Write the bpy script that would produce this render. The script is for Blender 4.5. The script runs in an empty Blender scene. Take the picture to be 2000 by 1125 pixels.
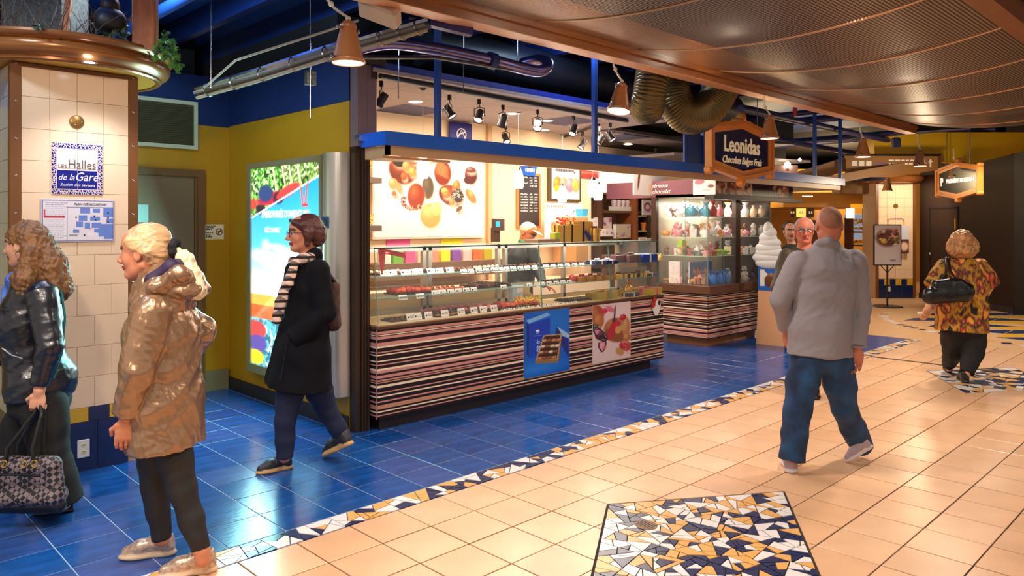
import bpy, math, random
import numpy as np
from mathutils import Vector, Matrix
R = random.Random(7)
scene = bpy.context.scene
COL = scene.collection
# ------------------------------------------------------------------ camera
F, Y0, YAW, CH = 1463.5, 438.4, math.radians(45.61), 1.6
CA, SA = math.cos(YAW), math.sin(YAW)
cam = bpy.data.cameras.new('camera'); camo = bpy.data.objects.new('camera', cam); COL.objects.link(camo)
cam.sensor_width = 36; cam.lens = F / 2000 * 36; cam.shift_y = -(562.5 - Y0) / 2000
camo.location = (0, 0, CH); camo.rotation_euler = (math.pi / 2, 0, YAW - math.pi / 2)
cam.clip_start = .05; scene.camera = camo
# ------------------------------------------------------------------ world, exposure
w = bpy.data.worlds.new('mall_air'); scene.world = w; w.use_nodes = True
w.node_tree.nodes['Background'].inputs[0].default_value = (1.0, .87, .76, 1)
w.node_tree.nodes['Background'].inputs[1].default_value = .55
scene.view_settings.view_transform = 'Standard'; scene.view_settings.look = 'None'
scene.view_settings.gamma = 1; scene.view_settings.use_curve_mapping = False
scene.view_settings.exposure = .38
def lamp(kind, name, loc, energy, col=(1, .84, .66), size=.1, target=None, spot=70, blend=.6, sy=None):
    l = bpy.data.lights.new(name, kind); l.energy = energy; l.color = col
    o = bpy.data.objects.new(name, l); COL.objects.link(o); o.location = loc
    if kind == 'AREA':
        l.size = size
        if sy: l.shape = 'RECTANGLE'; l.size_y = sy
    else: l.shadow_soft_size = size
    if kind == 'SPOT': l.spot_size = math.radians(spot); l.spot_blend = blend
    if target is not None:
        o.rotation_euler = (Vector(target) - Vector(loc)).to_track_quat('-Z', 'Y').to_euler()
    return o
# unseen fill lamps added to brighten the walkway, pillar and people
for x, y, e in ((.3, 1.2, 150), (3.0, .2, 120), (3.6, 2.9, 110), (6.4, 1.9, 170), (9.6, 2.6, 200), (13.0, 3.0, 200), (7.5, -1, 110), (-.6, 3.0, 150), (.9, 2.6, 110)):
    lamp('SPOT', 'walkway_fill_lamp', (x, y, 2.86), e, (1, .86, .72), .12, (x, y, 0), 150, .9)
lamp('SPOT', 'left_fill_lamp', (.1, 2.7, 2.86), 105, (1, .86, .7), .08, (1.3, 5.4, 1.0), 85, .8)
lamp('SPOT', 'left_fill_lamp', (1.3, 2.4, 2.86), 45, (1, .88, .74), .08, (2.9, 5.6, .8), 70, .8)
# light in the shop
for x, y, e in ((4.3, 5.8, 26), (5.6, 5.8, 28), (6.9, 5.8, 27), (8.0, 6.0, 24)):
    lamp('AREA', 'shop_ceiling_lamp', (x, y, 2.78), e, (1, .85, .68), .9, (x, y, 0), sy=.5)
for x in (4.0, 5.2, 6.4):
    lamp('AREA', 'case_strip_lamp', (x, 5.02, 1.38), 4, (1, .92, .8), 1.1, (x, 5.25, .6), sy=.04)
lamp('AREA', 'kiosk_lamp', (9.3, 5.55, 1.93), 30, (1, .92, .84), 1.1, (9.3, 5.55, 0), sy=.5)
# service void above, unseen cool lamps added to brighten the blue deck
lamp('POINT', 'void_fill_lamp', (1.6, 5.4, 3.3), 60, (.5, .72, 1), .1)
lamp('POINT', 'void_fill_lamp', (.4, 4.6, 3.3), 50, (.55, .75, 1), .1)
lamp('POINT', 'void_fill_lamp', (5.6, 4.6, 3.4), 40, (.55, .75, 1), .1)
# bakery beyond
for p, e in (((17, 9, 2.6), 160), ((20, 8, 2.6), 160), ((14, 7, 2.5), 90)):
    lamp('POINT', 'bakery_lamp', p, e, (1, .72, .38), .3)
lamp('POINT', 'far_sign_fill_lamp', (12.6, 3.9, 2.25), 26, (1, .78, .52), .1)  # unseen lamp added to lighten the wayfinding board
lamp('SPOT', 'far_pillar_fill_lamp', (16.6, 4.9, 2.6), 90, (1, .8, .6), .06, (17.5, 5.8, 1.2), 120, .8)  # unseen spot added to brighten the far pillar tiles
lamp('SPOT', 'pillar_spot_lamp', (1.45, 5.05, 2.55), 26, (.95, .93, 1), .04, (1.4, 5.35, 0), 110, .8)
# cool daylight-like glow of the advertising case
lamp('AREA', 'light_case_lamp', (3.0, 5.9, 1.25), 85, (.38, .95, .92), 1.1, (0, 5.3, .2), sy=1.7)
# ------------------------------------------------------------------ helpers
def lin(c):
    return tuple((v / 12.92 if v <= .04045 else ((v + .055) / 1.055) ** 2.4) for v in [x / 255 for x in c])
def at(px, py, d):
    u, v = (px - 1000) / F * d, (Y0 - py) / F * d
    return Vector((d * CA + u * SA, d * SA - u * CA, CH + v))
def ray(px, py):
    u, v = (px - 1000) / F, (Y0 - py) / F
    return Vector((CA + u * SA, SA - u * CA, v))
def onz(px, py, z=0): r = ray(px, py); return Vector((0, 0, CH)) + r * ((z - CH) / r.z)
def ony(px, py, y): r = ray(px, py); return Vector((0, 0, CH)) + r * (y / r.y)
def onx(px, py, x): r = ray(px, py); return Vector((0, 0, CH)) + r * (x / r.x)
def proj(p):
    d = p[0] * CA + p[1] * SA; l = p[0] * SA - p[1] * CA
    if d < .05: return None
    return 1000 + F * l / d, Y0 - F * (p[2] - CH) / d, d
MATS = {}
def mat(name, col, rough=.5, metal=0, emit=0, bump=0, bscale=30, vary=0, vscale=6, alpha=None, trans=0, coat=0, spec=None, stretch=None, detail=3, col2=None):
    if name in MATS: return MATS[name]
    m = bpy.data.materials.new(name); m.use_nodes = True; nt = m.node_tree; b = nt.nodes['Principled BSDF']
    c = lin(col) + (1,)
    b.inputs['Base Color'].default_value = c; b.inputs['Roughness'].default_value = rough; b.inputs['Metallic'].default_value = metal
    if spec is not None: b.inputs['Specular IOR Level'].default_value = spec
    if coat: b.inputs['Coat Weight'].default_value = coat; b.inputs['Coat Roughness'].default_value = .08
    if emit: b.inputs['Emission Color'].default_value = c; b.inputs['Emission Strength'].default_value = emit
    if trans: b.inputs['Transmission Weight'].default_value = trans
    if alpha is not None: b.inputs['Alpha'].default_value = alpha
    if bump or vary:
        tc = nt.nodes.new('ShaderNodeTexCoord'); src = tc.outputs['Object']
        if stretch:
            mp = nt.nodes.new('ShaderNodeMapping'); mp.inputs['Scale'].default_value = stretch
            nt.links.new(src, mp.inputs[0]); src = mp.outputs[0]
    if vary:
        n = nt.nodes.new('ShaderNodeTexNoise'); n.inputs['Scale'].default_value = vscale; n.inputs['Detail'].default_value = detail
        nt.links.new(src, n.inputs['Vector'])
        r = nt.nodes.new('ShaderNodeValToRGB'); r.color_ramp.elements[0].position = .3; r.color_ramp.elements[1].position = .7
        lo = lin(col2) if col2 else tuple(v * (1 - vary) for v in c[:3]); hi = c[:3] if col2 else tuple(min(1, v * (1 + vary)) for v in c[:3])
        r.color_ramp.elements[0].color = lo + (1,); r.color_ramp.elements[1].color = hi + (1,)
        nt.links.new(n.outputs['Fac'], r.inputs[0]); nt.links.new(r.outputs[0], b.inputs['Base Color'])
        if emit: nt.links.new(r.outputs[0], b.inputs['Emission Color'])
    if bump:
        n2 = nt.nodes.new('ShaderNodeTexNoise'); n2.inputs['Scale'].default_value = bscale; n2.inputs['Detail'].default_value = 3
        nt.links.new(src, n2.inputs['Vector'])
        bp = nt.nodes.new('ShaderNodeBump'); bp.inputs['Strength'].default_value = min(1, bump); bp.inputs['Distance'].default_value = .01
        nt.links.new(n2.outputs['Fac'], bp.inputs['Height']); nt.links.new(bp.outputs[0], b.inputs['Normal'])
    MATS[name] = m; return m
def print_mat(name, rough=.45, emit=0):
    if name in MATS: return MATS[name]
    m = bpy.data.materials.new(name); m.use_nodes = True; nt = m.node_tree; b = nt.nodes['Principled BSDF']
    a = nt.nodes.new('ShaderNodeVertexColor'); a.layer_name = 'ink'
    nt.links.new(a.outputs[0], b.inputs['Base Color']); b.inputs['Roughness'].default_value = rough
    if emit: nt.links.new(a.outputs[0], b.inputs['Emission Color']); b.inputs['Emission Strength'].default_value = emit
    MATS[name] = m; return m
def tag(o, label=None, cat=None, group=None, kind=None):
    if label: o['label'] = label
    if cat: o['category'] = cat
    if group: o['group'] = group
    if kind: o['kind'] = kind
    return o
def worldloc(o):
    v = Vector((0, 0, 0))
    while o is not None: v += o.location; o = o.parent
    return v
def thing(name, loc, label, cat, group=None):
    o = bpy.data.objects.new(name, None); COL.objects.link(o); o.location = loc; o.empty_display_size = .1
    return tag(o, label, cat, group)
def frame(o, x=(1, 0, 0), y=None, z=(0, 0, 1)):
    x = Vector(x).normalized(); z = Vector(z).normalized()
    y = z.cross(x).normalized() if y is None else Vector(y).normalized()
    m = Matrix((x, y, z)).transposed().to_4x4(); m.translation = Vector(o); return m
class MB:
    def __init__(s, M=None): s.v = []; s.f = []; s.m = []; s.M = M
    def add(s, vs, fs, mi=0, M=None):
        n = len(s.v)
        for p in vs:
            p = Vector(p)
            if M is not None: p = M @ p
            if s.M is not None: p = s.M @ p
            s.v.append(tuple(p))
        for f in fs: s.f.append([i + n for i in f]); s.m.append(mi)
        return s
    def box(s, a, b, mi=0, M=None):
        x0, y0, z0 = a; x1, y1, z1 = b
        return s.add([(x0, y0, z0), (x1, y0, z0), (x1, y1, z0), (x0, y1, z0), (x0, y0, z1), (x1, y0, z1), (x1, y1, z1), (x0, y1, z1)],
              [(0, 3, 2, 1), (4, 5, 6, 7), (0, 1, 5, 4), (1, 2, 6, 5), (2, 3, 7, 6), (3, 0, 4, 7)], mi, M)
    def bbox(s, a, b, r=.005, mi=0, M=None):   # box with chamfered vertical and top edges
        x0, y0, z0 = a; x1, y1, z1 = b
        P = [(x0 + r, y0), (x1 - r, y0), (x1, y0 + r), (x1, y1 - r), (x1 - r, y1), (x0 + r, y1), (x0, y1 - r), (x0, y0 + r)]
        cx, cy = (x0 + x1) / 2, (y0 + y1) / 2
        sx, sy = 1 - 2 * r / max(1e-6, (x1 - x0)), 1 - 2 * r / max(1e-6, (y1 - y0))
        Q = [(cx + (p[0] - cx) * sx, cy + (p[1] - cy) * sy) for p in P]
        vs = [(p[0], p[1], z0) for p in P] + [(p[0], p[1], z1 - r) for p in P] + [(p[0], p[1], z1) for p in Q]
        fs = [tuple(range(7, -1, -1)), tuple(range(16, 24))]
        for k in (0, 8):
            for i in range(8): j = (i + 1) % 8; fs.append((k + i, k + j, k + 8 + j, k + 8 + i))
        return s.add(vs, fs, mi, M)
    def prism(s, poly, z0, z1, mi=0, M=None, side=None):
        n = len(poly)
        vs = [(p[0], p[1], z0) for p in poly] + [(p[0], p[1], z1) for p in poly]
        s.add(vs, [tuple(range(n, 2 * n)), tuple(range(n - 1, -1, -1))], mi, M)
        k = len(s.v) - 2 * n
        for i in range(n):
            j = (i + 1) % n; s.f.append([k + i, k + j, k + n + j, k + n + i]); s.m.append(mi if side is None else side)
        return s
    def tube(s, pts, r, n=10, mi=0, caps=True, close=False):
        pts = [Vector(p) for p in pts]; rs = r if isinstance(r, (list, tuple)) else [r] * len(pts)
        k0 = len(s.v); up = None; N = len(pts)
        vs = []
        for i, p in enumerate(pts):
            if close: t = (pts[(i + 1) % N] - pts[i - 1])
            else: t = (pts[min(i + 1, N - 1)] - pts[max(i - 1, 0)])
            t = t.normalized() if t.length > 1e-9 else Vector((0, 0, 1))
            if up is None: up = Vector((0, 0, 1)) if abs(t.z) < .9 else Vector((1, 0, 0))
            a = t.cross(up); a = a.normalized() if a.length > 1e-6 else Vector((1, 0, 0)); b = a.cross(t).normalized(); up = b
            for j in range(n):
                q = 2 * math.pi * j / n; vs.append(p + (a * math.cos(q) + b * math.sin(q)) * rs[i])
        fs = []
        for i in range(N if close else N - 1):
            for j in range(n):
                a0, b0 = i * n + j, i * n + (j + 1) % n; i2 = (i + 1) % N
                fs.append((a0, b0, i2 * n + (j + 1) % n, i2 * n + j))
        if caps and not close: fs.append(tuple(range(n - 1, -1, -1))); fs.append(tuple(range((N - 1) * n, N * n)))
        return s.add(vs, fs, mi)
    def lathe(s, prof, c=(0, 0, 0), n=24, mi=0, M=None, a0=0, a1=2 * math.pi, sx=1, sy=1):
        full = abs(a1 - a0 - 2 * math.pi) < 1e-6; m = n if full else n + 1; vs = []
        for i in range(m):
            q = a0 + (a1 - a0) * i / n
            for r_, z in prof: vs.append((c[0] + r_ * math.cos(q) * sx, c[1] + r_ * math.sin(q) * sy, c[2] + z))
        fs = []; L = len(prof)
        for i in range(n):
            i2 = (i + 1) % m
            for j in range(L - 1):
                fs.append((i * L + j, i2 * L + j, i2 * L + j + 1, i * L + j + 1))
        return s.add(vs, fs, mi, M)
    def ball(s, c, r, n=10, mi=0, M=None, k=6):
        r = (r, r, r) if not isinstance(r, (tuple, list)) else r
        vs = [(c[0], c[1], c[2] - r[2])]; fs = []
        for i in range(1, k):
            q = math.pi * i / k
            for j in range(n):
                a = 2 * math.pi * j / n
                vs.append((c[0] + r[0] * math.sin(q) * math.cos(a), c[1] + r[1] * math.sin(q) * math.sin(a), c[2] - r[2] * math.cos(q)))
        vs.append((c[0], c[1], c[2] + r[2])); T = len(vs) - 1
        for j in range(n): fs.append((0, 1 + (j + 1) % n, 1 + j)); fs.append((T, T - n + j, T - n + (j + 1) % n))
        for i in range(k - 2):
            for j in range(n):
                a, b = 1 + i * n + j, 1 + i * n + (j + 1) % n; fs.append((a, b, b + n, a + n))
        return s.add(vs, fs, mi, M)
    def quad(s, a, b, c, d, mi=0): return s.add([a, b, c, d], [(0, 1, 2, 3)], mi)
    def build(s, name, mats, parent=None, smooth=False, origin=None):
        me = bpy.data.meshes.new(name)
        if not isinstance(mats, (list, tuple)): mats = [mats]
        if parent is not None: off = worldloc(parent)
        elif origin is not None: off = Vector(origin)
        else:
            a = np.array(s.v); off = Vector(((a[:, 0].min() + a[:, 0].max()) / 2, (a[:, 1].min() + a[:, 1].max()) / 2, a[:, 2].min()))
        me.from_pydata([tuple(Vector(p) - off) for p in s.v], [], s.f)
        for m in mats: me.materials.append(m)
        me.polygons.foreach_set('material_index', s.m)
        if smooth: me.polygons.foreach_set('use_smooth', [True] * len(me.polygons))
        me.update()
        if smooth is True or smooth == 1: 
            try: me.set_sharp_from_angle(angle=math.radians(40))
            except Exception: pass
        o = bpy.data.objects.new(name, me); COL.objects.link(o)
        if parent is not None: o.parent = parent
        else: o.location = off
        return o
def inst(me_obj, name, parent, loc, rotz=0):
    o = bpy.data.objects.new(name, me_obj.data); COL.objects.link(o); o.parent = parent; o.location = loc; o.rotation_euler[2] = rotz; return o
def copy_tree(o, parent=None):
    c = o.copy(); COL.objects.link(c); c.parent = parent
    for ch in [x for x in o.children]: copy_tree(ch, c)
    return c
def dup(o, loc, rz=None, label=None, group=None, scale=None):
    c = copy_tree(o); c.location = loc
    if rz is not None: c.rotation_euler[2] = rz
    if label: c['label'] = label
    if group: c['group'] = group
    if scale: c.scale = scale if isinstance(scale, (tuple, list)) else (scale,) * 3
    return c
ORD = ['first', 'second', 'third', 'fourth', 'fifth', 'sixth', 'seventh', 'eighth', 'ninth', 'tenth', 'eleventh', 'twelfth', 'thirteenth', 'fourteenth', 'fifteenth', 'sixteenth', 'seventeenth', 'eighteenth', 'nineteenth', 'twentieth']
def text(s, o, x, z, size, m, parent, name='lettering', align='CENTER', shear=0, extrude=.002, sx=1, bold=0):
    cu = bpy.data.curves.new(name, 'FONT'); cu.body = s; cu.size = size; cu.align_x = align; cu.extrude = extrude; cu.shear = shear; cu.offset = bold
    cu.resolution_u = 2
    t = bpy.data.objects.new('t', cu); me = bpy.data.meshes.new_from_object(t)
    x = Vector(x).normalized(); z = Vector(z).normalized(); y = x.cross(z)
    M = Matrix((x * sx, z, y * 1)).transposed().to_4x4(); M.translation = Vector(o) - worldloc(parent)
    me.transform(M); me.materials.clear(); me.materials.append(m); me.name = name
    ob = bpy.data.objects.new(name, me); COL.objects.link(ob); ob.parent = parent
    bpy.data.objects.remove(t); bpy.data.curves.remove(cu); return ob
# flat prints painted on a fine grid of coloured vertices
class Canvas:
    def __init__(s, nx, ny, col):
        s.nx, s.ny = nx, ny; s.a = np.ones((ny + 1, nx + 1, 3)) * np.array(col) / 255.
        s.U, s.V = np.meshgrid(np.linspace(0, 1, nx + 1), np.linspace(0, 1, ny + 1)); s.asp = nx / ny
    def put(s, mask, col, k=1.0):
        m = np.clip(mask, 0, 1)[..., None] * k; s.a = s.a * (1 - m) + m * np.array(col) / 255.
    def ell(s, cx, cy, rx, ry, col, ang=0, soft=.08, col2=None):
        c, q = math.cos(ang), math.sin(ang); x = (s.U - cx) * s.asp; y = s.V - cy
        a = (x * c + y * q) / (rx * s.asp if False else rx); b = (-x * q + y * c) / ry; d = np.sqrt(a * a + b * b)
        m = np.clip((1 - d) / soft, 0, 1); s.put(m, col)
        if col2 is not None:
            d2 = np.sqrt((a + .3) ** 2 + (b - .35) ** 2); s.put(m * np.clip(1 - d2 / .75, 0, 1), col2, .9)
    def rect(s, x0, y0, x1, y1, col, soft=None):
        s.put(((s.U >= x0) & (s.U <= x1) & (s.V >= y0) & (s.V <= y1)).astype(float), col)
    def poly(s, pts, col):
        m = np.zeros(s.U.shape, bool); n = len(pts)
        for i in range(n):
            (x1, y1), (x2, y2) = pts[i], pts[(i + 1) % n]
            if y1 == y2: continue
            c = ((s.V > min(y1, y2)) & (s.V <= max(y1, y2)) & (s.U < (s.V - y1) * (x2 - x1) / (y2 - y1) + x1)); m ^= c
        s.put(m.astype(float), col)
    def noise(s, amp, fx, fy, seed=0, mask=None, col=None, thr=None):
        r = np.random.RandomState(seed); n = np.zeros(s.U.shape)
        for k in range(6):
            a, b, p = r.uniform(-1, 1) * fx, r.uniform(-1, 1) * fy, r.uniform(0, 6.3)
            n += np.sin(s.U * a + s.V * b + p + 2 * np.sin(s.V * fy * .3 + p) + 2 * np.sin(s.U * fx * .3))
        n /= 3
        if col is None: s.a = np.clip(s.a * (1 + amp * n[..., None]), 0, 1)
        else:
            m = (n > thr).astype(float)
            if mask is not None: m = m * mask
            s.put(m, col, amp)
        return n
    def build(s, name, o, x, z, w, h, parent, m, curve=None):
        o = Vector(o) - worldloc(parent) if parent else Vector(o); x = Vector(x).normalized(); z = Vector(z).normalized()
        P = np.array(o) + s.U[..., None] * np.array(x) * w + s.V[..., None] * np.array(z) * h
        if curve is not None: P = curve(P, s.U, s.V)
        P = P.reshape(-1, 3); nx, ny = s.nx, s.ny
        i = np.arange(ny)[:, None] * (nx + 1) + np.arange(nx)[None]
        q = np.stack([i, i + 1, i + nx + 2, i + nx + 1], -1).reshape(-1, 4)
        me = npmesh(name, P, q); ca = me.color_attributes.new('ink', 'FLOAT_COLOR', 'POINT')
        a = np.clip(s.a.reshape(-1, 3), 0, 1); a = np.where(a <= .04045, a / 12.92, ((a + .055) / 1.055) ** 2.4)
        ca.data.foreach_set('color', np.concatenate([a, np.ones((len(a), 1))], 1).astype(np.float32).ravel())
        me.materials.append(m); ob = bpy.data.objects.new(name, me); COL.objects.link(ob)
        if parent: ob.parent = parent
        return ob
def npmesh(name, V, Q):
    me = bpy.data.meshes.new(name); me.vertices.add(len(V)); me.vertices.foreach_set('co', np.asarray(V, np.float32).ravel())
    n = Q.shape[1]; me.loops.add(Q.size); me.loops.foreach_set('vertex_index', Q.astype(np.int32).ravel())
    me.polygons.add(len(Q)); me.polygons.foreach_set('loop_start', np.arange(0, Q.size, n, dtype=np.int32))
    me.polygons.foreach_set('loop_total', np.full(len(Q), n, np.int32)); me.update(calc_edges=True); me.validate(); return me
# convex polygon tools
def clip(poly, n, d):   # keep points with n.p <= d
    out = []; L = len(poly)
    for i in range(L):
        a, b = poly[i], poly[(i + 1) % L]; da = n[0] * a[0] + n[1] * a[1] - d; db = n[0] * b[0] + n[1] * b[1] - d
        if da <= 0: out.append(a)
        if (da < 0 < db) or (db < 0 < da): t = da / (da - db); out.append((a[0] + (b[0] - a[0]) * t, a[1] + (b[1] - a[1]) * t))
    return out
def area(p): return .5 * sum(p[i][0] * p[(i + 1) % len(p)][1] - p[(i + 1) % len(p)][0] * p[i][1] for i in range(len(p))) if len(p) > 2 else 0
def shatter(poly, target, rng, out):
    A = abs(area(poly))
    if A < target * rng.uniform(.7, 2.1): out.append(poly); return
    cx = sum(p[0] for p in poly) / len(poly); cy = sum(p[1] for p in poly) / len(poly)
    best = max(((poly[i][0] - poly[j][0]) ** 2 + (poly[i][1] - poly[j][1]) ** 2, i, j) for i in range(len(poly)) for j in range(i))
    i, j = best[1:]; a = math.atan2(poly[i][1] - poly[j][1], poly[i][0] - poly[j][0]) + rng.uniform(-.55, .55)
    n = (math.cos(a), math.sin(a)); t = rng.uniform(-.16, .16) * math.sqrt(best[0]); d = n[0] * cx + n[1] * cy + t
    for q in (clip(poly, n, d), clip(poly, (-n[0], -n[1]), -d)):
        if len(q) > 2: shatter(q, target, rng, out)
def inset(poly, g):
    if area(poly) < 0: poly = poly[::-1]
    q = poly
    for i in range(len(poly)):
        a, b = poly[i], poly[(i + 1) % len(poly)]; dx, dy = b[0] - a[0], b[1] - a[1]; L = math.hypot(dx, dy)
        if L < 1e-6: continue
        n = (dy / L, -dx / L); q = clip(q, n, n[0] * a[0] + n[1] * a[1] - g)
        if len(q) < 3: return []
    return q
# ------------------------------------------------------------------ materials
M = dict(
 beige=mat('beige_floor_tile', (226, 178, 138), .28, bump=.05, bscale=60, vary=.1, vscale=3.0),
 beige2=mat('beige_floor_tile_pale', (229, 183, 144), .26, bump=.05, bscale=60, vary=.08, vscale=3.0),
 beige3=mat('beige_floor_tile_dusky', (222, 173, 132), .3, bump=.05, bscale=60, vary=.1, vscale=3.0),
 blue=mat('blue_floor_tile', (22, 76, 146), .2, bump=.06, bscale=14, vary=.25, vscale=5, stretch=(1, 3, 1)),
 blue2=mat('blue_floor_tile_violet', (46, 78, 146), .24, bump=.06, bscale=14, vary=.22, vscale=5, stretch=(1, 3, 1)),
 blue3=mat('blue_floor_tile_deep', (16, 70, 142), .17, bump=.06, bscale=14, vary=.3, vscale=5, stretch=(1, 3, 1)),
 grout=mat('brown_grout', (46, 28, 20), .9), bgrout=mat('pale_blue_grout', (150, 172, 200), .8),
 mgrout=mat('dark_mosaic_grout', (44, 34, 36), .9),
 mw=mat('white_mosaic', (232, 224, 220), .25), my=mat('honey_mosaic', (226, 168, 92), .28), mn=mat('navy_mosaic', (38, 44, 84), .25),
 cream=mat('cream_wall_tile', (240, 208, 172), .18, vary=.04, vscale=2), cgrout=mat('wall_tile_grout', (186, 150, 116), .8),
 brown=mat('brown_painted_trim', (120, 74, 38), .35), screw=mat('steel_screw', (210, 200, 190), .25, 1),
 navy=mat('navy_wall_tile', (24, 40, 84), .2), ytile=mat('yellow_wall_tile', (214, 168, 42), .25),
 yellow=mat('yellow_wall_paint', (184, 136, 6), .55, bump=.04, bscale=80, vary=.05, vscale=1.4),
 bluewall=mat('dark_blue_wall_paint', (3, 38, 90), .6), skirt=mat('dark_skirting_tile', (40, 36, 38), .4),
 deck=mat('blue_ceiling_deck', (18, 74, 160), .6), black=mat('black_void_paint', (8, 9, 14), .8),
 wood=mat('orange_brown_wood', (154, 94, 50), .35, vary=.18, vscale=3, stretch=(1, 12, 12), bump=.05, bscale=20),
 copper=mat('copper_brown_moulding', (150, 92, 44), .25, .35),
 ltrim=mat('pale_wood_strip', (206, 166, 120), .4), beam=mat('bright_blue_beam', (4, 98, 222), .35),
 post=mat('blue_post_paint', (34, 76, 160), .35), bronze=mat('dark_bronze_frame', (74, 58, 48), .35, .6),
 creamw=mat('cream_wall_paint', (246, 216, 176), .55), doorp=mat('taupe_door_paint', (128, 104, 70), .5),
 doorf=mat('brown_door_frame', (112, 78, 38), .45), grille=mat('olive_grille', (92, 92, 62), .5, .2), gframe=mat('pale_grille_frame', (196, 204, 164), .5),
 tile=mat('grey_ceiling_panel', (164, 148, 146), .7, vary=.05, vscale=60), btile=mat('slate_blue_ceiling_panel', (62, 62, 104), .6),
 steel=mat('galvanised_steel', (150, 150, 160), .22, 1, vary=.2, vscale=8), dsteel=mat('dull_conduit_steel', (96, 92, 92), .4, .9),
 chrome=mat('chrome', (220, 220, 225), .12, 1), alu=mat('brushed_aluminium', (186, 182, 172), .35, .8),
 white=mat('white_plastic', (236, 232, 226), .4), blackp=mat('black_plastic', (18, 18, 20), .35), dark=mat('dark_brown_board', (46, 26, 22), .45),
 glow=mat('lamp_glow', (255, 240, 214), emit=14), glow2=mat('downlight_glow', (255, 235, 200), emit=9), cglow=mat('cool_lamp_glow', (220, 232, 255), emit=16),
 glass=mat('clear_glass', (235, 250, 245), .02, alpha=.09, spec=.6), gedge=mat('green_glass_edge', (110, 170, 150), .1, alpha=.8),
 shelfg=mat('glass_shelf_pane', (215, 240, 225), .05, alpha=.25), choc=mat('milk_chocolate', (110, 56, 30), .35), dchoc=mat('dark_chocolate', (52, 26, 18), .3),
 wchoc=mat('ivory_chocolate', (236, 214, 176), .4), red=mat('red_gloss', (200, 42, 36), .3), orange=mat('orange_sweets', (232, 96, 44), .35), pink=mat('pink_sweets', (232, 130, 140), .4),
 gold=mat('gold_card', (214, 164, 66), .35, .3), goldfoil=mat('gold_foil', (222, 168, 50), .25, .7), yell=mat('yellow_petals', (240, 196, 20), .5), green=mat('leaf_green', (96, 140, 40), .5),
 card=mat('white_card', (246, 240, 232), .5), ink=mat('black_ink', (22, 20, 24), .6), tray=mat('dark_tray', (48, 38, 36), .4), counter=mat('buff_counter_deck', (226, 196, 142), .35),
 purple=mat('mauve_fascia', (126, 76, 88), .5), walnut=mat('walnut_slab', (98, 62, 44), .35, vary=.12, vscale=4, stretch=(1, 10, 1)),
 wallbrown=mat('dark_brown_wall_paint', (44, 27, 20), .5, spec=.25), ochre=mat('ochre_wall', (196, 138, 40), .6), tan=mat('tan_fascia', (150, 112, 74), .55),
 lemon=mat('lemon_soffit_paint', (226, 178, 10), .5), mullion=mat('dark_walnut_mullion', (60, 36, 26), .4),
)
vis = lambda p, m=60: (lambda q: q is not None and -m < q[0] < 2000 + m and -m < q[1] < 1125 + m)(proj(p))
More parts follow.
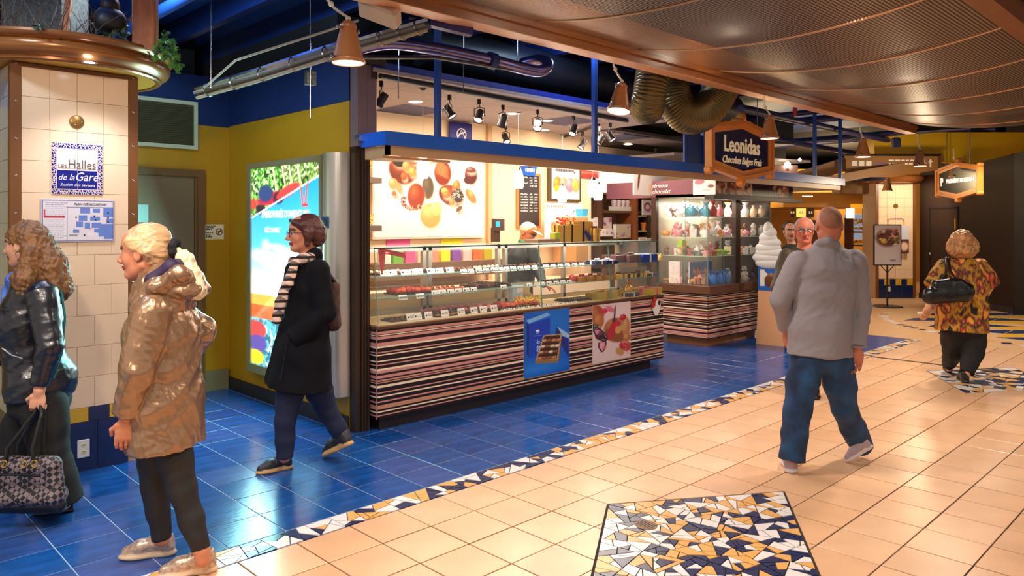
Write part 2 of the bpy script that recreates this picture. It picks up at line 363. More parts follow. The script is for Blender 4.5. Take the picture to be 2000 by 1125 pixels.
# ------------------------------------------------------------------ floor
patch1 = [(4.310, 2.07), (3.392, 2.682), (2.474, 2.07), (3.392, 1.458)]
patch2 = [(x + 5.58, y) for x, y in patch1]
fl = MB().box((-3, -9, -.06), (40, 3.448, -.006)).build('floor', M['grout'], origin=(3, 0, 0)); tag(fl, kind='structure')
fb = MB().prism([(-6, 3.62), (11.95, 3.62), (13.2, 5.35), (13.2, 12), (-6, 12)], -.06, -.0022).build('floor', M['bgrout'], origin=(3, 5, 0)); tag(fb, kind='structure')
ft = MB().prism([(13.2, 5.35), (11.95, 3.62), (40, 3.448), (40, 14), (13.2, 14)], -.06, -.004).build('floor', mat('far_floor', (222, 176, 130), .3), origin=(20, 6, 0)); tag(ft, kind='structure')
def tiles(parent, x0, y0, i0, i1, j0, j1, mats, holes, gap, bound=None, pitch=.3061):
    cells = []; r = random.Random(3)
    for i in range(i0, i1):
        for j in range(j0, j1):
            a = [(x0 + pitch * i, y0 + pitch * j)]; x, y = a[0]
            poly = [(x + gap / 2, y + gap / 2), (x + pitch - gap / 2, y + gap / 2), (x + pitch - gap / 2, y + pitch - gap / 2), (x + gap / 2, y + pitch - gap / 2)]
            if bound:
                for n, d in bound: poly = clip(poly, n, d)
                if abs(area(poly)) < 2e-4: continue
            c = (x + pitch / 2, y + pitch / 2, 0); q = proj(c)
            if q is None or not (-500 < q[0] < 2500 and q[1] < 1600): continue
            pieces = [poly]; cut = False
            for h in holes:
                np_ = []
                for p in pieces:
                    rem = p
                    for k in range(len(h)):
                        a1, b1 = h[k], h[(k + 1) % len(h)]; dx, dy = b1[0] - a1[0], b1[1] - a1[1]; L = math.hypot(dx, dy); n = (dy / L, -dx / L); d = n[0] * a1[0] + n[1] * a1[1] + .005
                        o_ = clip(rem, (-n[0], -n[1]), -d)
                        if len(o_) > 2 and abs(area(o_)) > 2e-5: np_.append(o_)
                        rem = clip(rem, n, d)
                        if len(rem) < 3: break
                    if len(rem) > 2: cut = True
                pieces = np_
            v = vis(c); size = (1e6 / q[2] ** 3) if v else 0
            cells.append((size, i, j, pieces, cut or bound is not None and len(poly) != 4, c, poly))
    cells.sort(key=lambda t: -t[0]); shared = {}; rest = MB(); n = 0
    for k, (size, i, j, pieces, cut, c, poly) in enumerate(cells):
        if not pieces: continue
        mi = r.randrange(len(mats)); h = r.uniform(-.0006, 0)
        if n < 300:
            n += 1
            if cut or len(pieces) > 1 or abs(abs(area(poly)) - (pitch - gap) ** 2) > 1e-6:
                b = MB()
                for p in pieces: b.prism(p if area(p) > 0 else p[::-1], -.02, h, 0)
                b.build('tile', mats[mi], parent)
            else:
                if mi not in shared:
                    g = (pitch - gap) / 2; b = MB(); b.box((-g, -g, -.02), (g, g, -.0015)); b2 = MB()
                    b2.add([(-g, -g, -.02), (g, -g, -.02), (g, g, -.02), (-g, g, -.02), (-g, -g, -.0015), (g, -g, -.0015), (g, g, -.0015), (-g, g, -.0015),
                            (-g + .002, -g + .002, 0), (g - .002, -g + .002, 0), (g - .002, g - .002, 0), (-g + .002, g - .002, 0)],
                           [(8, 9, 10, 11)] + [(a, (a + 1) % 4, 4 + (a + 1) % 4, 4 + a) for a in range(4)] + [(4 + a, 4 + (a + 1) % 4, 8 + (a + 1) % 4, 8 + a) for a in range(4)])
                    o = b2.build('tile', mats[mi], origin=(0, 0, 0)); o.parent = parent; shared[mi] = o
                    o.location = Vector((c[0], c[1], h)) - parent.location
                else: inst(shared[mi], 'tile', parent, Vector((c[0], c[1], h)) - parent.location)
        else:
            for p in pieces: rest.prism(p if area(p) > 0 else p[::-1], -.02, h, mi)
    if rest.v: tag(rest.build('distant_tiles', mats, parent), kind='stuff')
tiles(fl, 4.004 - .3061 * 30, 3.446 - .3061 * 36, 0, 62, 0, 36, [M['beige'], M['beige2'], M['beige3']], [patch1, patch2], .0075)
tiles(fb, 3.12 - .3061 * 20, 3.622, 0, 50, 0, 13, [M['blue'], M['blue2'], M['blue3'], M['blue']], [], .0048, bound=[((1.73, -1.25), 1.73 * 11.95 - 1.25 * 3.62)])
def mosaic(polys, target, seed, parent, name, wts, g=.0035, limit=300):
    rng = random.Random(seed); out = []
    for p in polys: shatter(p, target, rng, out)
    ps = []
    for p in out:
        q = inset(p, g)
        if len(q) > 2 and abs(area(q)) > 1.2e-4: ps.append(q)
    cs = lambda p: (sum(v[0] for v in p) / len(p), sum(v[1] for v in p) / len(p), 0)
    def big(p):
        c = proj(cs(p)); return 0 if c is None or not vis(cs(p)) else abs(area(p)) / c[2] ** 3
    ps.sort(key=lambda p: -big(p)); rest = MB(); ms = [M['mw'], M['my'], M['mn']]
    for k, p in enumerate(ps):
        mi = rng.choices([0, 1, 2], wts)[0]; h = rng.uniform(-.0008, .0006)
        if k < limit: MB().prism(p, -.012, h).build(name, ms[mi], parent)
        else: rest.prism(p, -.012, h, mi)
    if rest.v: tag(rest.build('distant_mosaic_pieces', ms, parent), kind='stuff')
mb = MB().box((-3, 3.448, -.06), (12, 3.62, -.005)).build('trim_1', mat('blue_mosaic_bed', (40, 56, 110), .5)); tag(mb, kind='structure')
mosaic([[(x / 2, 3.452), (x / 2 + .5, 3.452), (x / 2 + .5, 3.618), (x / 2, 3.618)] for x in range(-2, 24)], .0052, 5, mb, 'mosaic_piece', (.42, .3, .28), .003)
for nm, P, sd, tg in (('a', patch1, 11, .0042), ('b', patch2, 12, .0075)):
    md = MB().prism(inset(P, .003), -.05, -.004).build('floor', M['mgrout']); tag(md, kind='structure')
    mosaic([inset(P, .006)], tg, sd, md, 'mosaic_piece', (.34, .26, .4), .003)
c = onz(1262, 1026)
dr = MB(); dr.lathe([(0, .004), (.05, .004), (.062, .0035), (.064, -.004)], (c.x, c.y, 0), 8); d0 = dr.build('floor_drain', mat('worn_brass_drain', (150, 122, 104), .6, .3, bump=.5, bscale=90)); tag(d0, 'worn brown eight-sided drain cover set in the near mosaic diamond', 'drain cover')
sl = MB()
for k in range(-3, 4): sl.box((c.x - .035, c.y + k * .014 - .002, .0041), (c.x + .035, c.y + k * .014 + .002, .0046))
sl.build('slot', M['mgrout'], d0)
jn = MB().box((9.43, -8, -.02), (9.49, 3.446, .002)).build('trim_2', mat('dark_joint_metal', (66, 56, 52), .35, .7)); tag(jn, kind='structure')
# far plaza of yellow and blue triangular tiles
tr = MB().box((11.3, -5, -.02), (17.4, 4.9, .0005)).build('floor', mat('plaza_bed', (222, 176, 130), .3)); tag(tr, kind='structure')
yt, bt = mat('yellow_plaza_tile', (226, 170, 40), .3), mat('blue_plaza_tile', (24, 60, 122), .25); rr = random.Random(4)
for i in range(9):
    for j in range(13):
        x, y = 12.3 + i * .52, -2.4 + j * .52
        if (x - 14.6) ** 2 / 6.2 + (y - 1.2) ** 2 / 9.5 > 1: continue
        for t, P in enumerate(([(x, y), (x + .51, y), (x, y + .51)], [(x + .51, y + .51), (x, y + .51), (x + .51, y)])):
            MB().prism(inset(P, .003), -.01, .003).build('triangular_tile', (yt, bt)[(t + i + j) % 2] if rr.random() > .12 else M['beige'], tr)
arc = [(14.6 + 3.0 * math.cos(a), 1.2 + 3.75 * math.sin(a)) for a in [math.radians(95 + k * 3.2) for k in range(56)]]
ringp = MB(); r5 = random.Random(9)
for (x, y) in arc:
    a = math.atan2((y - 1.2) / 3.75, (x - 14.6) / 3.0) + .2 * r5.random(); s_ = .05 + .04 * r5.random()
    ringp.prism([(x + s_ * math.cos(a + q) * (1 + r5.random() * .4), y + s_ * math.sin(a + q)) for q in (0, 1.6, 3.1, 4.7)], -.01, .004, r5.choice([0, 0, 2, 1]))
tag(ringp.build('mosaic_ring', [M['mw'], M['my'], M['mn']], tr), kind='stuff')
# ------------------------------------------------------------------ alcove walls
def struct(b, name, m, parent=None, smooth=False):
    o = b.build(name, m, parent, smooth)
    if parent is None: o['kind'] = 'structure'
    return o
XW = 3.16
wb = struct(MB().box((-2, 7.2, 0), (XW, 7.35, 2.55)), 'wall_back', M['yellow'])
MB().box((-2, 7.195, 2.55), (XW, 7.35, 3.02)).build('upper_wall', M['bluewall'], wb)
wr = struct(MB().box((XW, 5.03, 0), (XW + .14, 7.35, 2.56)), 'wall_right', M['yellow'])
MB().box((XW - .004, 5.03, 2.56), (XW + .14, 7.35, 3.0)).build('upper_wall', M['bluewall'], wr)
sk = struct(MB().box((XW - .004, 5.03, 0), (XW, 7.2, .01)), 'baseboard_right', M['skirt'])
for k in range(7):
    y = 5.032 + k * .3095; MB().bbox((XW - .014, y, .002), (XW - .001, y + .305, .115), .002).build('tile', M['skirt'], sk)
struct(MB().bbox((2.86, 7.16, 0), (XW - .015, 7.2, .19), .006), 'baseboard_back', mat('greige_skirting', (128, 118, 88), .5))
# door in the back wall
dr = struct(MB().box((1.9, 7.17, 0), (1.97, 7.2, 2.12)).box((2.84, 7.15, 0), (2.905, 7.2, 2.12)).box((1.97, 7.152, 2.05), (2.84, 7.2, 2.118)).box((2.815, 7.165, 0), (2.84, 7.2, 2.06)), 'door_1', M['doorf'])
MB().bbox((1.97, 7.18, .01), (2.815, 7.199, 2.05), .003).build('door_leaf', M['doorp'], dr)
hd = MB(); hd.box((2.30, 7.172, 1.62), (2.40, 7.18, 1.78)); hd.build('notice_plate', mat('pale_cyan_plate', (170, 214, 204), .4), dr)
hn = MB(); hn.tube([(2.74, 7.16, 1.02), (2.74, 7.12, 1.02), (2.66, 7.12, 1.02)], .011); hn.build('handle', M['chrome'], dr, True)
# return grille
gr = thing('return_air_grille', (2.45, 7.19, 2.3), 'olive return air grille with pale frame high above the door', 'grille')
g = MB(); x0, x1, z0, z1 = 2.03, 2.845, 2.31, 2.76
g.box((x0, 7.165, z0), (x1, 7.19, z0 + .035)).box((x0, 7.165, z1 - .035), (x1, 7.19, z1)).box((x0, 7.165, z0 + .035), (x0 + .035, 7.19, z1 - .035)).box((x1 - .035, 7.165, z0 + .035), (x1, 7.19, z1 - .035)); g.build('frame', M['gframe'], gr)
MB().box((x0 + .03, 7.186, z0 + .03), (x1 - .03, 7.192, z1 - .03)).build('backing', M['grille'], gr)
for k in range(18):
    z = z0 + .045 + k * .0205; MB().add([(x0 + .035, 7.172, z), (x1 - .035, 7.172, z), (x1 - .035, 7.184, z + .012), (x0 + .035, 7.184, z + .012), (x0 + .035, 7.174, z - .002), (x1 - .035, 7.174, z - .002)], [(0, 1, 2, 3), (4, 5, 1, 0)]).build('slat', M['grille'], gr)
# no-smoking notice
p = ony(400, 468, 7.2); nw = thing('smoking_notice', (2.98, 7.195, 1.45), 'small white no-smoking notice on the yellow wall beside the door', 'notice')
MB().box((2.915, 7.192, 1.455), (3.105, 7.199, 1.60)).build('plate', mat('notice_plate', (236, 226, 186), .5), nw)
cv = Canvas(60, 46, (238, 228, 190))
for k, (y, L) in enumerate(((.9, .5), (.8, .42), (.7, .36), (.45, .36), (.3, .3), (.18, .4))):
    x = .06; q = random.Random(k)
    while x < L: s_ = q.uniform(.05, .11); cv.rect(x, y - .05, x + s_, y + .02, (40, 34, 26)); x += s_ + .025
cv.ell(.77, .5, .25, .25, (110, 24, 20)); cv.ell(.77, .5, .19, .19, (238, 228, 190)); cv.rect(.66, .47, .88, .53, (60, 40, 30)); cv.poly([(.66, .33), (.7, .28), (.9, .66), (.86, .7)], (110, 24, 20))
cv.build('print', (2.918, 7.1915, 1.458), (1, 0, 0), (0, 0, 1), .184, .14, nw, print_mat('paper_print', .5))
# ------------------------------------------------------------------ tiled pillar (left)
px0, px1, py0, py1 = 1.015, 1.742, 5.42, 6.15
pl = struct(MB().box((px0 + .01, py0 + .012, 0), (px1 - .01, py1, 2.6)), 'wall_pillar', M['cgrout'])
yb = [0, .318, .41]
rows = [.41 + .1985 * k for k in range(12)]; tw = (px1 - px0 - .11) / 3.0
rng = random.Random(2)
for k, z in enumerate(rows):
    z1 = min(z + .1985, 2.59)
    offs = -.5 if k < 7 and k % 2 else 0
    xs = [px0 + .055 + tw * (i + (offs if offs else 0)) for i in range(0, 5)]
    if k >= 7: xs = [px0 + .055 + tw * .75 * i for i in range(0, 5)]
    for a, b in zip(xs[:-1], xs[1:]):
        a, b = max(a, px0 + .055), min(b, px1 - .055)
        if b - a > .02: MB().bbox((a + .001, py0 + .002 + rng.uniform(0, .001), z + .0012), (b - .001, py0 + .014, z1 - .0012), .0012).build('tile', M['cream'], pl)
for i in range(5):
    a = px0 + .055 + i * .125; b = min(a + .125, px1 - .055)
    MB().bbox((a + .001, py0 + .002, .32), (b - .001, py0 + .014, .408), .0012).build('tile', (M['navy'], M['ytile'])[(i + 1) % 2], pl)
for i, (a, b) in enumerate(((.055, .17), (.17, .483), (.483, .672))):
    MB().bbox((px0 + a + .001, py0 + .002, .004), (px0 + b - .001, py0 + .014, .316), .0015).build('tile', M['navy'], pl)
gt = mat('grey_lit_side_tile', (196, 190, 184), .18)  # grey light on the side face is put into the tile colour
for k in range(13):
    z = .02 + .1985 * k
    for j in range(3): MB().bbox((px0 + .002, py0 + .06 + j * .22, z + .001), (px0 + .014, py0 + .058 + j * .22 + .218, min(z + .197, 2.59)), .0012).build('tile', gt if z > .4 else M['navy'], pl)
tr_ = MB(); tr_.box((px0 - .004, py0 - .004, .318), (px0 + .054, py0 + .012, 2.595)); tr_.box((px0 - .004, py0 + .012, .318), (px0 + .006, py0 + .058, 2.595))
tr_.box((px1 - .054, py0 - .004, .318), (px1 + .004, py0 + .012, 2.595)); tr_.box((px1 - .006, py0 + .012, .318), (px1 + .004, py0 + .058, 2.595)); tr_.box((px0, py0 - .006, 2.575), (px1, py0 + .012, 2.6))
ct = tr_.build('corner_trim', M['brown'], pl); sc = MB()
for k in range(10):
    z = .52 + k * .23
    for x in (px0 + .027, px1 - .027): sc.ball((x, py0 - .004, z), (.007, .004, .007), 6)
tag(sc.build('screws', M['screw'], pl, True), kind='stuff')
rs = MB(); q = ony(150, 238, py0); rs.lathe([(0, .012), (.03, .012), (.042, .006), (.044, 0)], (0, 0, 0), 16, M=frame((q.x, py0, q.z), (1, 0, 0), None, (0, -1, 0)))
o = rs.build('blank_cover_plate', mat('brass_cover', (140, 104, 50), .35, .6), None, True); tag(o, 'round brass cover plate on the tiled pillar above the blue sign', 'cover plate')
for a in (0, 2.1, 4.2): MB().ball((q.x + .025 * math.cos(a), py0 - .013, q.z + .025 * math.sin(a)), .004, 6).build('screw', M['screw'], o, True)
q = ony(163, 876, py0); ou = thing('wall_outlet', (q.x, py0, q.z - .06), 'white double power outlet low on the navy pillar tiles', 'power outlet')
MB().bbox((-.036, -.058, 0), (.036, .058, .006), .003, 0, frame((q.x, py0, q.z), (1, 0, 0), None, (0, -1, 0))).build('plate', M['white'], ou)
for s_ in (-1, 1):
    b = MB(); b.lathe([(0, .008), (.014, .008), (.017, .005)], (0, 0, 0), 14, M=frame((q.x, py0, q.z + s_ * .022), (1, 0, 0), None, (0, -1, 0)), sy=.85); r_ = b.build('receptacle', mat('ivory_plastic', (232, 216, 160), .4), ou)
    b = MB()
    for dx in (-.006, .006): b.box((q.x + dx - .0012, py0 - .0095, q.z + s_ * .022), (q.x + dx + .0012, py0 - .0075, q.z + s_ * .022 + .008))
    b.build('slot', M['blackp'], r_)
# round moulded soffit and planter
PC = (1.38, 5.785); so = thing('round_planter_soffit', (PC[0], PC[1], 2.6), 'round copper-brown moulded planter ledge crowning the tiled pillar', 'planter')
MB().lathe([(0, 2.605), (.60, 2.605), (.60, 2.62), (0, 2.62)], (PC[0], PC[1], 0), 48).build('soffit', mat('ochre_soffit_paint', (196, 134, 46), .4), so, True)
MB().lathe([(.575, 2.60), (.60, 2.595), (.612, 2.605), (.612, 2.62), (.622, 2.625), (.65, 2.64), (.668, 2.665), (.672, 2.69), (.664, 2.712), (.655, 2.718), (.662, 2.722), (.690, 2.735), (.70, 2.752), (.695, 2.768), (.67, 2.775), (.60, 2.775), (.60, 2.62)], (PC[0], PC[1], 0), 64).build('moulding', M['copper'], so, True)
MB().lathe([(0, 2.74), (.6, 2.74)], (PC[0], PC[1], 0), 32).build('soil', mat('dark_soil', (26, 20, 14), .95, bump=1, bscale=20), so)
q = onz(175, 121, 2.604)
dl = thing('recessed_downlight', (q.x, q.y, 2.60), 'small recessed downlight in the soffit of the pillar ledge', 'ceiling light')
MB().lathe([(.03, 2.602), (.045, 2.599), (.046, 2.604)], (q.x, q.y, 0), 20).build('trim_ring', M['chrome'], dl, True); MB().lathe([(0, 2.6005), (.03, 2.6005)], (q.x, q.y, 0), 16).build('lens', M['cglow'], dl)
# ivy, twigs and wooden pieces on the ledge
lf = mat('ivy_leaf', (70, 120, 34), .4, vary=.35, vscale=20); lf2 = mat('dry_leaf', (54, 50, 26), .7, vary=.3, vscale=20); tw_ = mat('twig_bark', (70, 48, 30), .8)
def leaf(b, c, s, rng, mi=0):
    n = Vector((rng.uniform(-1, 1), rng.uniform(-1, .2), rng.uniform(-.4, 1))).normalized(); x = n.orthogonal().normalized(); x.rotate(Matrix.Rotation(rng.uniform(0, 6.3), 3, n)); Mx = frame(c, x, None, n)
    P = [(0, -.5), (.3, -.45), (.5, -.1), (.28, -.05), (.35, .3), (.12, .2), (0, .6), (-.12, .2), (-.35, .3), (-.28, -.05), (-.5, -.1), (-.3, -.45)]
    b.add([(0, 0, .06 * s)] + [(p[0] * s, p[1] * s, -.03 * s) for p in P], [(0, 1 + i, 1 + (i + 1) % 12) for i in range(12)], mi, Mx)
def ivy(name, starts, label, n, drop, seed, m=lf):
    rng = random.Random(seed); t = thing(name, starts[0], label, 'plant'); st = MB(); lv = MB()
    for s0 in starts:
        p = Vector(s0); pts = [p.copy()]; d = Vector((rng.uniform(-.3, .6), rng.uniform(-.5, .1), rng.uniform(-.2, .3)))
        for k in range(n):
            d += Vector((rng.uniform(-.3, .3), rng.uniform(-.3, .3), -drop)); p = p + d.normalized() * .022; pts.append(p.copy())
            for _ in range(2): leaf(lv, p + Vector((rng.uniform(-.02, .02), rng.uniform(-.02, .02), rng.uniform(-.01, .02))), rng.uniform(.03, .055), rng)
        st.tube(pts, .002, 4)
    tag(st.build('stems', tw_, t), kind='stuff'); o = lv.build('leaves', m, t); tag(o, kind='stuff'); return t
def ring(a, r=.62, z=2.78): return (PC[0] + r * math.cos(math.radians(a)), PC[1] + r * math.sin(math.radians(a)), z)
e0 = onz(352, 75, 2.86); e1 = onz(360, 95, 2.8)
ivy('trailing_ivy', [tuple(at(*q_)) for q_ in ((322, 62, 4.85), (330, 68, 4.9), (338, 76, 4.85), (326, 80, 4.8), (342, 84, 4.9))], 'bright green ivy trailing over the right end of the pillar ledge', 9, .25, 3)
ivy('leafy_plant', [ring(a, .52 + .05 * (a % 3), 2.77) for a in range(-170, -60, 9)], 'dark green low foliage along the front of the pillar ledge', 7, -.02, 5, mat('dark_ivy_leaf', (38, 58, 24), .6, vary=.4, vscale=20))
tg = MB(); rng = random.Random(8)
for k in range(46):
    a = rng.uniform(-160, -60); p = Vector(ring(a, rng.uniform(.4, .6), 2.75)); pts = [p]; d = Vector((rng.uniform(-.4, .4), rng.uniform(-.4, .4), 1))
    for i in range(5): d += Vector((rng.uniform(-.4, .4), rng.uniform(-.4, .4), rng.uniform(-.2, .2))); p = p + d.normalized() * .06; pts.append(p)
    tg.tube(pts, [.004, .0035, .003, .0025, .002, .001], 4)
o = tg.build('dry_twigs', tw_, None); tag(o, 'bundle of dry brown twigs standing in the pillar planter', 'twigs', kind='stuff')
wd = mat('rough_orange_timber', (168, 92, 40), .6, vary=.3, vscale=5, stretch=(8, 8, 1)); 
def timber(name, px, dep, wdt, h, label, lean=0, z=2.745):
    p = at(px, 60, dep); t = MB(); Mx = Matrix.Translation((p.x, p.y, z)) @ Matrix.Rotation(YAW - math.pi / 2 + .3, 4, 'Z') @ Matrix.Rotation(lean, 4, 'Y')
    t.bbox((-wdt / 2, -wdt / 2, 0), (wdt / 2, wdt / 2, h), .006, 0, Mx); o = t.build(name, wd); return tag(o, label, 'timber post')
timber('timber_post', 284, 4.95, .14, .6, 'thick orange timber post at the right end of the pillar planter')
timber('timber_post', 122, 4.75, .035, .5, 'thin orange stick leaning in the pillar planter', .12)
b = MB(); p = at(215, 40, 4.8); b.ball(p, (.10, .08, .085), 14, 0, None, 9); b.ball(p + Vector((0, 0, .1)), (.06, .05, .06), 10)
tag(b.build('lantern_globe', mat('dark_pot_glaze', (24, 20, 20), .5), None, True), 'dark rounded pot sitting among the planter twigs', 'pot')
b = MB(); Mx = Matrix.Translation(at(62, 30, 5.0)) @ Matrix.Rotation(YAW - math.pi / 2, 4, 'Z'); b.bbox((-.22, 0, -.10), (.22, .3, .4), .02, 0, Mx)
tag(b.build('wicker_crate', mat('grey_wicker', (80, 74, 60), .8, bump=1, bscale=40, vary=.3, vscale=30)), 'grey woven crate standing at the back of the pillar planter', 'crate')
# ------------------------------------------------------------------ void above: deck, joists, pipes
struct(MB().box((-4, 3.3, 3.62), (16, 14, 3.7)), 'ceiling', M['deck'])
struct(MB().box((16, 3.3, 3.62), (30, 14, 3.7)).box((12.4, 1.1, 3.3), (30, 3.3, 3.7)), 'ceiling', M['black'])
struct(MB().box((29, -9, 0), (29.2, 14, 3.7)).box((13, 13, 0), (29, 13.2, 3.7)), 'wall_end', mat('end_wall_brown', (40, 26, 18), .7))
j = struct(MB().box((-4, 3.9, 3.45), (18, 4.0, 3.62)), 'trim_3', mat('deep_blue_steel', (14, 44, 104), .5))
for k in range(22): MB().box((-3.4 + k * .62, 3.75, 3.40), (-3.33 + k * .62, 11, 3.62)).build('joist', MATS['deep_blue_steel'], j)
def pipe(name, pts, r, m, label, cat='pipe', n=12, group=None):
    b = MB(); b.tube(pts, r, n); o = b.build(name, m, None, True); return tag(o, label, cat, group)
for k, (x, z, r_) in enumerate(((-.2, 3.28, .035), (.35, 3.3, .025), (.8, 3.22, .05), (1.5, 3.25, .03), (2.05, 3.2, .045))):
    pipe('blue_pipe', [(x, 3.9, z), (x, 7.2, z)], r_, M['deck'], ['outermost left', 'second', 'middle fat', 'fourth', 'rightmost'][k] + ' blue pipe of the five running over the alcove', 'pipe', 10)
# black back panels behind the void
struct(MB().box((3.0, 8.6, 2.9), (18, 8.7, 3.62)).box((-4, 9.5, 0), (-1.9, 9.6, 3.62)).box((-4, 7.9, 3.0), (3.1, 8.0, 3.62)), 'wall_void', M['black'])
c1 = [at(385, 182, 5.7), at(500, 150, 5.3), at(640, 105, 4.95), at(760, 70, 4.8), at(835, 48, 4.8)]
cd = thing('wire_conduit', c1[0], 'bundle of grey conduits and cables running up from the alcove corner', 'conduit')
for k in range(4):
    o_ = Vector((.02 * math.cos(k * 1.57), .0, .035 * math.sin(k * 1.57))); b = MB(); b.tube([p + o_ for p in c1], .026 if k < 2 else .014, 8); b.build('conduit', (M['dsteel'], M['steel'], mat('grey_cable', (120, 116, 108), .5), mat('beige_cable', (170, 156, 130), .5))[k], cd, True)
for k in range(9):
    t = (k + .5) / 9 * 4; i = int(t); p = c1[i].lerp(c1[min(4, i + 1)], t - i); b = MB(); b.lathe([(.05, -.006), (.056, 0), (.05, .006)], (0, 0, 0), 12, M=frame(p, (c1[1] - c1[0]).cross(Vector((0, 0, 1))), None, c1[1] - c1[0])); b.build('clamp', M['steel'], cd, True)
b = MB(); pts = [at(395, 175, 5.6), at(460, 118, 5.2), at(530, 95, 5.0), at(640, 60, 4.8), at(700, 40, 4.7)]; b.tube(pts, .008, 6); tag(b.build('beige_cable', MATS['beige_cable'], None, True), 'thin beige cable sagging above the grey conduit bundle', 'cable')
duct = [at(690, 96, 4.9), at(760, 84, 5.0), at(850, 95, 5.2), at(960, 118, 5.5), at(1010, 131, 5.65), at(1050, 139, 5.8), at(1068, 132, 5.9), at(1068, 121, 6.0), at(1050, 117, 6.1), at(1020, 124, 6.2)]
def flex(name, pts, r, label, n=90, rib=.05, m=None):
    P = [Vector(p) for p in pts]; out = []; rs = []
    for k in range(n + 1):
        t = k / n * (len(P) - 1); i = min(int(t), len(P) - 2); u = t - i; p0, p1, p2, p3 = P[max(i - 1, 0)], P[i], P[i + 1], P[min(i + 2, len(P) - 1)]
        out.append(.5 * ((2 * p1) + (p2 - p0) * u + (2 * p0 - 5 * p1 + 4 * p2 - p3) * u * u + (3 * p1 - p0 - 3 * p2 + p3) * u ** 3)); rs.append(r * (1 + rib * math.cos(k * math.pi / 2)))
    b = MB(); b.tube(out, rs, 24); return tag(b.build(name, m or mat('ribbed_bronze_foil', (112, 94, 58), .36, .7), None, 2), label, 'duct')
o = flex('steel_duct_pipe', duct, .045, 'shiny galvanised pipe ending in a U-bend above the shop front', 90, 0, mat('blued_steel', (124, 118, 170), .25, .9, vary=.2, vscale=8)); o['category'] = 'pipe'
MB().tube([duct[3] - Vector((.03, 0, 0)), duct[3] + Vector((.03, .0, -.005))], .062, 14).build('coupling', MATS['deep_blue_steel'], o)
for i in (1, 4):
    p = duct[i]; b = MB(); b.tube([p, p + Vector((0, 0, .6))], .004, 6); b.build('hanger_rod', M['steel'], o)
pipe('thin_pipe', [at(690, 112, 4.9), at(850, 112, 5.15), at(1000, 136, 5.6)], .014, M['steel'], 'slim steel pipe clipped below the galvanised pipe', 'pipe', 8)
pipe('thin_pipe', [at(905, 52, 5.0), at(800, 35, 5.0)], .02, M['dsteel'], 'short grey tube by the corner of the shop front bracket', 'pipe', 8)
b = MB(); a_, c_ = at(838, 42, 4.8), at(920, 62, 4.95); b.box((0, -.03, -.03), ((c_ - a_).length, .03, .04), 0, frame(a_, c_ - a_, None, Vector((0, 0, 1)).cross(c_ - a_).cross(c_ - a_) * -1)); tag(b.build('strut_channel', mat('violet_blue_steel', (50, 48, 112), .4)), 'violet-blue steel strut at the end of the conduit bundle', 'bracket')
for k, (px, py, d_) in enumerate(((412, 95, 5.3), (606, 150, 5.1), (778, 115, 5.3), (905, 105, 5.5))):
    q0 = at(px, py, d_); pipe('hanger_rod', [Vector((q0.x, q0.y, 3.62)), q0 + Vector((0, 0, -.28))], .004, M['steel'], ('thin steel rod hanging ' + ('beside the alcove conduits', 'by the clear lamp box over the yellow wall', 'left of the first blue post', 'under the galvanised pipe'))[0:] if False else 'thin steel rod hanging ' + ('beside the alcove conduits', 'by the clear lamp box over the yellow wall', 'left of the first blue post', 'under the galvanised pipe')[k], 'rod', 6)
q = at(606, 152, 5.2); b = MB(); b.bbox((-.035, -.03, -.05), (.035, .03, .05), .008, 0, Matrix.Translation(q)); b.tube([q + Vector((0, 0, .05)), q + Vector((0, 0, .12))], .01); tag(b.build('junction_box', mat('worn_galvanised', (130, 136, 130), .4, .7, vary=.5, vscale=40)), 'small worn metal junction box on the dark blue bulkhead', 'junction box')
# black ductwork mass over the shop
o = struct(MB().box((3.4, 5.6, 2.98), (12, 8.5, 3.4)), 'trim_4', M['black'])
b = MB(); b.tube([(4.2, 5.5, 3.25), (9.8, 5.5, 3.25)], .2, 20); tag(b.build('black_duct', mat('black_duct_paint', (18, 20, 30), .5), None, True), 'large black duct behind the blue posts over the shop', 'duct')
# flexible ribbed ducts
flex('flexible_duct', [at(1284, 60, 6.9), at(1278, 120, 6.85), at(1272, 165, 6.8), at(1266, 200, 6.85), at(1264, 212, 7.1)], .15, 'straight bronze-foil flexible duct dropping behind the wooden beam', 120)
flex('flexible_duct', [at(1420, 150, 7.6), at(1400, 190, 7.45), at(1372, 222, 7.3), at(1340, 226, 7.2), at(1318, 200, 7.2), at(1310, 160, 7.3)], .165, 'bronze-foil flexible duct bent in a U above the hanging shop sign', 200)

for k, (x, y, z, r_) in enumerate(((9.0, 4.4, 3.35, .05), (10.5, 4.9, 3.2, .04), (12.0, 5.4, 3.3, .06), (13.5, 4.6, 3.15, .05), (15.0, 5.0, 3.25, .05))):
    pipe('violet_pipe', [(x, 3.4, z), (x, 9.0, z)], r_, mat('violet_blue_pipe', (44, 40, 84), .45), ORD[k] + ' violet-blue pipe from the left running overhead beyond the shop sign', 'pipe', 10)
for k, (y, z) in enumerate(((4.7, 3.05), (5.6, 2.95))): pipe('violet_pipe', [(8.6, y, z), (16.5, y, z)], .045, MATS['violet_blue_pipe'], ('near', 'far')[k] + ' violet-blue pipe running lengthwise beyond the shop sign', 'pipe', 10)
q = at(1553, 228, 10.5); b = MB(); b.tube([q, q + Vector((0, 0, .16))], .03, 10); b.tube([q + Vector((0, 0, .16)), Vector((q.x, q.y, 3.62))], .006, 6); o = b.build('red_cylinder', M['red'], None, True); tag(o, 'small red cylinder hanging in the dark service void', 'fitting')

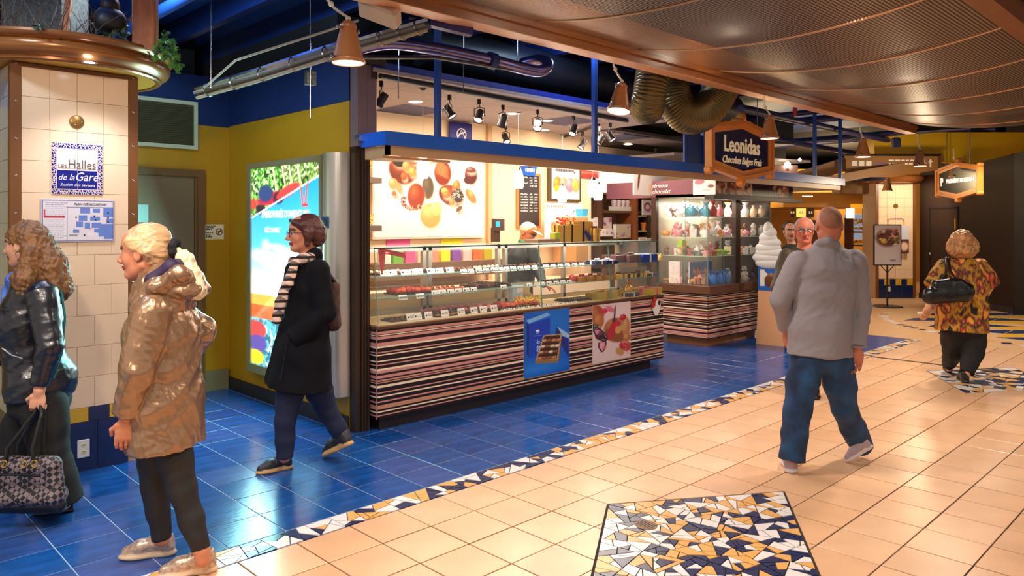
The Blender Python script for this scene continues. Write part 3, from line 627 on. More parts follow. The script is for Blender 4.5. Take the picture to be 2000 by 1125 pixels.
# ------------------------------------------------------------------ canopy over the walkway
def mesh_material():
    m = bpy.data.materials.new('perforated_bronze_mesh'); m.use_nodes = True; nt = m.node_tree; b = nt.nodes['Principled BSDF']; L = nt.links
    b.inputs['Base Color'].default_value = lin((178, 160, 148)) + (1,); b.inputs['Metallic'].default_value = .75; b.inputs['Roughness'].default_value = .38
    tc = nt.nodes.new('ShaderNodeTexCoord'); sp = nt.nodes.new('ShaderNodeSeparateXYZ'); L.new(tc.outputs['Object'], sp.inputs[0])
    def mth(op, a, v=None):
        n = nt.nodes.new('ShaderNodeMath'); n.operation = op
        for i, x in enumerate((a, v)):
            if x is None: continue
            if isinstance(x, (int, float)): n.inputs[i].default_value = x
            else: L.new(x, n.inputs[i])
        return n.outputs[0]
    sx = mth('SINE', mth('MULTIPLY', sp.outputs['X'], 2 * math.pi / .023)); sy = mth('SINE', mth('MULTIPLY', sp.outputs['Y'], 2 * math.pi / .023))
    h = mth('GREATER_THAN', mth('ADD', sx, sy), .05)
    tr = nt.nodes.new('ShaderNodeBsdfTransparent'); mx = nt.nodes.new('ShaderNodeMixShader'); L.new(h, mx.inputs[0]); L.new(b.outputs[0], mx.inputs[1]); L.new(tr.outputs[0], mx.inputs[2])
    L.new(mx.outputs[0], nt.nodes['Material Output'].inputs[0]); return m
cn = struct(MB().box((-2.2, 1.2, 3.22), (12.4, 3.72, 3.3)), 'ceiling', mat('dark_canopy_back', (30, 22, 20), .9))
CY0, CY1, CX1 = 1.28, 3.60, 11.6
def sag(y, x=0): t = (y - CY0) / (CY1 - CY0); return 3.02 - .13 * (1 - (2 * t - 1) ** 2)
b = MB(); ys = [CY0 + (CY1 - CY0) * i / 16 for i in range(17)]; xs = [-2.2 + (CX1 + 2.2) * i / 4 for i in range(5)]
b.add([(x, y, sag(y)) for x in xs for y in ys], [(i * 17 + j, i * 17 + j + 1, (i + 1) * 17 + j + 1, (i + 1) * 17 + j) for i in range(4) for j in range(16)])
MM = mesh_material(); o = b.build('mesh_panel', MM, cn, 2)
for k, x in enumerate((.1, 1.32, 2.54, 3.76, 4.98, 6.2, 7.42, 8.64, 9.86, 11.08)):
    b = MB(); b.tube([(x, y, sag(y) - .004) for y in ys], .007, 6); b.build('seam_bar', mat('pale_bronze_bar', (226, 176, 136), .3, .5), cn, True)
b = MB()
b.box((-2.2, 3.60, 2.9), (CX1, 3.73, 3.22)); b.box((-2.2, 3.575, 2.96), (CX1, 3.60, 3.0)); b.build('edge_beam', M['wood'], cn)
b = MB(); b.box((-2.2, 3.598, 2.895), (CX1, 3.735, 2.9)); b.build('lower_lip', mat('pale_orange_lip', (230, 168, 122), .35), cn)
b = MB(); b.box((-2.2, 1.15, 2.9), (CX1 + 1, 1.28, 3.04)); b.box((-2.2, .88, 3.02), (CX1 + 1, 1.0, 3.16)); b.build('edge_beam', mat('dark_orange_wood', (140, 80, 34), .4, vary=.15, vscale=3, stretch=(1, 12, 12)), cn)
b = MB(); b.box((CX1, 1.15, 2.92), (CX1 + .1, 3.73, 3.05)); b.build('end_beam', M['black'], cn)
# uplights caught behind the mesh
for x, y in ((3.9, 2.9), (4.4, 2.7), (5.8, 3.25), (9.0, 2.9), (5.0, 2.0)):
    lamp('POINT', 'canopy_lamp', (x, y, 3.12), 5.0, (1, .82, .62), .03)
struct(MB().box((-4, -9, 3.62), (30, 1.1, 3.7)), 'ceiling', M['black'])
# ------------------------------------------------------------------ gooseneck cone lamps
def cone_lamp():
    t = thing('gooseneck_cone_lamp', (0, 0, 0), '', 'lamp', 'copper cone lamps along the wooden beam')   # origin: mouth centre, arm towards -x
    b = MB(); b.lathe([(.093, 0), (.097, .006), (.098, .022), (.090, .03), (.088, .034), (.046, .205), (.050, .208), (.050, .222), (.044, .226), (.030, .245), (0, .248)], n=28); b.build('shade', mat('copper_lamp_shade', (186, 124, 76), .35, .2), t, True)
    MB().lathe([(0, .02), (.088, .012), (.090, .004)], n=24).build('lit_mouth', mat('warm_mouth_glow', (255, 226, 190), emit=3.5), t)
    b = MB()
    for z in (.026, .20):
        r_ = .118 if z < .1 else .075
        for s in (-1, 1): b = MB(); b.box((s * (r_ - .03) - .03, -.012, z - .002), (s * (r_ - .03) + .03, .012, z + .002)); b.ball((s * r_, 0, z), .014, 8); b.build('side_clip', M['steel'], t, True)
    b = MB(); b.tube([(0, 0, .245), (0, 0, .27), (-.03, 0, .275), (-.10, .0, .30), (-.155, 0, .34), (-.185, 0, .40), (-.2, 0, .475)], .008, 8); b.ball((0, 0, .262), .016, 8); b.ball((-.125, 0, .318), .017, 8); b.build('curved_arm', mat('pale_arm_metal', (226, 224, 206), .3, .3), t, True)
    return t
L0 = cone_lamp()
spots = [(680, 124, 3.78), (1208, 218, 3.76), (1503, 271, 3.76), (1685, 307, 3.8), (1797, 325, 3.8), (1865, 347, 3.8)]
nm = ['nearest and largest copper cone lamp, in front of the yellow wall', 'copper cone lamp tilted beside the straight flexible duct', 'copper cone lamp hanging over the right of the blue shop sign', 'copper cone lamp left of the brown wayfinding board', 'dark cone lamp in front of the arrow on the wayfinding board', 'dark cone lamp in front of the far hexagonal shop sign']
for k, (px, py, y) in enumerate(spots):
    p = ony(px, py, y); o = L0 if k == 0 else copy_tree(L0); o.location = p; o['label'] = nm[k]; o.rotation_euler = (0, .22 if k == 1 else (.03 * (k % 2)), math.radians(8))
    lamp('SPOT', 'cone_lamp_bulb', (p.x, p.y, p.z - .005), 14, (1, .78, .5), .03, (p.x, p.y, 0), 95, .7)
p = at(733 + 1000, 373, 15.0); o = copy_tree(L0); o.location = p; o['label'] = 'small brass cone lamp in front of the far tiled pillar'; o.rotation_euler[2] = math.radians(200)
# grey camera-like box at the beam (wall speaker)
b = MB(); Mx = frame(at(742, 22, 4.5), (SA, -CA, -.38), None, (-.3, -.35, .6)); b.bbox((-.12, -.06, -.05), (.12, .06, .05), .015, 0, Mx); o = b.build('wall_speaker', mat('warm_white_casing', (214, 196, 172), .4)); tag(o, 'tilted off-white speaker box fixed under the start of the wooden beam', 'speaker')
MB().box((-.1, -.03, .05), (-.07, .03, .052), 0, Mx).build('badge', M['blackp'], o)
# ------------------------------------------------------------------ shop front frame
cl = thing('shop_front_post', (3.23, 4.97, 0), 'tall dark bronze corner post of the chocolate shop front', 'post')
b = MB(); b.box((3.165, 4.955, 0), (3.215, 5.035, 2.2)); b.box((3.215, 4.94, 0), (3.232, 5.03, 2.2)); b.box((3.238, 4.935, 0), (3.256, 5.03, 2.2)); b.box((3.262, 4.935, 0), (3.285, 5.03, 2.2)); b.build('lower_post', M['bronze'], cl)
b = MB(); b.box((3.232, 4.95, 0), (3.238, 5.03, 2.2)); b.box((3.256, 4.95, 0), (3.262, 5.03, 2.2)); b.build('groove', mat('brass_groove', (150, 112, 70), .3, .7), cl)
b = MB(); b.bbox((3.168, 4.93, 2.2), (3.262, 5.03, 2.84), .003); b.bbox((3.264, 4.935, 2.2), (3.35, 5.03, 2.84), .003); b.build('upper_post', mat('mauve_grey_metal', (136, 112, 112), .4, .3), cl)
b = MB(); b.bbox((3.16, 4.90, 2.84), (3.42, 5.05, 2.90), .01); b.bbox((3.30, 4.92, 2.795), (3.35, 4.99, 2.74), .004); b.build('cap_bracket', M['bronze'], cl)
bm_ = thing('blue_header_beam', (3.2, 4.6, 2.19), 'long bright blue header beam framing the top of the chocolate shop', 'beam')
BX = 11.6
MB().box((3.2, 4.60, 2.19), (BX, 4.635, 2.293)).box((3.2, 4.635, 2.19), (3.235, 4.93, 2.293)).box((BX - .035, 4.635, 2.19), (BX, 6.6, 2.293)).build('blue_face', M['beam'], bm_)
MB().box((3.24, 4.64, 2.12), (BX - .04, 4.67, 2.20)).box((3.24, 4.64, 2.12), (3.27, 4.95, 2.19)).box((BX - .07, 4.64, 2.12), (BX - .04, 6.6, 2.2)).build('pale_strip', M['ltrim'], bm_)
MB().box((3.235, 4.635, 2.192), (BX - .035, 4.72, 2.2)).build('underside', mat('dark_underside', (70, 52, 44), .6), bm_)
MB().box((3.165, 4.9, 2.24), (3.215, 4.97, 2.285)).build('joint_clip', M['chrome'], bm_)
b = MB(); b.add([(3.24, 4.7, 2.12), (3.24, 5.0, 2.12), (3.24, 5.0, 2.10), (3.24, 4.7, 2.10), (3.9, 4.7, 2.12), (3.9, 4.74, 2.12), (3.9, 4.74, 2.1), (3.9, 4.7, 2.1)], [(0, 1, 5, 4), (3, 7, 6, 2), (0, 4, 7, 3), (1, 2, 6, 5), (0, 3, 2, 1), (4, 5, 6, 7)]); b.build('gusset', M['ltrim'], bm_)
lb = ['leftmost', 'second', 'third', 'fourth', 'rightmost']
for k, (px, top) in enumerate(((855, 55), (1161, 115), (1374, 250), (1591, 215), (1641, 235))):
    p = ony(px, 300, 4.617); h = 3.45
    b = MB(); s = .023; b.bbox((p.x - s, p.y - s, 2.293), (p.x + s, p.y + s, h), .004); o = b.build('blue_post', M['post']); tag(o, lb[k] + ' of the blue square posts holding the header beam', 'post', 'blue posts on the header beam')
MB().box((7.2, 4.61, 2.293), (7.95, 4.63, 2.62)).build('x', M['post']).name = 'blue_sheet'
o = bpy.data.objects['blue_sheet']; tag(o, 'blue metal sheet standing on the beam left of the shop sign', 'panel')
# ------------------------------------------------------------------ shop ceiling
SZ = 2.82
cs = struct(MB().prism([(3.32, 4.95), (7.35, 5.02), (7.72, 6.05), (9.1, 6.1), (11.2, 5.2), (12.2, 9), (3.32, 9)], SZ + .012, SZ + .05), 'ceiling', mat('ceiling_grid_line', (60, 48, 50), .6))
bound = [(-(1), -3.34)]
def inside(x, y): return x > 3.3 and y > 4.93 and not (7.35 + (y - 5.02) * .36 < x and y < 6.08 and x < 9.2) and not (x >= 9.2 and y < 5.9)
for i in range(13):
    for j in range(4):
        x, y = 3.33 + i * .605, 4.97 + j * .605
        P = [(x, y), (x + .6, y), (x + .6, y + .6), (x, y + .6)]
        if not inside(x + .3, y + .3) or y > 6.6: continue
        bl = (i, j) in ((2, 2), (5, 1), (8, 2), (10, 3), (4, 3))
        MB().prism(P, SZ, SZ + .014).build('panel', M['btile'] if bl else M['tile'], cs)
struct(MB().box((3.3, 4.92, SZ - .02), (7.4, 4.96, SZ + .055)), 'trim_5', mat('blue_edge_angle', (30, 50, 150), .35))
struct(MB().box((3.3, 4.905, SZ - .03), (7.4, 4.94, SZ - .0)), 'trim_6', M['tile'])
dls = [(812, 199), (1000, 222), (1068, 236), (1062, 254), (1010, 268), (1227, 282)]
for k, (px, py) in enumerate(dls):
    q = onz(px, py, SZ - .002); t = thing('recessed_ceiling_light', (q.x, q.y, SZ), ORD[k] + ' recessed light from the left in the shop ceiling', 'ceiling light', 'recessed lights in the shop ceiling')
    MB().lathe([(.06, SZ - .001), (.075, SZ - .006), (.08, SZ)], (q.x, q.y, 0), 20).build('rim', M['white'], t, True); MB().lathe([(0, SZ - .004), (.062, SZ - .003)], (q.x, q.y, 0), 16).build('lens', M['glow2'], t)
# track with spotlights
def Tp(px, py, z=2.795): return onz(px, py, z)
tk = [Tp(742, 148), Tp(860, 170), Tp(1000, 196), Tp(1225, 236)]
b = MB(); b.tube(tk, .022, 10); tag(b.build('lighting_track', mat('black_track', (30, 34, 44), .4), None, True), 'dark lighting track running along the front of the shop ceiling', 'track')
tk2 = [Tp(1170, 244, 2.795), Tp(1120, 262, 2.795), Tp(1062, 279, 2.795)]
b = MB(); b.tube(tk2, .016, 8); b.tube([Tp(1062, 279, 2.795), Tp(1160, 288), Tp(1270, 302)], .016, 8); tag(b.build('lighting_track', MATS['black_track'], None, True), 'second lighting track bending back in the right of the shop ceiling', 'track')
def spot_proto():
    t = thing('track_spotlight', (0, 0, 0), '', 'spotlight', 'track spotlights in the shop')
    b = MB(); b.box((-.014, -.014, -.05), (.014, .014, 0)); b.tube([(0, 0, -.05), (0, 0, -.075)], .006); b.build('stem', M['blackp'], t)
    b = MB(); b.tube([(0, -.05, -.16), (0, -.052, -.09), (0, 0, -.072), (0, .052, -.09), (0, .05, -.16)], .005, 6); b.build('yoke', M['blackp'], t, True)
    b = MB(); b.lathe([(0, .07), (.03, .068), (.036, .055), (.036, -.02), (.045, -.035), (.046, -.055), (.040, -.055), (.03, -.03)], (0, 0, -.16), 18, M=Matrix.Translation((0, 0, -.16)) @ Matrix.Rotation(-.6, 4, 'Y') @ Matrix.Translation((0, 0, .16))); cn_ = b.build('can', mat('grey_black_can', (62, 58, 60), .3, .5), t, True)
    b = MB(); b.lathe([(0, -.048), (.038, -.046)], (0, 0, -.16), 14, M=Matrix.Translation((0, 0, -.16)) @ Matrix.Rotation(-.6, 4, 'Y') @ Matrix.Translation((0, 0, .16))); b.build('bulb', mat('spot_bulb_glow', (255, 236, 214), emit=1.6), cn_)
    return t
S0 = spot_proto(); sp = [(745, 158, 2.78, 2.3), (878, 185, 2.78, 5.2), (936, 194, 2.78, 3.6), (982, 205, 2.78, 1.2), (1050, 214, 2.78, 3.9), (1120, 226, 2.78, 3.3), (1138, 258, 2.78, 2.8), (1172, 247, 2.78, 2.5), (1192, 240, 2.78, 5.0), (1095, 272, 2.78, 2.5), (1072, 278, 2.78, 4.0), (1280, 290, 2.78, 3.6), (988, 245, 2.78, 4.4)]
for k, (px, py, z, a) in enumerate(sp):
    o = S0 if k == 0 else copy_tree(S0); o.location = onz(px, py, z); o.rotation_euler[2] = a
    o['label'] = 'black track spotlight, ' + ORD[k] + ' from the left along the shop ceiling' if k else 'leftmost black track spotlight, next to the corner post'
q = onz(1050, 240, 2.5); b = MB(); b.ball(q, .03, 10); o = b.build('glowing_bulb', mat('bright_bulb', (240, 245, 255), emit=25), None, True); tag(o, 'glaring white bulb of the fifth track spotlight', 'bulb')
# ------------------------------------------------------------------ shop back wall
BY = 6.78
bw = struct(MB().box((3.3, BY, 0), (8.2, BY + .1, SZ)).box((8.2, 7.4, 0), (12.5, 7.5, SZ)).box((3.2, 5.05, 0), (3.28, BY, SZ)), 'wall_shop', M['creamw'])
MB().box((6.19, BY - .05, 0), (6.25, BY, SZ)).build('pilaster', M['ltrim'], bw)
def PZ(px, py, y=BY): return ony(px, py, y)
# big chocolate picture
a, c = PZ(731, 464, BY - .05), PZ(944, 462, BY - .05); X0, X1, Zb, Zt = a.x, c.x, a.z, 2.52
pc = thing('chocolate_picture', ((X0 + X1) / 2, BY - .03, Zb), 'large white framed picture of assorted chocolates on the shop wall', 'picture')
MB().bbox((X0 - .02, BY - .045, Zb - .02), (X1 + .02, BY, Zt + .02), .004).build('frame', mat('pale_picture_frame', (224, 214, 200), .5), pc)
cv = Canvas(230, 165, (240, 232, 228))
def Pc(px, py): # pixel of the photograph -> canvas
    q = PZ(px, py, BY - .05); return (q.x - X0) / (X1 - X0), (q.z - Zb) / (Zt - Zb)
H_ = (Zt - Zb); PXS = 155.0
def cho(px, py, rx, ry, c1_, c2_, ang=0, sh=True):
    u, v = Pc(px, py)
    if sh: cv.ell(u + .012, v - .03, (rx + 2) / PXS, (ry + 2) / PXS, (244, 168, 140), ang, .5)
    cv.ell(u, v, rx / PXS, ry / PXS, c1_, ang, .12, c2_)
cho(788, 330, 28, 26, (120, 48, 22), (216, 108, 60)); cho(782, 315, 15, 10, (46, 34, 22), (110, 90, 60)); cho(808, 312, 8, 9, (206, 104, 30), (252, 190, 90)); cho(794, 324, 8, 9, (204, 146, 74), (244, 210, 150)); cho(806, 336, 9, 8, (208, 150, 60), (250, 214, 130)); cho(789, 344, 6, 7, (200, 90, 40), (240, 150, 80)); cho(822, 308, 4, 4, (230, 190, 30), None)
cho(836, 308, 12, 7, (130, 50, 26), (200, 90, 50)); cho(865, 338, 18, 22, (136, 52, 22), (214, 120, 60))
for k in range(6): u, v = Pc(864, 322 + k * 4.2); cv.ell(u, v, 17.5 / PXS, 3.0 / PXS, (240, 190, 120), -.35, .9); cv.ell(u, v - .008, 17 / PXS, 2.6 / PXS, (150, 62, 28), -.35, .9)
cho(920, 343, 14, 16, (92, 34, 28), (180, 100, 86)); cho(920, 332, 12, 5, (120, 60, 50), (222, 160, 150)); cho(914, 352, 9, 7, (86, 40, 30), None, 0, False)
cho(768, 358, 9, 9, (214, 156, 92), (250, 214, 160)); cho(780, 367, 5, 7, (220, 160, 90), None); cho(770, 378, 5, 4, (220, 110, 60), None)
cho(836, 366, 12, 20, (96, 78, 56), (130, 108, 80)); cho(813, 383, 17, 22, (154, 54, 22), (232, 116, 60), -.1)
for k in range(60):
    q = random.Random(k); a_ = q.uniform(2.6, 5.6); rr_ = q.uniform(.7, 1.05); u, v = Pc(803 + 22 * math.cos(a_) * rr_ + 4, 392 - 18 * math.sin(a_) * rr_ * 1.0); cv.ell(u, v, 2.4 / PXS, 1.5 / PXS, q.choice([(120, 40, 24), (180, 70, 40), (226, 180, 150)]), a_, .5)
cho(841, 421, 21, 21, (222, 160, 84), (252, 216, 140)); cho(852, 408, 12, 12, (240, 190, 110), (255, 232, 170), 0, False)
cho(882, 382, 28, 18, (110, 40, 24), (190, 90, 60), -.25); cho(891, 364, 8, 12, (204, 110, 40), (250, 190, 110), -.4); cho(895, 382, 13, 13, (48, 34, 28), (120, 100, 90)); cho(868, 372, 7, 5, (240, 190, 90), None); cho(872, 380, 9, 6, (224, 110, 50), (250, 170, 100)); cho(883, 394, 7, 6, (226, 130, 60), (250, 180, 110)); cho(920, 383, 16, 8, (202, 110, 40), (248, 190, 110), -.8); cho(897, 408, 8, 4, (110, 60, 34), None, .6)
for k in range(46): q = random.Random(k + 99); u, v = Pc(895 + q.uniform(-11, 11), 380 + q.uniform(-11, 10)); cv.ell(u, v, 1.6 / PXS, .8 / PXS, (236, 224, 210), q.uniform(0, 3), .5)
cho(752, 304, 11, 4, (110, 50, 44), None, -.5); cho(772, 300, 8, 3, (110, 60, 44), None)
cv.noise(.012, 8, 8, 3)
cv.build('print', (X0, BY - .048, Zb), (1, 0, 0), (0, 0, 1), X1 - X0, Zt - Zb, pc, print_mat('poster_print', .35))
# coloured wall blocks under the picture
for (xa, xb, m_, nm_) in ((754, 800, (232, 96, 160), 'pink'), (861, 902, (238, 226, 10), 'yellow')):
    q0, q1 = PZ(xa, 480), PZ(xb, 463); tag(MB().box((q0.x, BY - .012, q0.z - .22), (q1.x, BY, q1.z + .0)).build('wall_panel', mat(nm_ + '_panel', m_, .5)), nm_ + ' rectangular panel under the chocolate picture', 'panel')
# shelf with artificial yellow flowers at the left edge
for k, (py, lb_) in enumerate(((352, 'upper'), (446, 'lower'))):
    q = PZ(722, py, BY - .2); o = MB().bbox((q.x - .25, BY - .25, q.z - .03), (q.x + .12, BY, q.z + .03), .004).build('wall_shelf', mat('grey_brown_shelf', (110, 88, 74), .5)); tag(o, lb_ + ' short grey-brown shelf beside the corner post', 'shelf')
    t = thing('yellow_bouquet', (q.x, BY - .13, q.z + .03), 'yellow flower bunch on the ' + lb_ + ' shelf by the post', 'flowers'); b = MB(); g_ = MB(); rg = random.Random(k)
    hh = .24 if k == 0 else .12
    for _ in range(34):
        c_ = Vector((q.x + rg.uniform(-.1, .07), BY - .13 + rg.uniform(-.06, .06), q.z + .03 + rg.uniform(.02, hh)))
        for a_ in range(5): d_ = Vector((math.cos(a_ * 1.257), rg.uniform(-.5, .5), math.sin(a_ * 1.257))) * .025; b.add([c_, c_ + d_ + Vector((0, .006, .006)), c_ + d_ * 1.3, c_ + d_ - Vector((0, .006, .006))], [(0, 1, 2, 3)])
    for _ in range(12): x_ = q.x + rg.uniform(-.08, .05); g_.tube([(x_, BY - .13, q.z + .03), (x_ + rg.uniform(-.03, .03), BY - .13, q.z + hh * .7)], .005, 4)
    g_.build('stems', M['green'], t); tag(b.build('petals', M['yell'], t), kind='stuff')
# chalkboard menu
q0, q1 = PZ(1007, 446), PZ(1051, 340)
cb = thing('chalkboard_menu', ((q0.x + q1.x) / 2, BY - .03, q0.z), 'tall chalkboard menu with orange wooden frame behind the employee', 'chalkboard')
MB().bbox((q0.x, BY - .03, q0.z), (q1.x + .02, BY, q1.z), .004).build('frame', mat('orange_frame', (206, 126, 66), .5), cb)
cv = Canvas(70, 200, (58, 50, 52)); rg = random.Random(5)
for row in range(15):
    y = .95 - row * .055
    if row in (4, 5): continue
    for (xa, xb) in ((.08, .42), (.52, .66), (.76, .9)):
        if row < 4 and xa < .4 and rg.random() < .6: continue
        if row > 12: continue
        x = xa
        while x < xb: s_ = rg.uniform(.02, .05); cv.rect(x, y, x + s_, y + rg.uniform(.012, .028), (228, 222, 214)); x += s_ + .02
cv.build('print', (q0.x + .035, BY - .032, q0.z + .03), (1, 0, 0), (0, 0, 1), q1.x - q0.x - .05, q1.z - q0.z - .06, cb, print_mat('paper_print'))
# framed drink poster
q0, q1 = PZ(1070, 391), PZ(1128, 322)
fp = thing('framed_poster', ((q0.x + q1.x) / 2, BY - .03, q0.z), 'brown framed poster of iced drinks behind the hanging lamps', 'poster')
MB().bbox((q0.x - .02, BY - .05, q0.z - .01), (q1.x + .02, BY, q1.z + .01), .005).build('frame', mat('olive_brown_frame', (84, 66, 40), .4), fp)
cv = Canvas(84, 104, (232, 222, 224)); cv.rect(.1, .93, .8, .98, (60, 44, 80)); cv.rect(.12, .8, .8, .86, (120, 110, 116)); cv.ell(.82, .78, .03, .03, (204, 60, 50))
for x in range(10): cv.rect(.14 + x * .06, .78, .17 + x * .06, .88, (90, 84, 90))
for cx_, c1_, c2_ in ((.2, (200, 120, 40), (244, 190, 90)), (.42, (206, 150, 110), (240, 200, 170)), (.65, (236, 130, 150), (255, 200, 206)), (.86, (230, 160, 110), (250, 210, 120))): cv.ell(cx_, .42, .13, .24, c1_, 0, .15, c2_)
cv.ell(.2, .3, .1, .1, (240, 190, 30), 0, .2); cv.ell(.88, .4, .05, .09, (240, 200, 20)); cv.rect(0, 0, 1, .14, (244, 236, 232))
cv.build('print', (q0.x + .02, BY - .052, q0.z + .02), (1, 0, 0), (0, 0, 1), q1.x - q0.x - .04, q1.z - q0.z - .04, fp, print_mat('paper_print'))
# blue triangular pennant, red sign, white light panel, photo panel
def board(name, xa, ya, xb, yb, yy, m_, label, cat, th=.02, canv=None):
    q0, q1 = PZ(xa, yb, yy), PZ(xb, ya, yy); t = thing(name, ((q0.x + q1.x) / 2, yy + th / 2, q0.z), label, cat)
    MB().bbox((q0.x, yy, q0.z), (q1.x, yy + th, q1.z), .003).build('board', m_, t)
    if canv: canv.build('print', (q0.x + .003, yy - .0015, q0.z + .003), (1, 0, 0), (0, 0, 1), q1.x - q0.x - .006, q1.z - q0.z - .006, t, print_mat('paper_print'))
    return t
q = PZ(1030, 328); b = MB(); b.prism([(-.16, .13), (.16, .13), (.09, -.11), (-.13, -.10)], 0, .01, 0, frame((q.x, BY - .04, q.z), (1, 0, 0), (0, 0, 1), (0, -1, 0))); o = b.build('blue_pennant', mat('bright_blue_banner', (20, 90, 190), .4)); tag(o, 'small bright blue banner with a scoop above the chalkboard', 'banner')
b = MB(); b.ball((q.x, BY - .055, q.z + .05), (.07, .012, .05), 12); b.build('scoop_print', M['choc'], o, True); b = MB()
for k in range(6): b.box((q.x - .09 + k * .03, BY - .055, q.z - .05 - .01 * (k % 2)), (q.x - .072 + k * .03, BY - .05, q.z - .01))
b.build('lettering', M['card'], o)
cv = Canvas(60, 24, (214, 60, 52))
for y in (.3, .6): 
    for x in range(12): cv.rect(.05 + x * .075, y, .1 + x * .075, y + .16, (240, 120, 100))
board('red_sign', 1131, 325, 1170, 346, BY - .03, mat('red_sign', (206, 56, 50), .5), 'red rectangular sign between the framed poster and the white panel', 'sign', canv=cv)
p = board('white_light_panel', 1168, 320, 1237, 375, 6.9, mat('lit_white_panel', (250, 232, 214), emit=.85), 'blank softly glowing white panel above the wall shelves', 'panel', .05)  # white light panel, glows by its own emission
cv = Canvas(76, 60, (250, 240, 232)); cv.ell(.42, .95, .2, .3, (246, 170, 140), 0, .3); cv.ell(.16, .6, .05, .5, (120, 70, 60), -.12, .3); cv.ell(.55, .8, .05, .16, (110, 80, 80), .2, .4); cv.ell(.66, .2, .3, .22, (250, 190, 140), 0, .6, (255, 220, 180)); cv.ell(.62, .36, .1, .14, (246, 180, 120), 0, .4)
board('fascia_picture', 1238, 322, 1299, 381, 6.0, M['card'], 'fascia picture of a woman blowing sugar beside the white panel', 'picture', canv=cv)
# wood wall shelving on the right of the back wall
sh = thing('wall_shelving', (9.0, 7.2, 0), 'tall wooden wall shelving at the right of the shop back wall', 'shelving')
qa, qb = ony(1151, 383, 7.2), ony(1236, 383, 7.2); SX0, SX1 = qa.x, qb.x
MB().box((SX0, 7.28, .9), (SX1, 7.32, 2.35)).build('back_panel', mat('light_oak_panel', (176, 140, 106), .5), sh); zs = [ony(1190, y, 7.2).z for y in (380, 414, 470)]
for z, n_ in zip(zs, ('top_shelf', 'shelf', 'bottom_shelf')): MB().box((SX0, 6.98, z - .02), (SX1, 7.28, z + .015)).build('shelf_board', mat('mid_oak_board', (130, 96, 66), .45), sh)
for x in (SX0 - .02, SX1): MB().box((x, 6.95, .9), (x + .045, 7.32, 2.35)).build('upright', M['walnut'], sh)
MB().box((SX0 - .02, 6.9, .0), (SX1 + .05, 7.32, .95)).build('base_cabinet', MATS['mid_oak_board'], sh)
q = ony(1243, 430, 7.0)
sh2 = thing('dark_shelving', (q.x, 7.0, 0), 'dark shelf unit with pots and boxes beside the glass kiosk', 'shelving')
qa, qb = ony(1246, 383, 6.9), ony(1299, 383, 6.9); MB().box((qa.x, 7.2, .4), (qb.x + .1, 7.25, 2.25)).build('back_panel', mat('dark_oak_panel', (66, 46, 34), .5), sh2)
dz = [ony(1270, y, 6.9).z for y in (380, 422, 451, 464)]
for z in dz: MB().box((qa.x, 6.9, z - .012), (qb.x + .1, 7.2, z + .008)).build('shelf_board', mat('cream_shelf_edge', (226, 206, 150), .5), sh2)
MB().box((qa.x - .06, 6.88, .4), (qa.x - .02, 7.25, 2.25)).box((qa.x - .10, 6.86, 1.2), (qa.x - .07, 6.9, 2.1)).build('upright', mat('amber_upright', (150, 84, 44), .4), sh2)
MB().box((qb.x - .5, 6.88, .4), (qb.x - .42, 7.25, 2.25)).build('upright', M['mullion'], sh2)
# ------------------------------------------------------------------ products
def thingmesh(b, name, mats, label, cat, group=None, smooth=False):
    return tag(b.build(name, mats, None, smooth), label, cat, group)
def gift_box(x, y, z, w_, d_, h_, m_, ribbon, label, rot=0, group=None, bow=True, tilt=0):
    t = thing('gift_box', (0, 0, 0), label, 'gift box', group)
    MB().bbox((-w_ / 2, -d_ / 2, 0), (w_ / 2, d_ / 2, h_ * .62), .002).build('base', m_, t); MB().bbox((-w_ / 2 - .002, -d_ / 2 - .002, h_ * .45), (w_ / 2 + .002, d_ / 2 + .002, h_), .003).build('lid', m_, t)
    if ribbon:
        b = MB(); e = .0035; r_ = max(.008, w_ * .05); b.box((-r_, -d_ / 2 - e, 0), (r_, d_ / 2 + e, h_ + e)); b.box((-w_ / 2 - e, -r_, 0), (w_ / 2 + e, r_, h_ + e))
        if bow:
            for s in (-1, 1): b.lathe([(0, -.006), (.018, 0), (0, .006)], (s * .022, 0, h_ + .018), 10, sx=1.2, sy=.5); b.ball((s * .022, 0, h_ + .014), (.024, .01, .012), 8)
            b.ball((0, 0, h_ + .012), .009, 8)
        b.build('ribbon', ribbon, t, True)
    t.location = (x, y, z); t.rotation_euler = (tilt, 0, rot); return t
def upright_box(px, py0_, px1_, py1_, y, m_, label, name='carton', cat='box', th=.06, canv=None):
    q0, q1 = ony(px, py1_, y), ony(px1_, py0_, y); t = thing(name, ((q0.x + q1.x) / 2, y + th / 2, q0.z), label, cat); MB().bbox((q0.x, y, q0.z), (q1.x, y + th, q1.z), .003).build('box', m_, t)
    if canv is not None: canv.build('print', (q0.x + .004, y - .0015, q0.z + .004), (1, 0, 0), (0, 0, 1), q1.x - q0.x - .008, q1.z - q0.z - .008, t, print_mat('paper_print'))
    return t
def blotch(nx, ny, base, cols, seed, n=14):
    cv = Canvas(nx, ny, base); r_ = random.Random(seed)
    for _ in range(n): cv.ell(r_.random(), r_.random(), r_.uniform(.05, .2), r_.uniform(.05, .2), r_.choice(cols), r_.uniform(0, 3), .4)
    return cv
PK = [(228, 110, 120), (180, 120, 170), (250, 200, 190), (120, 90, 90)]
upright_box(1152, 427, 1163, 468, 6.95, M['card'], 'white box with red top at the left of the lower wall shelf', canv=blotch(16, 40, (250, 236, 230), [(214, 70, 50), (240, 190, 180)], 1))
upright_box(1165, 425, 1195, 452, 7.02, M['card'], 'wide pale pink box with script on the lower wall shelf', canv=blotch(40, 40, (250, 228, 220), PK[:3], 2, 8))
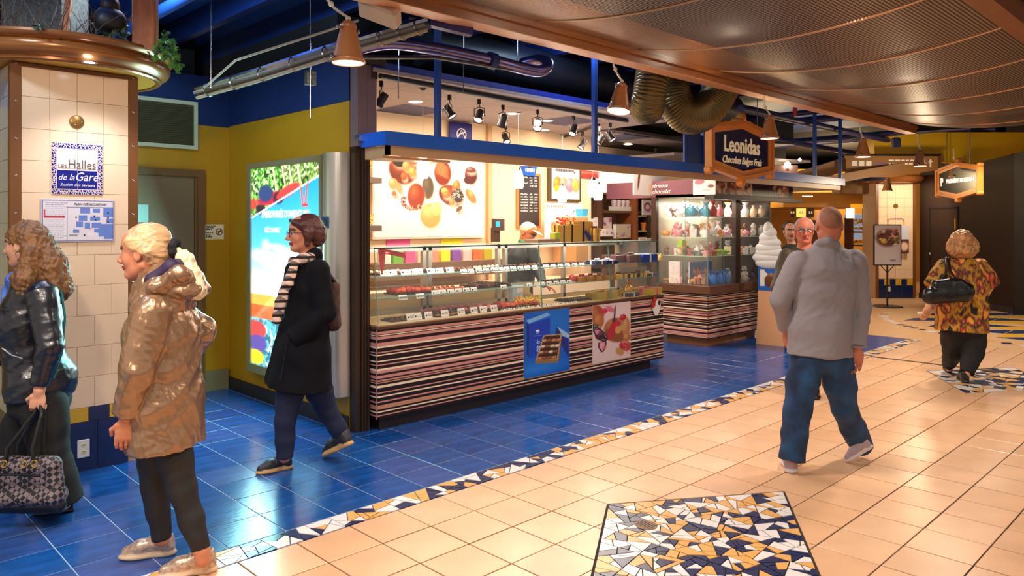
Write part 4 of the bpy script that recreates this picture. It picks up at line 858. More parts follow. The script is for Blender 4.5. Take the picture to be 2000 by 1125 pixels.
upright_box(1172, 447, 1197, 462, 6.92, M['card'], 'low white carton in front of the pale pink box', canv=blotch(36, 24, (248, 232, 226), PK, 3, 6))
upright_box(1203, 438, 1232, 466, 6.95, M['card'], 'landscape picture box leaning at the right of the lower wall shelf', canv=blotch(40, 36, (240, 222, 190), [(236, 200, 90), (200, 196, 230), (214, 130, 170)], 4, 12))
b = MB(); q0, q1 = ony(1199, 412, 7.0), ony(1233, 404, 7.0); t = thing('cup_rack', ((q0.x + q1.x) / 2, 7.0, q0.z), 'white rack of patterned round cups on the top wall shelf', 'rack'); b.box((q0.x, 6.99, q0.z), (q1.x, 7.1, q1.z)).build('rack', M['card'], t)
for k in range(4):
    x = q0.x + (k + .5) * (q1.x - q0.x) / 4; bb = MB(); bb.lathe([(0, 0), (.03, .0), (.045, .03), (.047, .08), (.04, .1), (.036, .098), (.03, .03), (0, .02)], (x, 7.04, q1.z), 12); o = bb.build('patterned_cup', mat('lilac_ceramic', (214, 190, 196), .3, vary=.3, vscale=60), None, True); tag(o, 'lilac patterned cup, ' + ORD[k] + ' from the left in the white rack', 'cup', 'cups in the white rack')
# dark shelving goods
cv = Canvas(30, 40, (238, 220, 222)); cv.ell(.5, .55, .3, .34, (120, 50, 60), 0, .2); cv.ell(.5, .52, .2, .26, (240, 214, 216), 0, .3); cv.ell(.6, .3, .18, .16, (190, 110, 160), 0, .4)
upright_box(1255, 391, 1274, 420, 6.88, M['card'], 'framed pink card with an oval motif on the dark shelf', 'picture_card', 'card', .02, cv)
upright_box(1276, 408, 1288, 421, 6.88, M['card'], 'small pink box right of the oval card', canv=blotch(16, 18, (244, 214, 214), [(220, 120, 130)], 7, 5))
for k, (px, m_) in enumerate(((1257, (230, 140, 60)), (1270, (226, 130, 56)), (1285, (244, 226, 210)))):
    q = ony(px, 451, 6.95); b = MB(); b.lathe([(0, 0), (.03, 0), (.045, .11), (.052, .112), (.052, .13), (.044, .13), (.03, .02)], (q.x, q.y, q.z), 14); thingmesh(b, 'flower_pot', mat('pot_glaze_%s' % 'abc'[k], m_, .4), ['left orange', 'middle orange', 'white'][k] + ' cup-shaped pot on the middle dark shelf', 'pot', 'pots on the dark shelf', True)
q = ony(1283, 462, 6.9); upright_box(1278, 452, 1290, 463, 6.88, mat('cyan_box', (90, 190, 210), .4), 'little cyan and yellow box under the white pot', canv=blotch(14, 14, (236, 226, 110), [(60, 170, 210)], 9, 4))
for k, x in enumerate((1249, 1263)): upright_box(x, 465, x + 12, 473, 6.86, M['card'], ['left', 'right'][k] + ' white folded box above the display case end', canv=blotch(14, 10, (244, 222, 216), [(210, 140, 140)], k, 3))
upright_box(1285, 464, 1298, 484, 6.7, M['card'], 'white pink-printed bag at the end of the glass case', 'paper_bag', 'bag', .05, blotch(16, 26, (248, 226, 226), [(220, 130, 150), (240, 200, 200)], 14, 8))
# pendant lamps
PN = [(826, 325, 5.35), (1013, 345, 5.6), (1098, 372, 5.9), (1158, 362, 5.35), (1168, 368, 5.75)]
def pendant():
    t = thing('pendant_lamp', (0, 0, 0), '', 'lamp', 'white pendant lamps over the counter')
    MB().lathe([(.028, .19), (.036, .18), (.052, .12), (.058, .07), (.054, .03), (.044, 0), (.0, .002)], n=22).build('glass_shade', mat('opal_glow', (255, 244, 226), emit=3.4), t, True)
    MB().lathe([(.012, .225), (.02, .21), (.03, .19), (.0, .188)], n=14).build('cap', M['chrome'], t, True)
    MB().tube([(0, 0, .22), (0, 0, .8)], .0022, 5).build('cord', M['white'], t); MB().lathe([(.02, .79), (.035, .8), (0, .805)], n=12).build('canopy_cup', M['blackp'], t); return t
P0 = pendant(); pl_ = ['leftmost white glass pendant lamp, in front of the chocolate picture', 'white glass pendant lamp hanging in front of the chalkboard', 'white glass pendant lamp hanging in front of the framed drink poster', 'left one of the close pair of white glass pendant lamps', 'right one of the close pair of white glass pendant lamps']
for k, (px, py, y) in enumerate(PN):
    o = P0 if k == 0 else copy_tree(P0); p = ony(px, py + 23, y); o.location = p; o['label'] = pl_[k]
    lamp('POINT', 'pendant_bulb', (p.x, p.y, p.z - .08), 5, (1, .86, .66), .05)
# cash register
q0, q1 = ony(966, 476, 5.9), ony(981, 427, 5.9); t = thing('register_screen', ((q0.x + q1.x) / 2, 5.95, q0.z), 'brown till terminal with small cyan screen on a stem', 'till')
MB().box((q0.x, 5.9, q0.z + .02), (q1.x - .03, 5.96, q1.z - .1)).build('stem', mat('taupe_plastic', (92, 66, 56), .4), t); MB().bbox((q0.x - .01, 5.88, q1.z - .13), (q1.x + .02, 5.94, q1.z), .004).build('head', MATS['taupe_plastic'], t)
MB().box((q0.x, 5.878, q1.z - .09), (q0.x + .06, 5.88, q1.z - .03)).build('screen', mat('cyan_screen', (40, 160, 220), emit=.8), t)
# ------------------------------------------------------------------ striped counter and display case
DK, PKc, CRM, TAN, = mat('stripe_dark_brown', (36, 21, 23), .5, spec=.3), mat('stripe_rose', (214, 146, 136), .4), mat('stripe_cream', (255, 228, 194), .4), mat('stripe_tan', (206, 144, 112), .4)
BANDS = [(0, 15, 0), (15, 35, 1), (35, 40, 0), (40, 47, 2), (47, 53, 0), (53, 73, 1), (73, 97, 0), (97, 125, 1), (125, 137, 2), (137, 165, 0), (165, 174, 1), (174, 185, 0), (185, 194, 2), (194, 230, 0), (230, 240, 2), (240, 258, 0), (258, 267, 1), (267, 290, 0), (290, 305, 2), (305, 325, 1), (325, 341, 0), (341, 362, 1), (362, 373, 0), (373, 384, 1), (384, 390, 0), (390, 398, 3), (398, 414, 0), (414, 432, 2), (432, 464, 0), (464, 473, 1), (473, 492, 0), (492, 503, 2), (503, 530, 0), (530, 541, 1), (541, 560, 0), (560, 590, 3), (590, 604, 0), (604, 614, 2), (614, 632, 0), (632, 641, 1), (641, 660, 0)]
def stripes(name, path, z0, z1, parent, seed=0, th=.004, flip=0):
    b = MB(); n = len(path); S = BANDS if not flip else [(660 - q, 660 - p, c) for p, q, c in BANDS[::-1]]
    for i in range(n - 1):
        (xa, ya), (xb, yb) = path[i], path[i + 1]; L = math.hypot(xb - xa, yb - ya); nx, ny = (yb - ya) / L, -(xb - xa) / L
        for p, q, c in S:
            za, zb = z1 - (z1 - z0) * q / 660, z1 - (z1 - z0) * p / 660; e = th if c else th * .6
            vs = [(xa, ya, za), (xb, yb, za), (xb, yb, zb), (xa, ya, zb)]
            b.add([(v[0] + nx * e, v[1] + ny * e, v[2]) for v in vs], [(0, 1, 2, 3)], c)
            if c: 
                for zz in (za, zb): b.add([(xa, ya, zz), (xb, yb, zz), (xb + nx * e, yb + ny * e, zz), (xa + nx * e, ya + ny * e, zz)], [(0, 1, 2, 3)], 0)
    return b.build(name, [DK, PKc, CRM, TAN], parent)
KX0, KX1, KY0, KY1 = 3.30, 7.15, 4.862, 5.60
ct = thing('striped_counter', (5.2, 5.2, 0), 'long shop counter clad in horizontal brown, pink and cream stripes with a dark base', 'counter')
MB().box((KX0, KY0, .09), (KX1, KY1, .79)).build('body', DK, ct)
stripes('striped_cladding', [(KX0, KY1), (KX0, KY0), (KX1, KY0), (KX1, KY1)], .095, .785, ct)
MB().box((KX0 + .045, KY0 + .035, 0), (KX1 - .2, KY1, .09)).build('plinth', mat('near_black_plinth', (34, 22, 20), .4), ct)
MB().bbox((KX0 - .006, KY0 - .008, .785), (KX1 + .006, KY1, .808), .003).build('dark_edge', M['walnut'], ct)
MB().box((KX0 + .03, KY0 + .03, .808), (KX1 - .03, KY1 - .02, .813)).build('deck', M['counter'], ct)
MB().tube([(KX0 - .004, KY0 - .005, .095), (KX0 - .004, KY0 - .005, .785)], .003, 5).build('corner_edge', mat('pale_rose_edge', (190, 140, 130), .4), ct)
dc = thing('glass_display_case', (5.2, 5.2, .81), 'long glass display case of chocolates standing on the striped counter', 'display case')
xs_ = [KX0 + .03, 5.2, 6.26, KX1 - .02]; ZT = 1.412
for k in range(3):
    a, c = xs_[k] + .004, xs_[k + 1] - .004
    MB().add([(a, KY0 + .04, .813), (c, KY0 + .04, .813), (c, KY0 + .085, ZT - .012), (a, KY0 + .085, ZT - .012)], [(0, 1, 2, 3)]).build('front_pane', M['glass'], dc)
    for x in (a, c): MB().tube([(x, KY0 + .04, .813), (x, KY0 + .085, ZT - .012)], .0035, 5).build('pane_edge', M['gedge'], dc)
for x in (KX0 + .03, KX1 - .02): MB().add([(x, KY0 + .04, .813), (x, 5.5, .813), (x, 5.5, ZT), (x, KY0 + .085, ZT)], [(0, 1, 2, 3)]).build('end_pane', M['glass'], dc)
MB().box((KX0 + .02, KY0 + .07, ZT - .006), (KX1 - .01, 5.5, ZT + .006)).build('top_pane', M['shelfg'], dc); MB().tube([(KX0 + .02, KY0 + .07, ZT), (KX1 - .01, KY0 + .07, ZT)], .006, 6).build('top_edge', mat('dark_green_glass_edge', (40, 84, 78), .15), dc)
SH = (1.18, 1.01)
for z in SH:
    for k in range(3): MB().box((xs_[k] + .015, KY0 + .12 if z > 1.1 else KY0 + .1, z - .004), (xs_[k + 1] - .015, 5.4, z + .004)).build('glass_shelf', M['shelfg'], dc); MB().tube([(xs_[k] + .015, KY0 + (.12 if z > 1.1 else .1), z), (xs_[k + 1] - .015, KY0 + (.12 if z > 1.1 else .1), z)], .004, 5).build('shelf_edge', M['gedge'], dc)
for px in (827, 838, 972, 986, 1100, 1205):
    p = ony(px, 500, 5.44); MB().box((p.x - .02, 5.42, .813), (p.x + .02, 5.46, ZT - .006)).build('rear_post', M['alu'], dc)
b = MB(); b.box((KX0 + .03, 5.42, ZT - .05), (KX1 - .02, 5.46, ZT - .006)).box((KX0 + .03, 5.42, .813), (KX1 - .02, 5.46, .86)); b.build('rear_rail', M['alu'], dc)
MB().box((KX0 + .05, 5.455, .83), (5.6, 5.46, 1.0)).build('rear_door', M['counter'], dc)
# posters on the counter front
def front_poster(px0_, px1_, y0_, y1_, label, cv, name='poster'):
    q0, q1 = ony(px0_, y1_, KY0 - .006), ony(px1_, y0_, KY0 - .006); zt = ony(px0_, y0_, KY0 - .006).z if False else q1.z; zb = q0.z
    t = thing(name, ((q0.x + q1.x) / 2, KY0 - .006, zb), label, 'poster'); MB().box((q0.x, KY0 - .008, zb), (q1.x, KY0 - .005, zt)).build('sheet', M['card'], t)
    cv.build('print', (q0.x, KY0 - .0095, zb), (1, 0, 0), (0, 0, 1), q1.x - q0.x, zt - zb, t, print_mat('poster_print', .35)); return t, q0, q1
cv = Canvas(100, 150, (0, 96, 206)); cv.ell(.7, .8, .5, .5, (0, 120, 226), 0, .9); cv.ell(.3, .12, .6, .16, (40, 130, 230), 0, .9)
cv.poly([(.06, .86), (.11, .80), (.11, .30), (.06, .36)], (4, 40, 120)); cv.poly([(.1, .82), (.56, .88), (.56, .36), (.12, .30)], (0, 66, 196)); cv.poly([(.05, .885), (.5, .965), (.57, .92), (.1, .83)], (130, 190, 244))
cv.poly([(.7, .72), (.98, .58), (.98, .2), (.66, .60)], (2, 44, 140)); cv.poly([(.71, .725), (1.0, .57), (1.0, .5), (.84, .56)], (160, 205, 245))
cv.poly([(.24, .245), (.41, .62), (.82, .60), (.74, .20)], (196, 160, 110)); cv.poly([(.275, .262), (.43, .60), (.79, .585), (.71, .225)], (66, 36, 24)); cv.poly([(.24, .245), (.74, .20), (.73, .15), (.24, .195)], (150, 116, 62)); cv.poly([(.74, .2), (.82, .6), (.83, .56), (.755, .16)], (112, 80, 44))
rg = random.Random(3)
for r_ in range(4):
    for c_ in range(4):
        u = .335 + r_ * .033 + c_ * .105 + .0; v = .265 + r_ * .088 + .0 - c_ * .008; col = rg.choice([(236, 200, 160), (214, 130, 90), (206, 160, 110), (240, 220, 190), (150, 80, 50)])
        cv.ell(u, v, .05, .03, tuple(int(x * .6) for x in col), 0, .4); cv.ell(u, v + .007, .044, .024, col, 0, .4, tuple(min(255, x + 30) for x in col))
cv.ell(.285, .7, .03, .02, (236, 240, 250)); cv.rect(.26, .665, .31, .672, (236, 240, 250)); cv.rect(.28, .69, .29, .72, (236, 240, 250)); cv.rect(.2, .622, .36, .628, (120, 160, 230))
for y, h in ((.50, .07), (.43, .05), (.39, .03)):
    cv.ell(.3, y + h * .3, .03, .022, (220, 232, 250), 0, .3); cv.ell(.3, y + h * .3, .016, .012, (0, 66, 196), 0, .3); cv.rect(.278, y, .285, y + h, (220, 232, 250))
front_poster(1023, 1112, 601, 740, 'bright blue poster of a chocolate assortment box on the striped counter front', cv)
cv = Canvas(84, 122, (238, 206, 200)); cv.ell(.75, .8, .5, .4, (248, 224, 222), 0, .9)
cv.ell(.1, .84, .14, .17, (170, 84, 50), .2, .15, (220, 140, 90)); cv.ell(.16, .72, .1, .14, (190, 110, 60), 0, .2, (230, 160, 100)); cv.ell(.3, .88, .07, .05, (220, 50, 80), .4, .2); cv.ell(.45, .9, .1, .05, (236, 120, 150), -.5, .2)
cv.ell(.62, .52, .26, .22, (176, 110, 66), -.6, .12, (222, 168, 116)); cv.ell(.6, .44, .24, .12, (150, 84, 44), -.4, .2); cv.ell(.88, .54, .08, .2, (200, 130, 84), 0, .2, (236, 180, 130)); cv.ell(.5, .54, .06, .2, (206, 30, 60), -.3, .2); cv.ell(.66, .63, .05, .05, (204, 40, 60)); cv.ell(.79, .73, .07, .06, (190, 30, 50), 0, .2, (240, 120, 130)); cv.ell(.6, .69, .04, .04, (210, 50, 70)); cv.ell(.57, .82, .018, .16, (90, 70, 66), -.08, .3); cv.ell(.55, .7, .04, .05, (80, 64, 60), 0, .3); cv.ell(.8, .55, .05, .07, (210, 160, 90)); cv.ell(.66, .52, .06, .07, (222, 160, 90))
wing = [(.0, .70), (.12, .66), (.37, .45), (.39, .38), (.3, .34), (.1, .42), (.01, .56)]; cv.poly(wing, (44, 26, 34)); cv.poly([(.04, .57), (.2, .565), (.355, .43), (.3, .37), (.12, .46)], (244, 140, 176)); cv.poly([(.14, .36), (.34, .36), (.36, .32), (.3, .2), (.22, .17), (.13, .28)], (44, 26, 34)); cv.poly([(.17, .345), (.32, .345), (.32, .27), (.25, .2), (.17, .27)], (244, 156, 184))
for k in range(5): cv.poly([(.37, .39), (.365, .375), (.06 + k * .03, .46 + k * .03 - .02), (.07 + k * .03, .47 + k * .03)], (44, 26, 34))
for k in range(9): cv.ell(.05 + (k % 5) * .028, .65 - (k // 2) * .02, .008, .008, (240, 230, 230), 0, .3)
cv.ell(.9, .36, .08, .08, (190, 110, 60), 0, .2, (240, 180, 120)); cv.ell(.8, .22, .1, .08, (200, 50, 50), -.9, .3); cv.ell(.9, .2, .09, .1, (200, 60, 50), .4, .3); cv.ell(.7, .13, .1, .06, (206, 150, 80), -.8, .2); cv.ell(.3, .25, .04, .05, (222, 110, 80), -.5, .5)
for k in range(40): q = random.Random(k); cv.ell(.86 + q.uniform(-.1, .1), .2 + q.uniform(-.12, .1), .012, .007, q.choice([(236, 190, 150), (150, 30, 40), (240, 120, 110)]), q.uniform(0, 3), .4)
front_poster(1157, 1231, 588, 712, 'pink butterfly and praline poster on the striped counter front', cv)
q = ony(1281, 599, KY0 - .008); t = thing('hanging_tag', (q.x, q.y, q.z - .1), 'small white shaped tag with red berries at the right end of the counter front', 'tag'); Mx = frame((q.x, KY0 - .012, q.z), (1, 0, 0), (0, 0, 1), (0, -1, 0))
MB().prism([(-.09, .03), (-.07, -.03), (-.03, -.09), (.01, -.1), (.05, -.07), (.08, 0), (.085, .05), (.05, .08), (-.02, .06), (-.06, .06)], 0, .004, 0, Mx).build('card', M['card'], t)
for (x, y, r_) in ((-.035, .075, .034), (-.065, .02, .036), (-.045, .03, .03)): MB().lathe([(0, .007), (r_ * .8, .006), (r_, .004)], (x, y, 0), 14, M=Mx).build('berry_print', M['red'], t, True)
MB().lathe([(0, .006), (.025, .0055), (.028, .004)], (.055, .04, 0), 14, M=Mx).build('praline_print', M['dchoc'], t, True)
# trays, chocolates and price cards
CHM = {}
def choc_mesh(kind):
    if kind in CHM: return CHM[kind]
    b = MB()
    if kind == 0: b.lathe([(.013, 0), (.014, .006), (.011, .014), (.005, .017), (0, .0175)], n=8); m_ = M['choc']
    elif kind == 1: b.bbox((-.013, -.013, 0), (.013, .013, .015), .004); m_ = M['dchoc']
    elif kind == 2: b.ball((0, 0, .012), (.015, .013, .012), 8, 0, None, 5); m_ = M['wchoc']
    elif kind == 3: b.ball((0, 0, .012), (.016, .012, .012), 8, 0, None, 5); m_ = M['orange']
    elif kind == 4: b.ball((0, 0, .011), (.014, .012, .011), 8, 0, None, 5); m_ = M['pink']
    elif kind == 5: b.ball((0, 0, .012), (.013, .013, .013), 8, 0, None, 5); m_ = M['red']
    else: b.bbox((-.014, -.009, 0), (.014, .009, .01), .003); m_ = M['gold']
    o = b.build('praline', m_, None, True, origin=(0, 0, 0)); COL.objects.unlink(o); CHM[kind] = o; return o
KN = ['milk chocolate praline', 'square dark chocolate', 'ivory chocolate', 'orange jellied sweet', 'pink sugared sweet', 'red wrapped sweet', 'gold wafer chocolate']
def tray_of(x, y, z, w_, d_, kinds, where, seed, heap=0):
    rg = random.Random(seed); t = thing('serving_tray', (x, y, z), 'dark tray of ' + KN[kinds[0]] + 's ' + where, 'tray'); b = MB(); b.bbox((x - w_ / 2, y - d_ / 2, z), (x + w_ / 2, y + d_ / 2, z + .006), .002); b.build('base', M['tray'], t)
    b = MB(); 
    for s in (-1, 1): b.box((x - w_ / 2, y + s * d_ / 2 - .003, z + .004), (x + w_ / 2, y + s * d_ / 2 + .003, z + .012)); b.box((x + s * w_ / 2 - .003, y - d_ / 2, z + .004), (x + s * w_ / 2 + .003, y + d_ / 2, z + .012))
    b.build('rim', M['blackp'], t)
    nx, ny = max(2, int(w_ / .05)), max(1, min(3, int(d_ / .062)))
    for i in range(nx):
        for j in range(ny):
            k = kinds[(j if len(kinds) > 1 and not heap else rg.randrange(len(kinds))) % len(kinds)]
            o = bpy.data.objects.new('praline', choc_mesh(k).data); COL.objects.link(o)
            o.location = (x - w_ / 2 + (i + .5) * w_ / nx + rg.uniform(-.003, .003) * (1 + heap), y - d_ / 2 + (j + .5) * d_ / ny, z + .006 + heap * .02 * (1 - abs(2 * (i + .5) / nx - 1)) * rg.random()); o.rotation_euler[2] = rg.uniform(-.3, .3) + (rg.uniform(0, 3) if heap else 0)
            o.scale = (2.0, 1.9, 1.8) if heap else (1.45, 1.45, 1.3); tag(o, '%s, %s from left in the %s row, tray %s' % (KN[k], ORD[i], ('front', 'next', 'rear')[j], SHORT[len(SHORT)]) if False else '%s, %s from left in the %s row, %s' % (KN[k], ORD[i], ('front', 'next', 'rear')[j], where.replace('glass ', '').replace('in the ', '').replace('on the ', '').replace('at the ', '').replace('of the ', '')), 'chocolate', 'chocolates on the tray ' + where)
pcards = 0
def card(x, y, z, label, group, w_=.075, h_=.042, dot=(60, 44, 50)):
    t = thing('price_card', (x, y, z), label, 'price card', group); MB().add([(-w_ / 2, 0, 0), (w_ / 2, 0, 0), (w_ / 2, .014, h_), (-w_ / 2, .014, h_), (-w_ / 2, .002, 0), (w_ / 2, .002, 0), (w_ / 2, .016, h_), (-w_ / 2, .016, h_)], [(0, 1, 2, 3), (7, 6, 5, 4), (0, 3, 7, 4), (1, 5, 6, 2), (3, 2, 6, 7), (0, 4, 5, 1)], 0, Matrix.Translation((x, y, z))).build('card', M['card'], t)
    b = MB(); Mx = Matrix.Translation((x, y, z)); b.lathe([(0, 0), (.009, 0)], (-w_ * .28, 0, 0), 8, 0, Mx @ Matrix.Translation((0, .0045, h_ * .48)) @ Matrix.Rotation(math.pi / 2, 4, 'X')); b.build('praline_print', M['dchoc'] if dot[0] < 100 else M['red'], t)
    b = MB(); 
    for k in range(2): b.add([(-w_ * .1, .003, h_ * (.35 + .25 * k)), (w_ * .38, .003, h_ * (.35 + .25 * k)), (w_ * .38, .0045, h_ * (.42 + .25 * k)), (-w_ * .1, .0045, h_ * (.42 + .25 * k))], [(0, 1, 2, 3)], 0, Mx)
    b.build('print_lines', mat('grey_print', (130, 122, 120), .6), t)
sh_n = {SH[0]: 'upper glass shelf', SH[1]: 'lower glass shelf', .813: 'counter deck'}
# upper shelf
yF = KY0 + .2
for k in range(4): tray_of(3.62 + k * .36, yF + .12, SH[0] + .005, .32, .16, [(0, 2), (1, 0), (0, 1), (2, 0)][k], 'on the upper glass shelf, ' + ORD[k] + ' from left', k)
for k, px in enumerate((752, 775, 792, 809, 826, 843, 860, 880, 907, 921, 937, 951, 966, 978, 991, 1004, 1018, 1031, 1046, 1068, 1082, 1096, 1110, 1124, 1138)):
    p = ony(px, 530, yF - .03); card(p.x, yF - .03 + (.05 if k % 3 == 1 and k < 7 else 0), SH[0] + .005 if k < 8 else SH[0] - .018, 'white price card, ' + (ORD[k] if k < 20 else ORD[k - 20] + ' past twentieth') + ' from the left on the upper shelf', 'price cards on the upper glass shelf', .085 if k < 8 else .072, dot=(60, 0, 0) if k != 9 else (200, 0, 0))
for k in range(4): tray_of(5.0 + k * .34, yF + .14, SH[0] + .005, .3, .12, [(1, 1), (0, 1), (1, 0), (0, 0)][k], 'on the upper glass shelf middle, ' + ORD[k], k + 20)
# lower shelf
tray_of(3.82, yF + .1, SH[1] + .005, .36, .2, (5, 3), 'at the left of the lower glass shelf', 31, 1)
tray_of(4.22, yF + .1, SH[1] + .005, .34, .2, (3, 0), 'second on the lower glass shelf', 32, 0)
tray_of(4.72, yF + .12, SH[1] + .005, .5, .2, (1, 0), 'in the left middle of the lower glass shelf', 33, 1)
tray_of(5.85, yF + .12, SH[1] + .005, .6, .16, (1, 1), 'in the right middle of the lower glass shelf', 34)
for k, px in enumerate((788, 822, 852, 866, 882, 897, 912, 927, 985, 1036, 1060, 1074, 1088, 1101, 1114, 1128, 1142, 1156, 1168)):
    p = ony(px, 570, yF - .05); card(p.x, yF - .05, SH[1] - .012 if k > 1 else SH[1] - .03, 'white price card, ' + ORD[k] + ' from the left on the lower shelf', 'price cards on the lower glass shelf', .085 if k < 3 else .074)
# deck
tray_of(3.72, 5.05, .813, .40, .16, (0, 1), 'at the left front of the counter deck', 41)
tray_of(4.16, 5.05, .813, .34, .16, (6, 0), 'second on the counter deck', 42)
tray_of(4.54, 5.05, .813, .34, .16, (4, 0), 'third on the counter deck', 43, 1); tray_of(4.4, 5.24, .813, .8, .12, (4, 4), 'at the back of the counter deck', 44, 1)
tray_of(5.02, 5.08, .813, .5, .24, (3, 5, 3), 'in the middle of the counter deck', 45, 2); tray_of(5.95, 5.1, .813, .5, .2, (1, 1), 'right of the yellow flowers on the counter deck', 46)
for k, px in enumerate((803, 817, 838, 870, 902, 927, 945, 966)):
    p = ony(px, 612, 4.96); card(p.x, 4.96, .815, 'white price card, ' + ORD[k] + ' from the left along the counter deck', 'price cards along the counter deck', .08, .055)
for k in range(16): p = ony(985 + k * 9.4, 600, 4.94); card(p.x, 4.94, .813, 'small flat white label, ' + ORD[k] + ' along the right middle of the counter deck', 'flat labels on the counter deck', .05, .014)
# gift boxes inside the case
def pl3(px, y, z): p = ony(px, 500, y); return p.x, y, z
gift_box(*pl3(1208, 5.1, SH[0]), .34, .2, .085, mat('chocolate_brown_card', (92, 52, 50), .4), mat('dark_ribbon', (50, 24, 24), .4), 'brown gift box with dark bow left on the upper shelf')
gift_box(*pl3(1232, 5.05, SH[0]), .32, .2, .085, MATS['chocolate_brown_card'], MATS['dark_ribbon'], 'brown gift box with dark bow beside the blue box on the upper shelf')
gift_box(*pl3(1256, 5.02, SH[0]), .28, .2, .085, mat('royal_blue_card', (14, 66, 160), .35), mat('pale_ribbon', (226, 220, 216), .4), 'royal blue gift box at the right of the upper shelf', bow=False)
gift_box(*pl3(1166, 5.02, SH[0] - .0), .2, .14, .04, mat('navy_card', (24, 36, 90), .35), MATS['pale_ribbon'], 'low navy gift box with white bow on the upper shelf')
gift_box(*pl3(1186, 5.0, SH[0] - .0), .2, .14, .04, MATS['navy_card'], MATS['pale_ribbon'], 'second low navy gift box with white bow under the brown boxes')
for k in range(5): x, y, z = pl3(1270 + k * 5, 5.05 + (k % 2) * .06, SH[0]); b = MB(); b.lathe([(0, 0), (.022, 0), (.028, .04), (.02, .055), (.012, .075), (0, .08)], (x, y, z), 10); thingmesh(b, 'sweet_jar', mat('orange_cream_jar', (244, 190, 110), .35, vary=.3, vscale=40), 'little orange and cream pot, ' + ORD[k] + ' from the left beside the blue box', 'jar', 'little pots on the upper shelf', True)
for k, px in enumerate((1136, 1153, 1170, 1188)): gift_box(*pl3(px, 5.02, SH[1]), .16, .12, .055, M['goldfoil'], mat('claret_ribbon', (150, 36, 40), .4), 'gold box with claret ribbon, ' + ORD[k] + ' of the row on the lower shelf', .1 * k)
for k, px in enumerate((1208, 1228, 1246)): gift_box(*pl3(px, 5.04, SH[1]), .24, .14, .05, mat('yellow_gold_card', (226, 186, 60), .35, .2), mat('brown_ribbon', (96, 50, 30), .4), 'yellow-gold box with brown ribbon, ' + ORD[k] + ' at the right of the lower shelf', 0, None, k != 1)
gift_box(*pl3(1264, 5.04, SH[1]), .2, .14, .035, M['tray'], MATS['pale_ribbon'], 'black flat box with pale ribbon at the far right of the lower shelf')
x, y, z = pl3(1118, 5.04, SH[1]); b = MB(); b.ball((x, y, z + .04), .04, 12); thingmesh(b, 'glass_ornament', mat('clear_red_glass', (206, 60, 60), .1), 'red round bauble left of the gold boxes', 'ornament', None, True)
gift_box(*pl3(1175, 5.0, .813), .34, .16, .075, mat('olive_gold_card', (196, 172, 70), .35, .3), M['goldfoil'], 'olive-gold gift box with gold bow on the counter deck')
gift_box(*pl3(1262, 5.0, .813), .32, .26, .07, mat('gold_side_card', (206, 176, 70), .35, .2), mat('magenta_ribbon', (222, 40, 120), .35), 'pink-topped gold gift box with magenta bow at the right end of the deck', .25)
gift_box(*pl3(1230, 4.97, .813), .2, .12, .04, M['tray'], MATS['pale_ribbon'], 'small black box in front of the gold pouch', bow=False)
gift_box(*pl3(1214, 5.05, .813), .14, .12, .06, MATS['olive_gold_card'], M['goldfoil'], 'small gold box left of the gold pouch', .3)
x, y, z = pl3(1229, 5.06, .813); b = MB(); b.lathe([(0, 0), (.055, 0), (.07, .05), (.05, .1), (.02, .125), (.03, .16), (.045, .175), (0, .15)], (x, y, z), 12, sy=.6); t = thingmesh(b, 'gold_pouch', M['goldfoil'], 'tied gold pouch standing behind the small black box', 'pouch', None, True); MB().lathe([(.024, .118), (.027, .125), (.024, .132)], (x, y, z), 12, sy=.6).build('tie', MATS['claret_ribbon'], t)
# blue bag and yellow flowers on the deck
x, y, z = pl3(1008, 5.1, .813); t = thing('paper_bag', (x, y, z), 'pale blue paper bag with pink emblem behind the orange sweets', 'bag'); b = MB(); b.bbox((x - .07, y - .03, z), (x + .07, y + .04, z + .2), .004); b.build('bag', mat('pale_blue_paper', (190, 222, 240), .5), t); MB().lathe([(0, 0), (.03, 0)], (0, 0, 0), 14, 0, frame((x + .0, y - .0315, z + .07), (1, 0, 0), (0, 0, 1), (0, -1, 0))).build('emblem', M['pink'], t); MB().add([(x - .03, y - .034, z + .13), (x + .06, y - .034, z + .14), (x + .06, y - .034, z + .21), (x - .02, y - .034, z + .2)], [(0, 1, 2, 3)]).build('label_card', M['card'], t)
x, y, z = pl3(1032, 5.03, .813); t = thing('yellow_blossoms', (x, y, z), 'bunch of yellow artificial blossoms lying on the counter deck', 'flowers'); b = MB(); rg = random.Random(6)
for _ in range(40):
    c_ = Vector((x + rg.uniform(-.17, .15), y + rg.uniform(-.05, .05), z + rg.uniform(.01, .09)))
    for a_ in range(5): d_ = Vector((math.cos(a_ * 1.257), rg.uniform(-.6, .3), math.sin(a_ * 1.257))) * .022; b.add([c_, c_ + d_ + Vector((0, .008, .006)), c_ + d_ * 1.4, c_ + d_ - Vector((0, .008, .006))], [(0, 1, 2, 3)])
tag(b.build('petals', M['yell'], t), kind='stuff'); b = MB()
for _ in range(8): leaf(b, (x + rg.uniform(-.08, .1), y - .03, z + rg.uniform(.01, .05)), .04, rg)
b.build('leaves', M['green'], t)
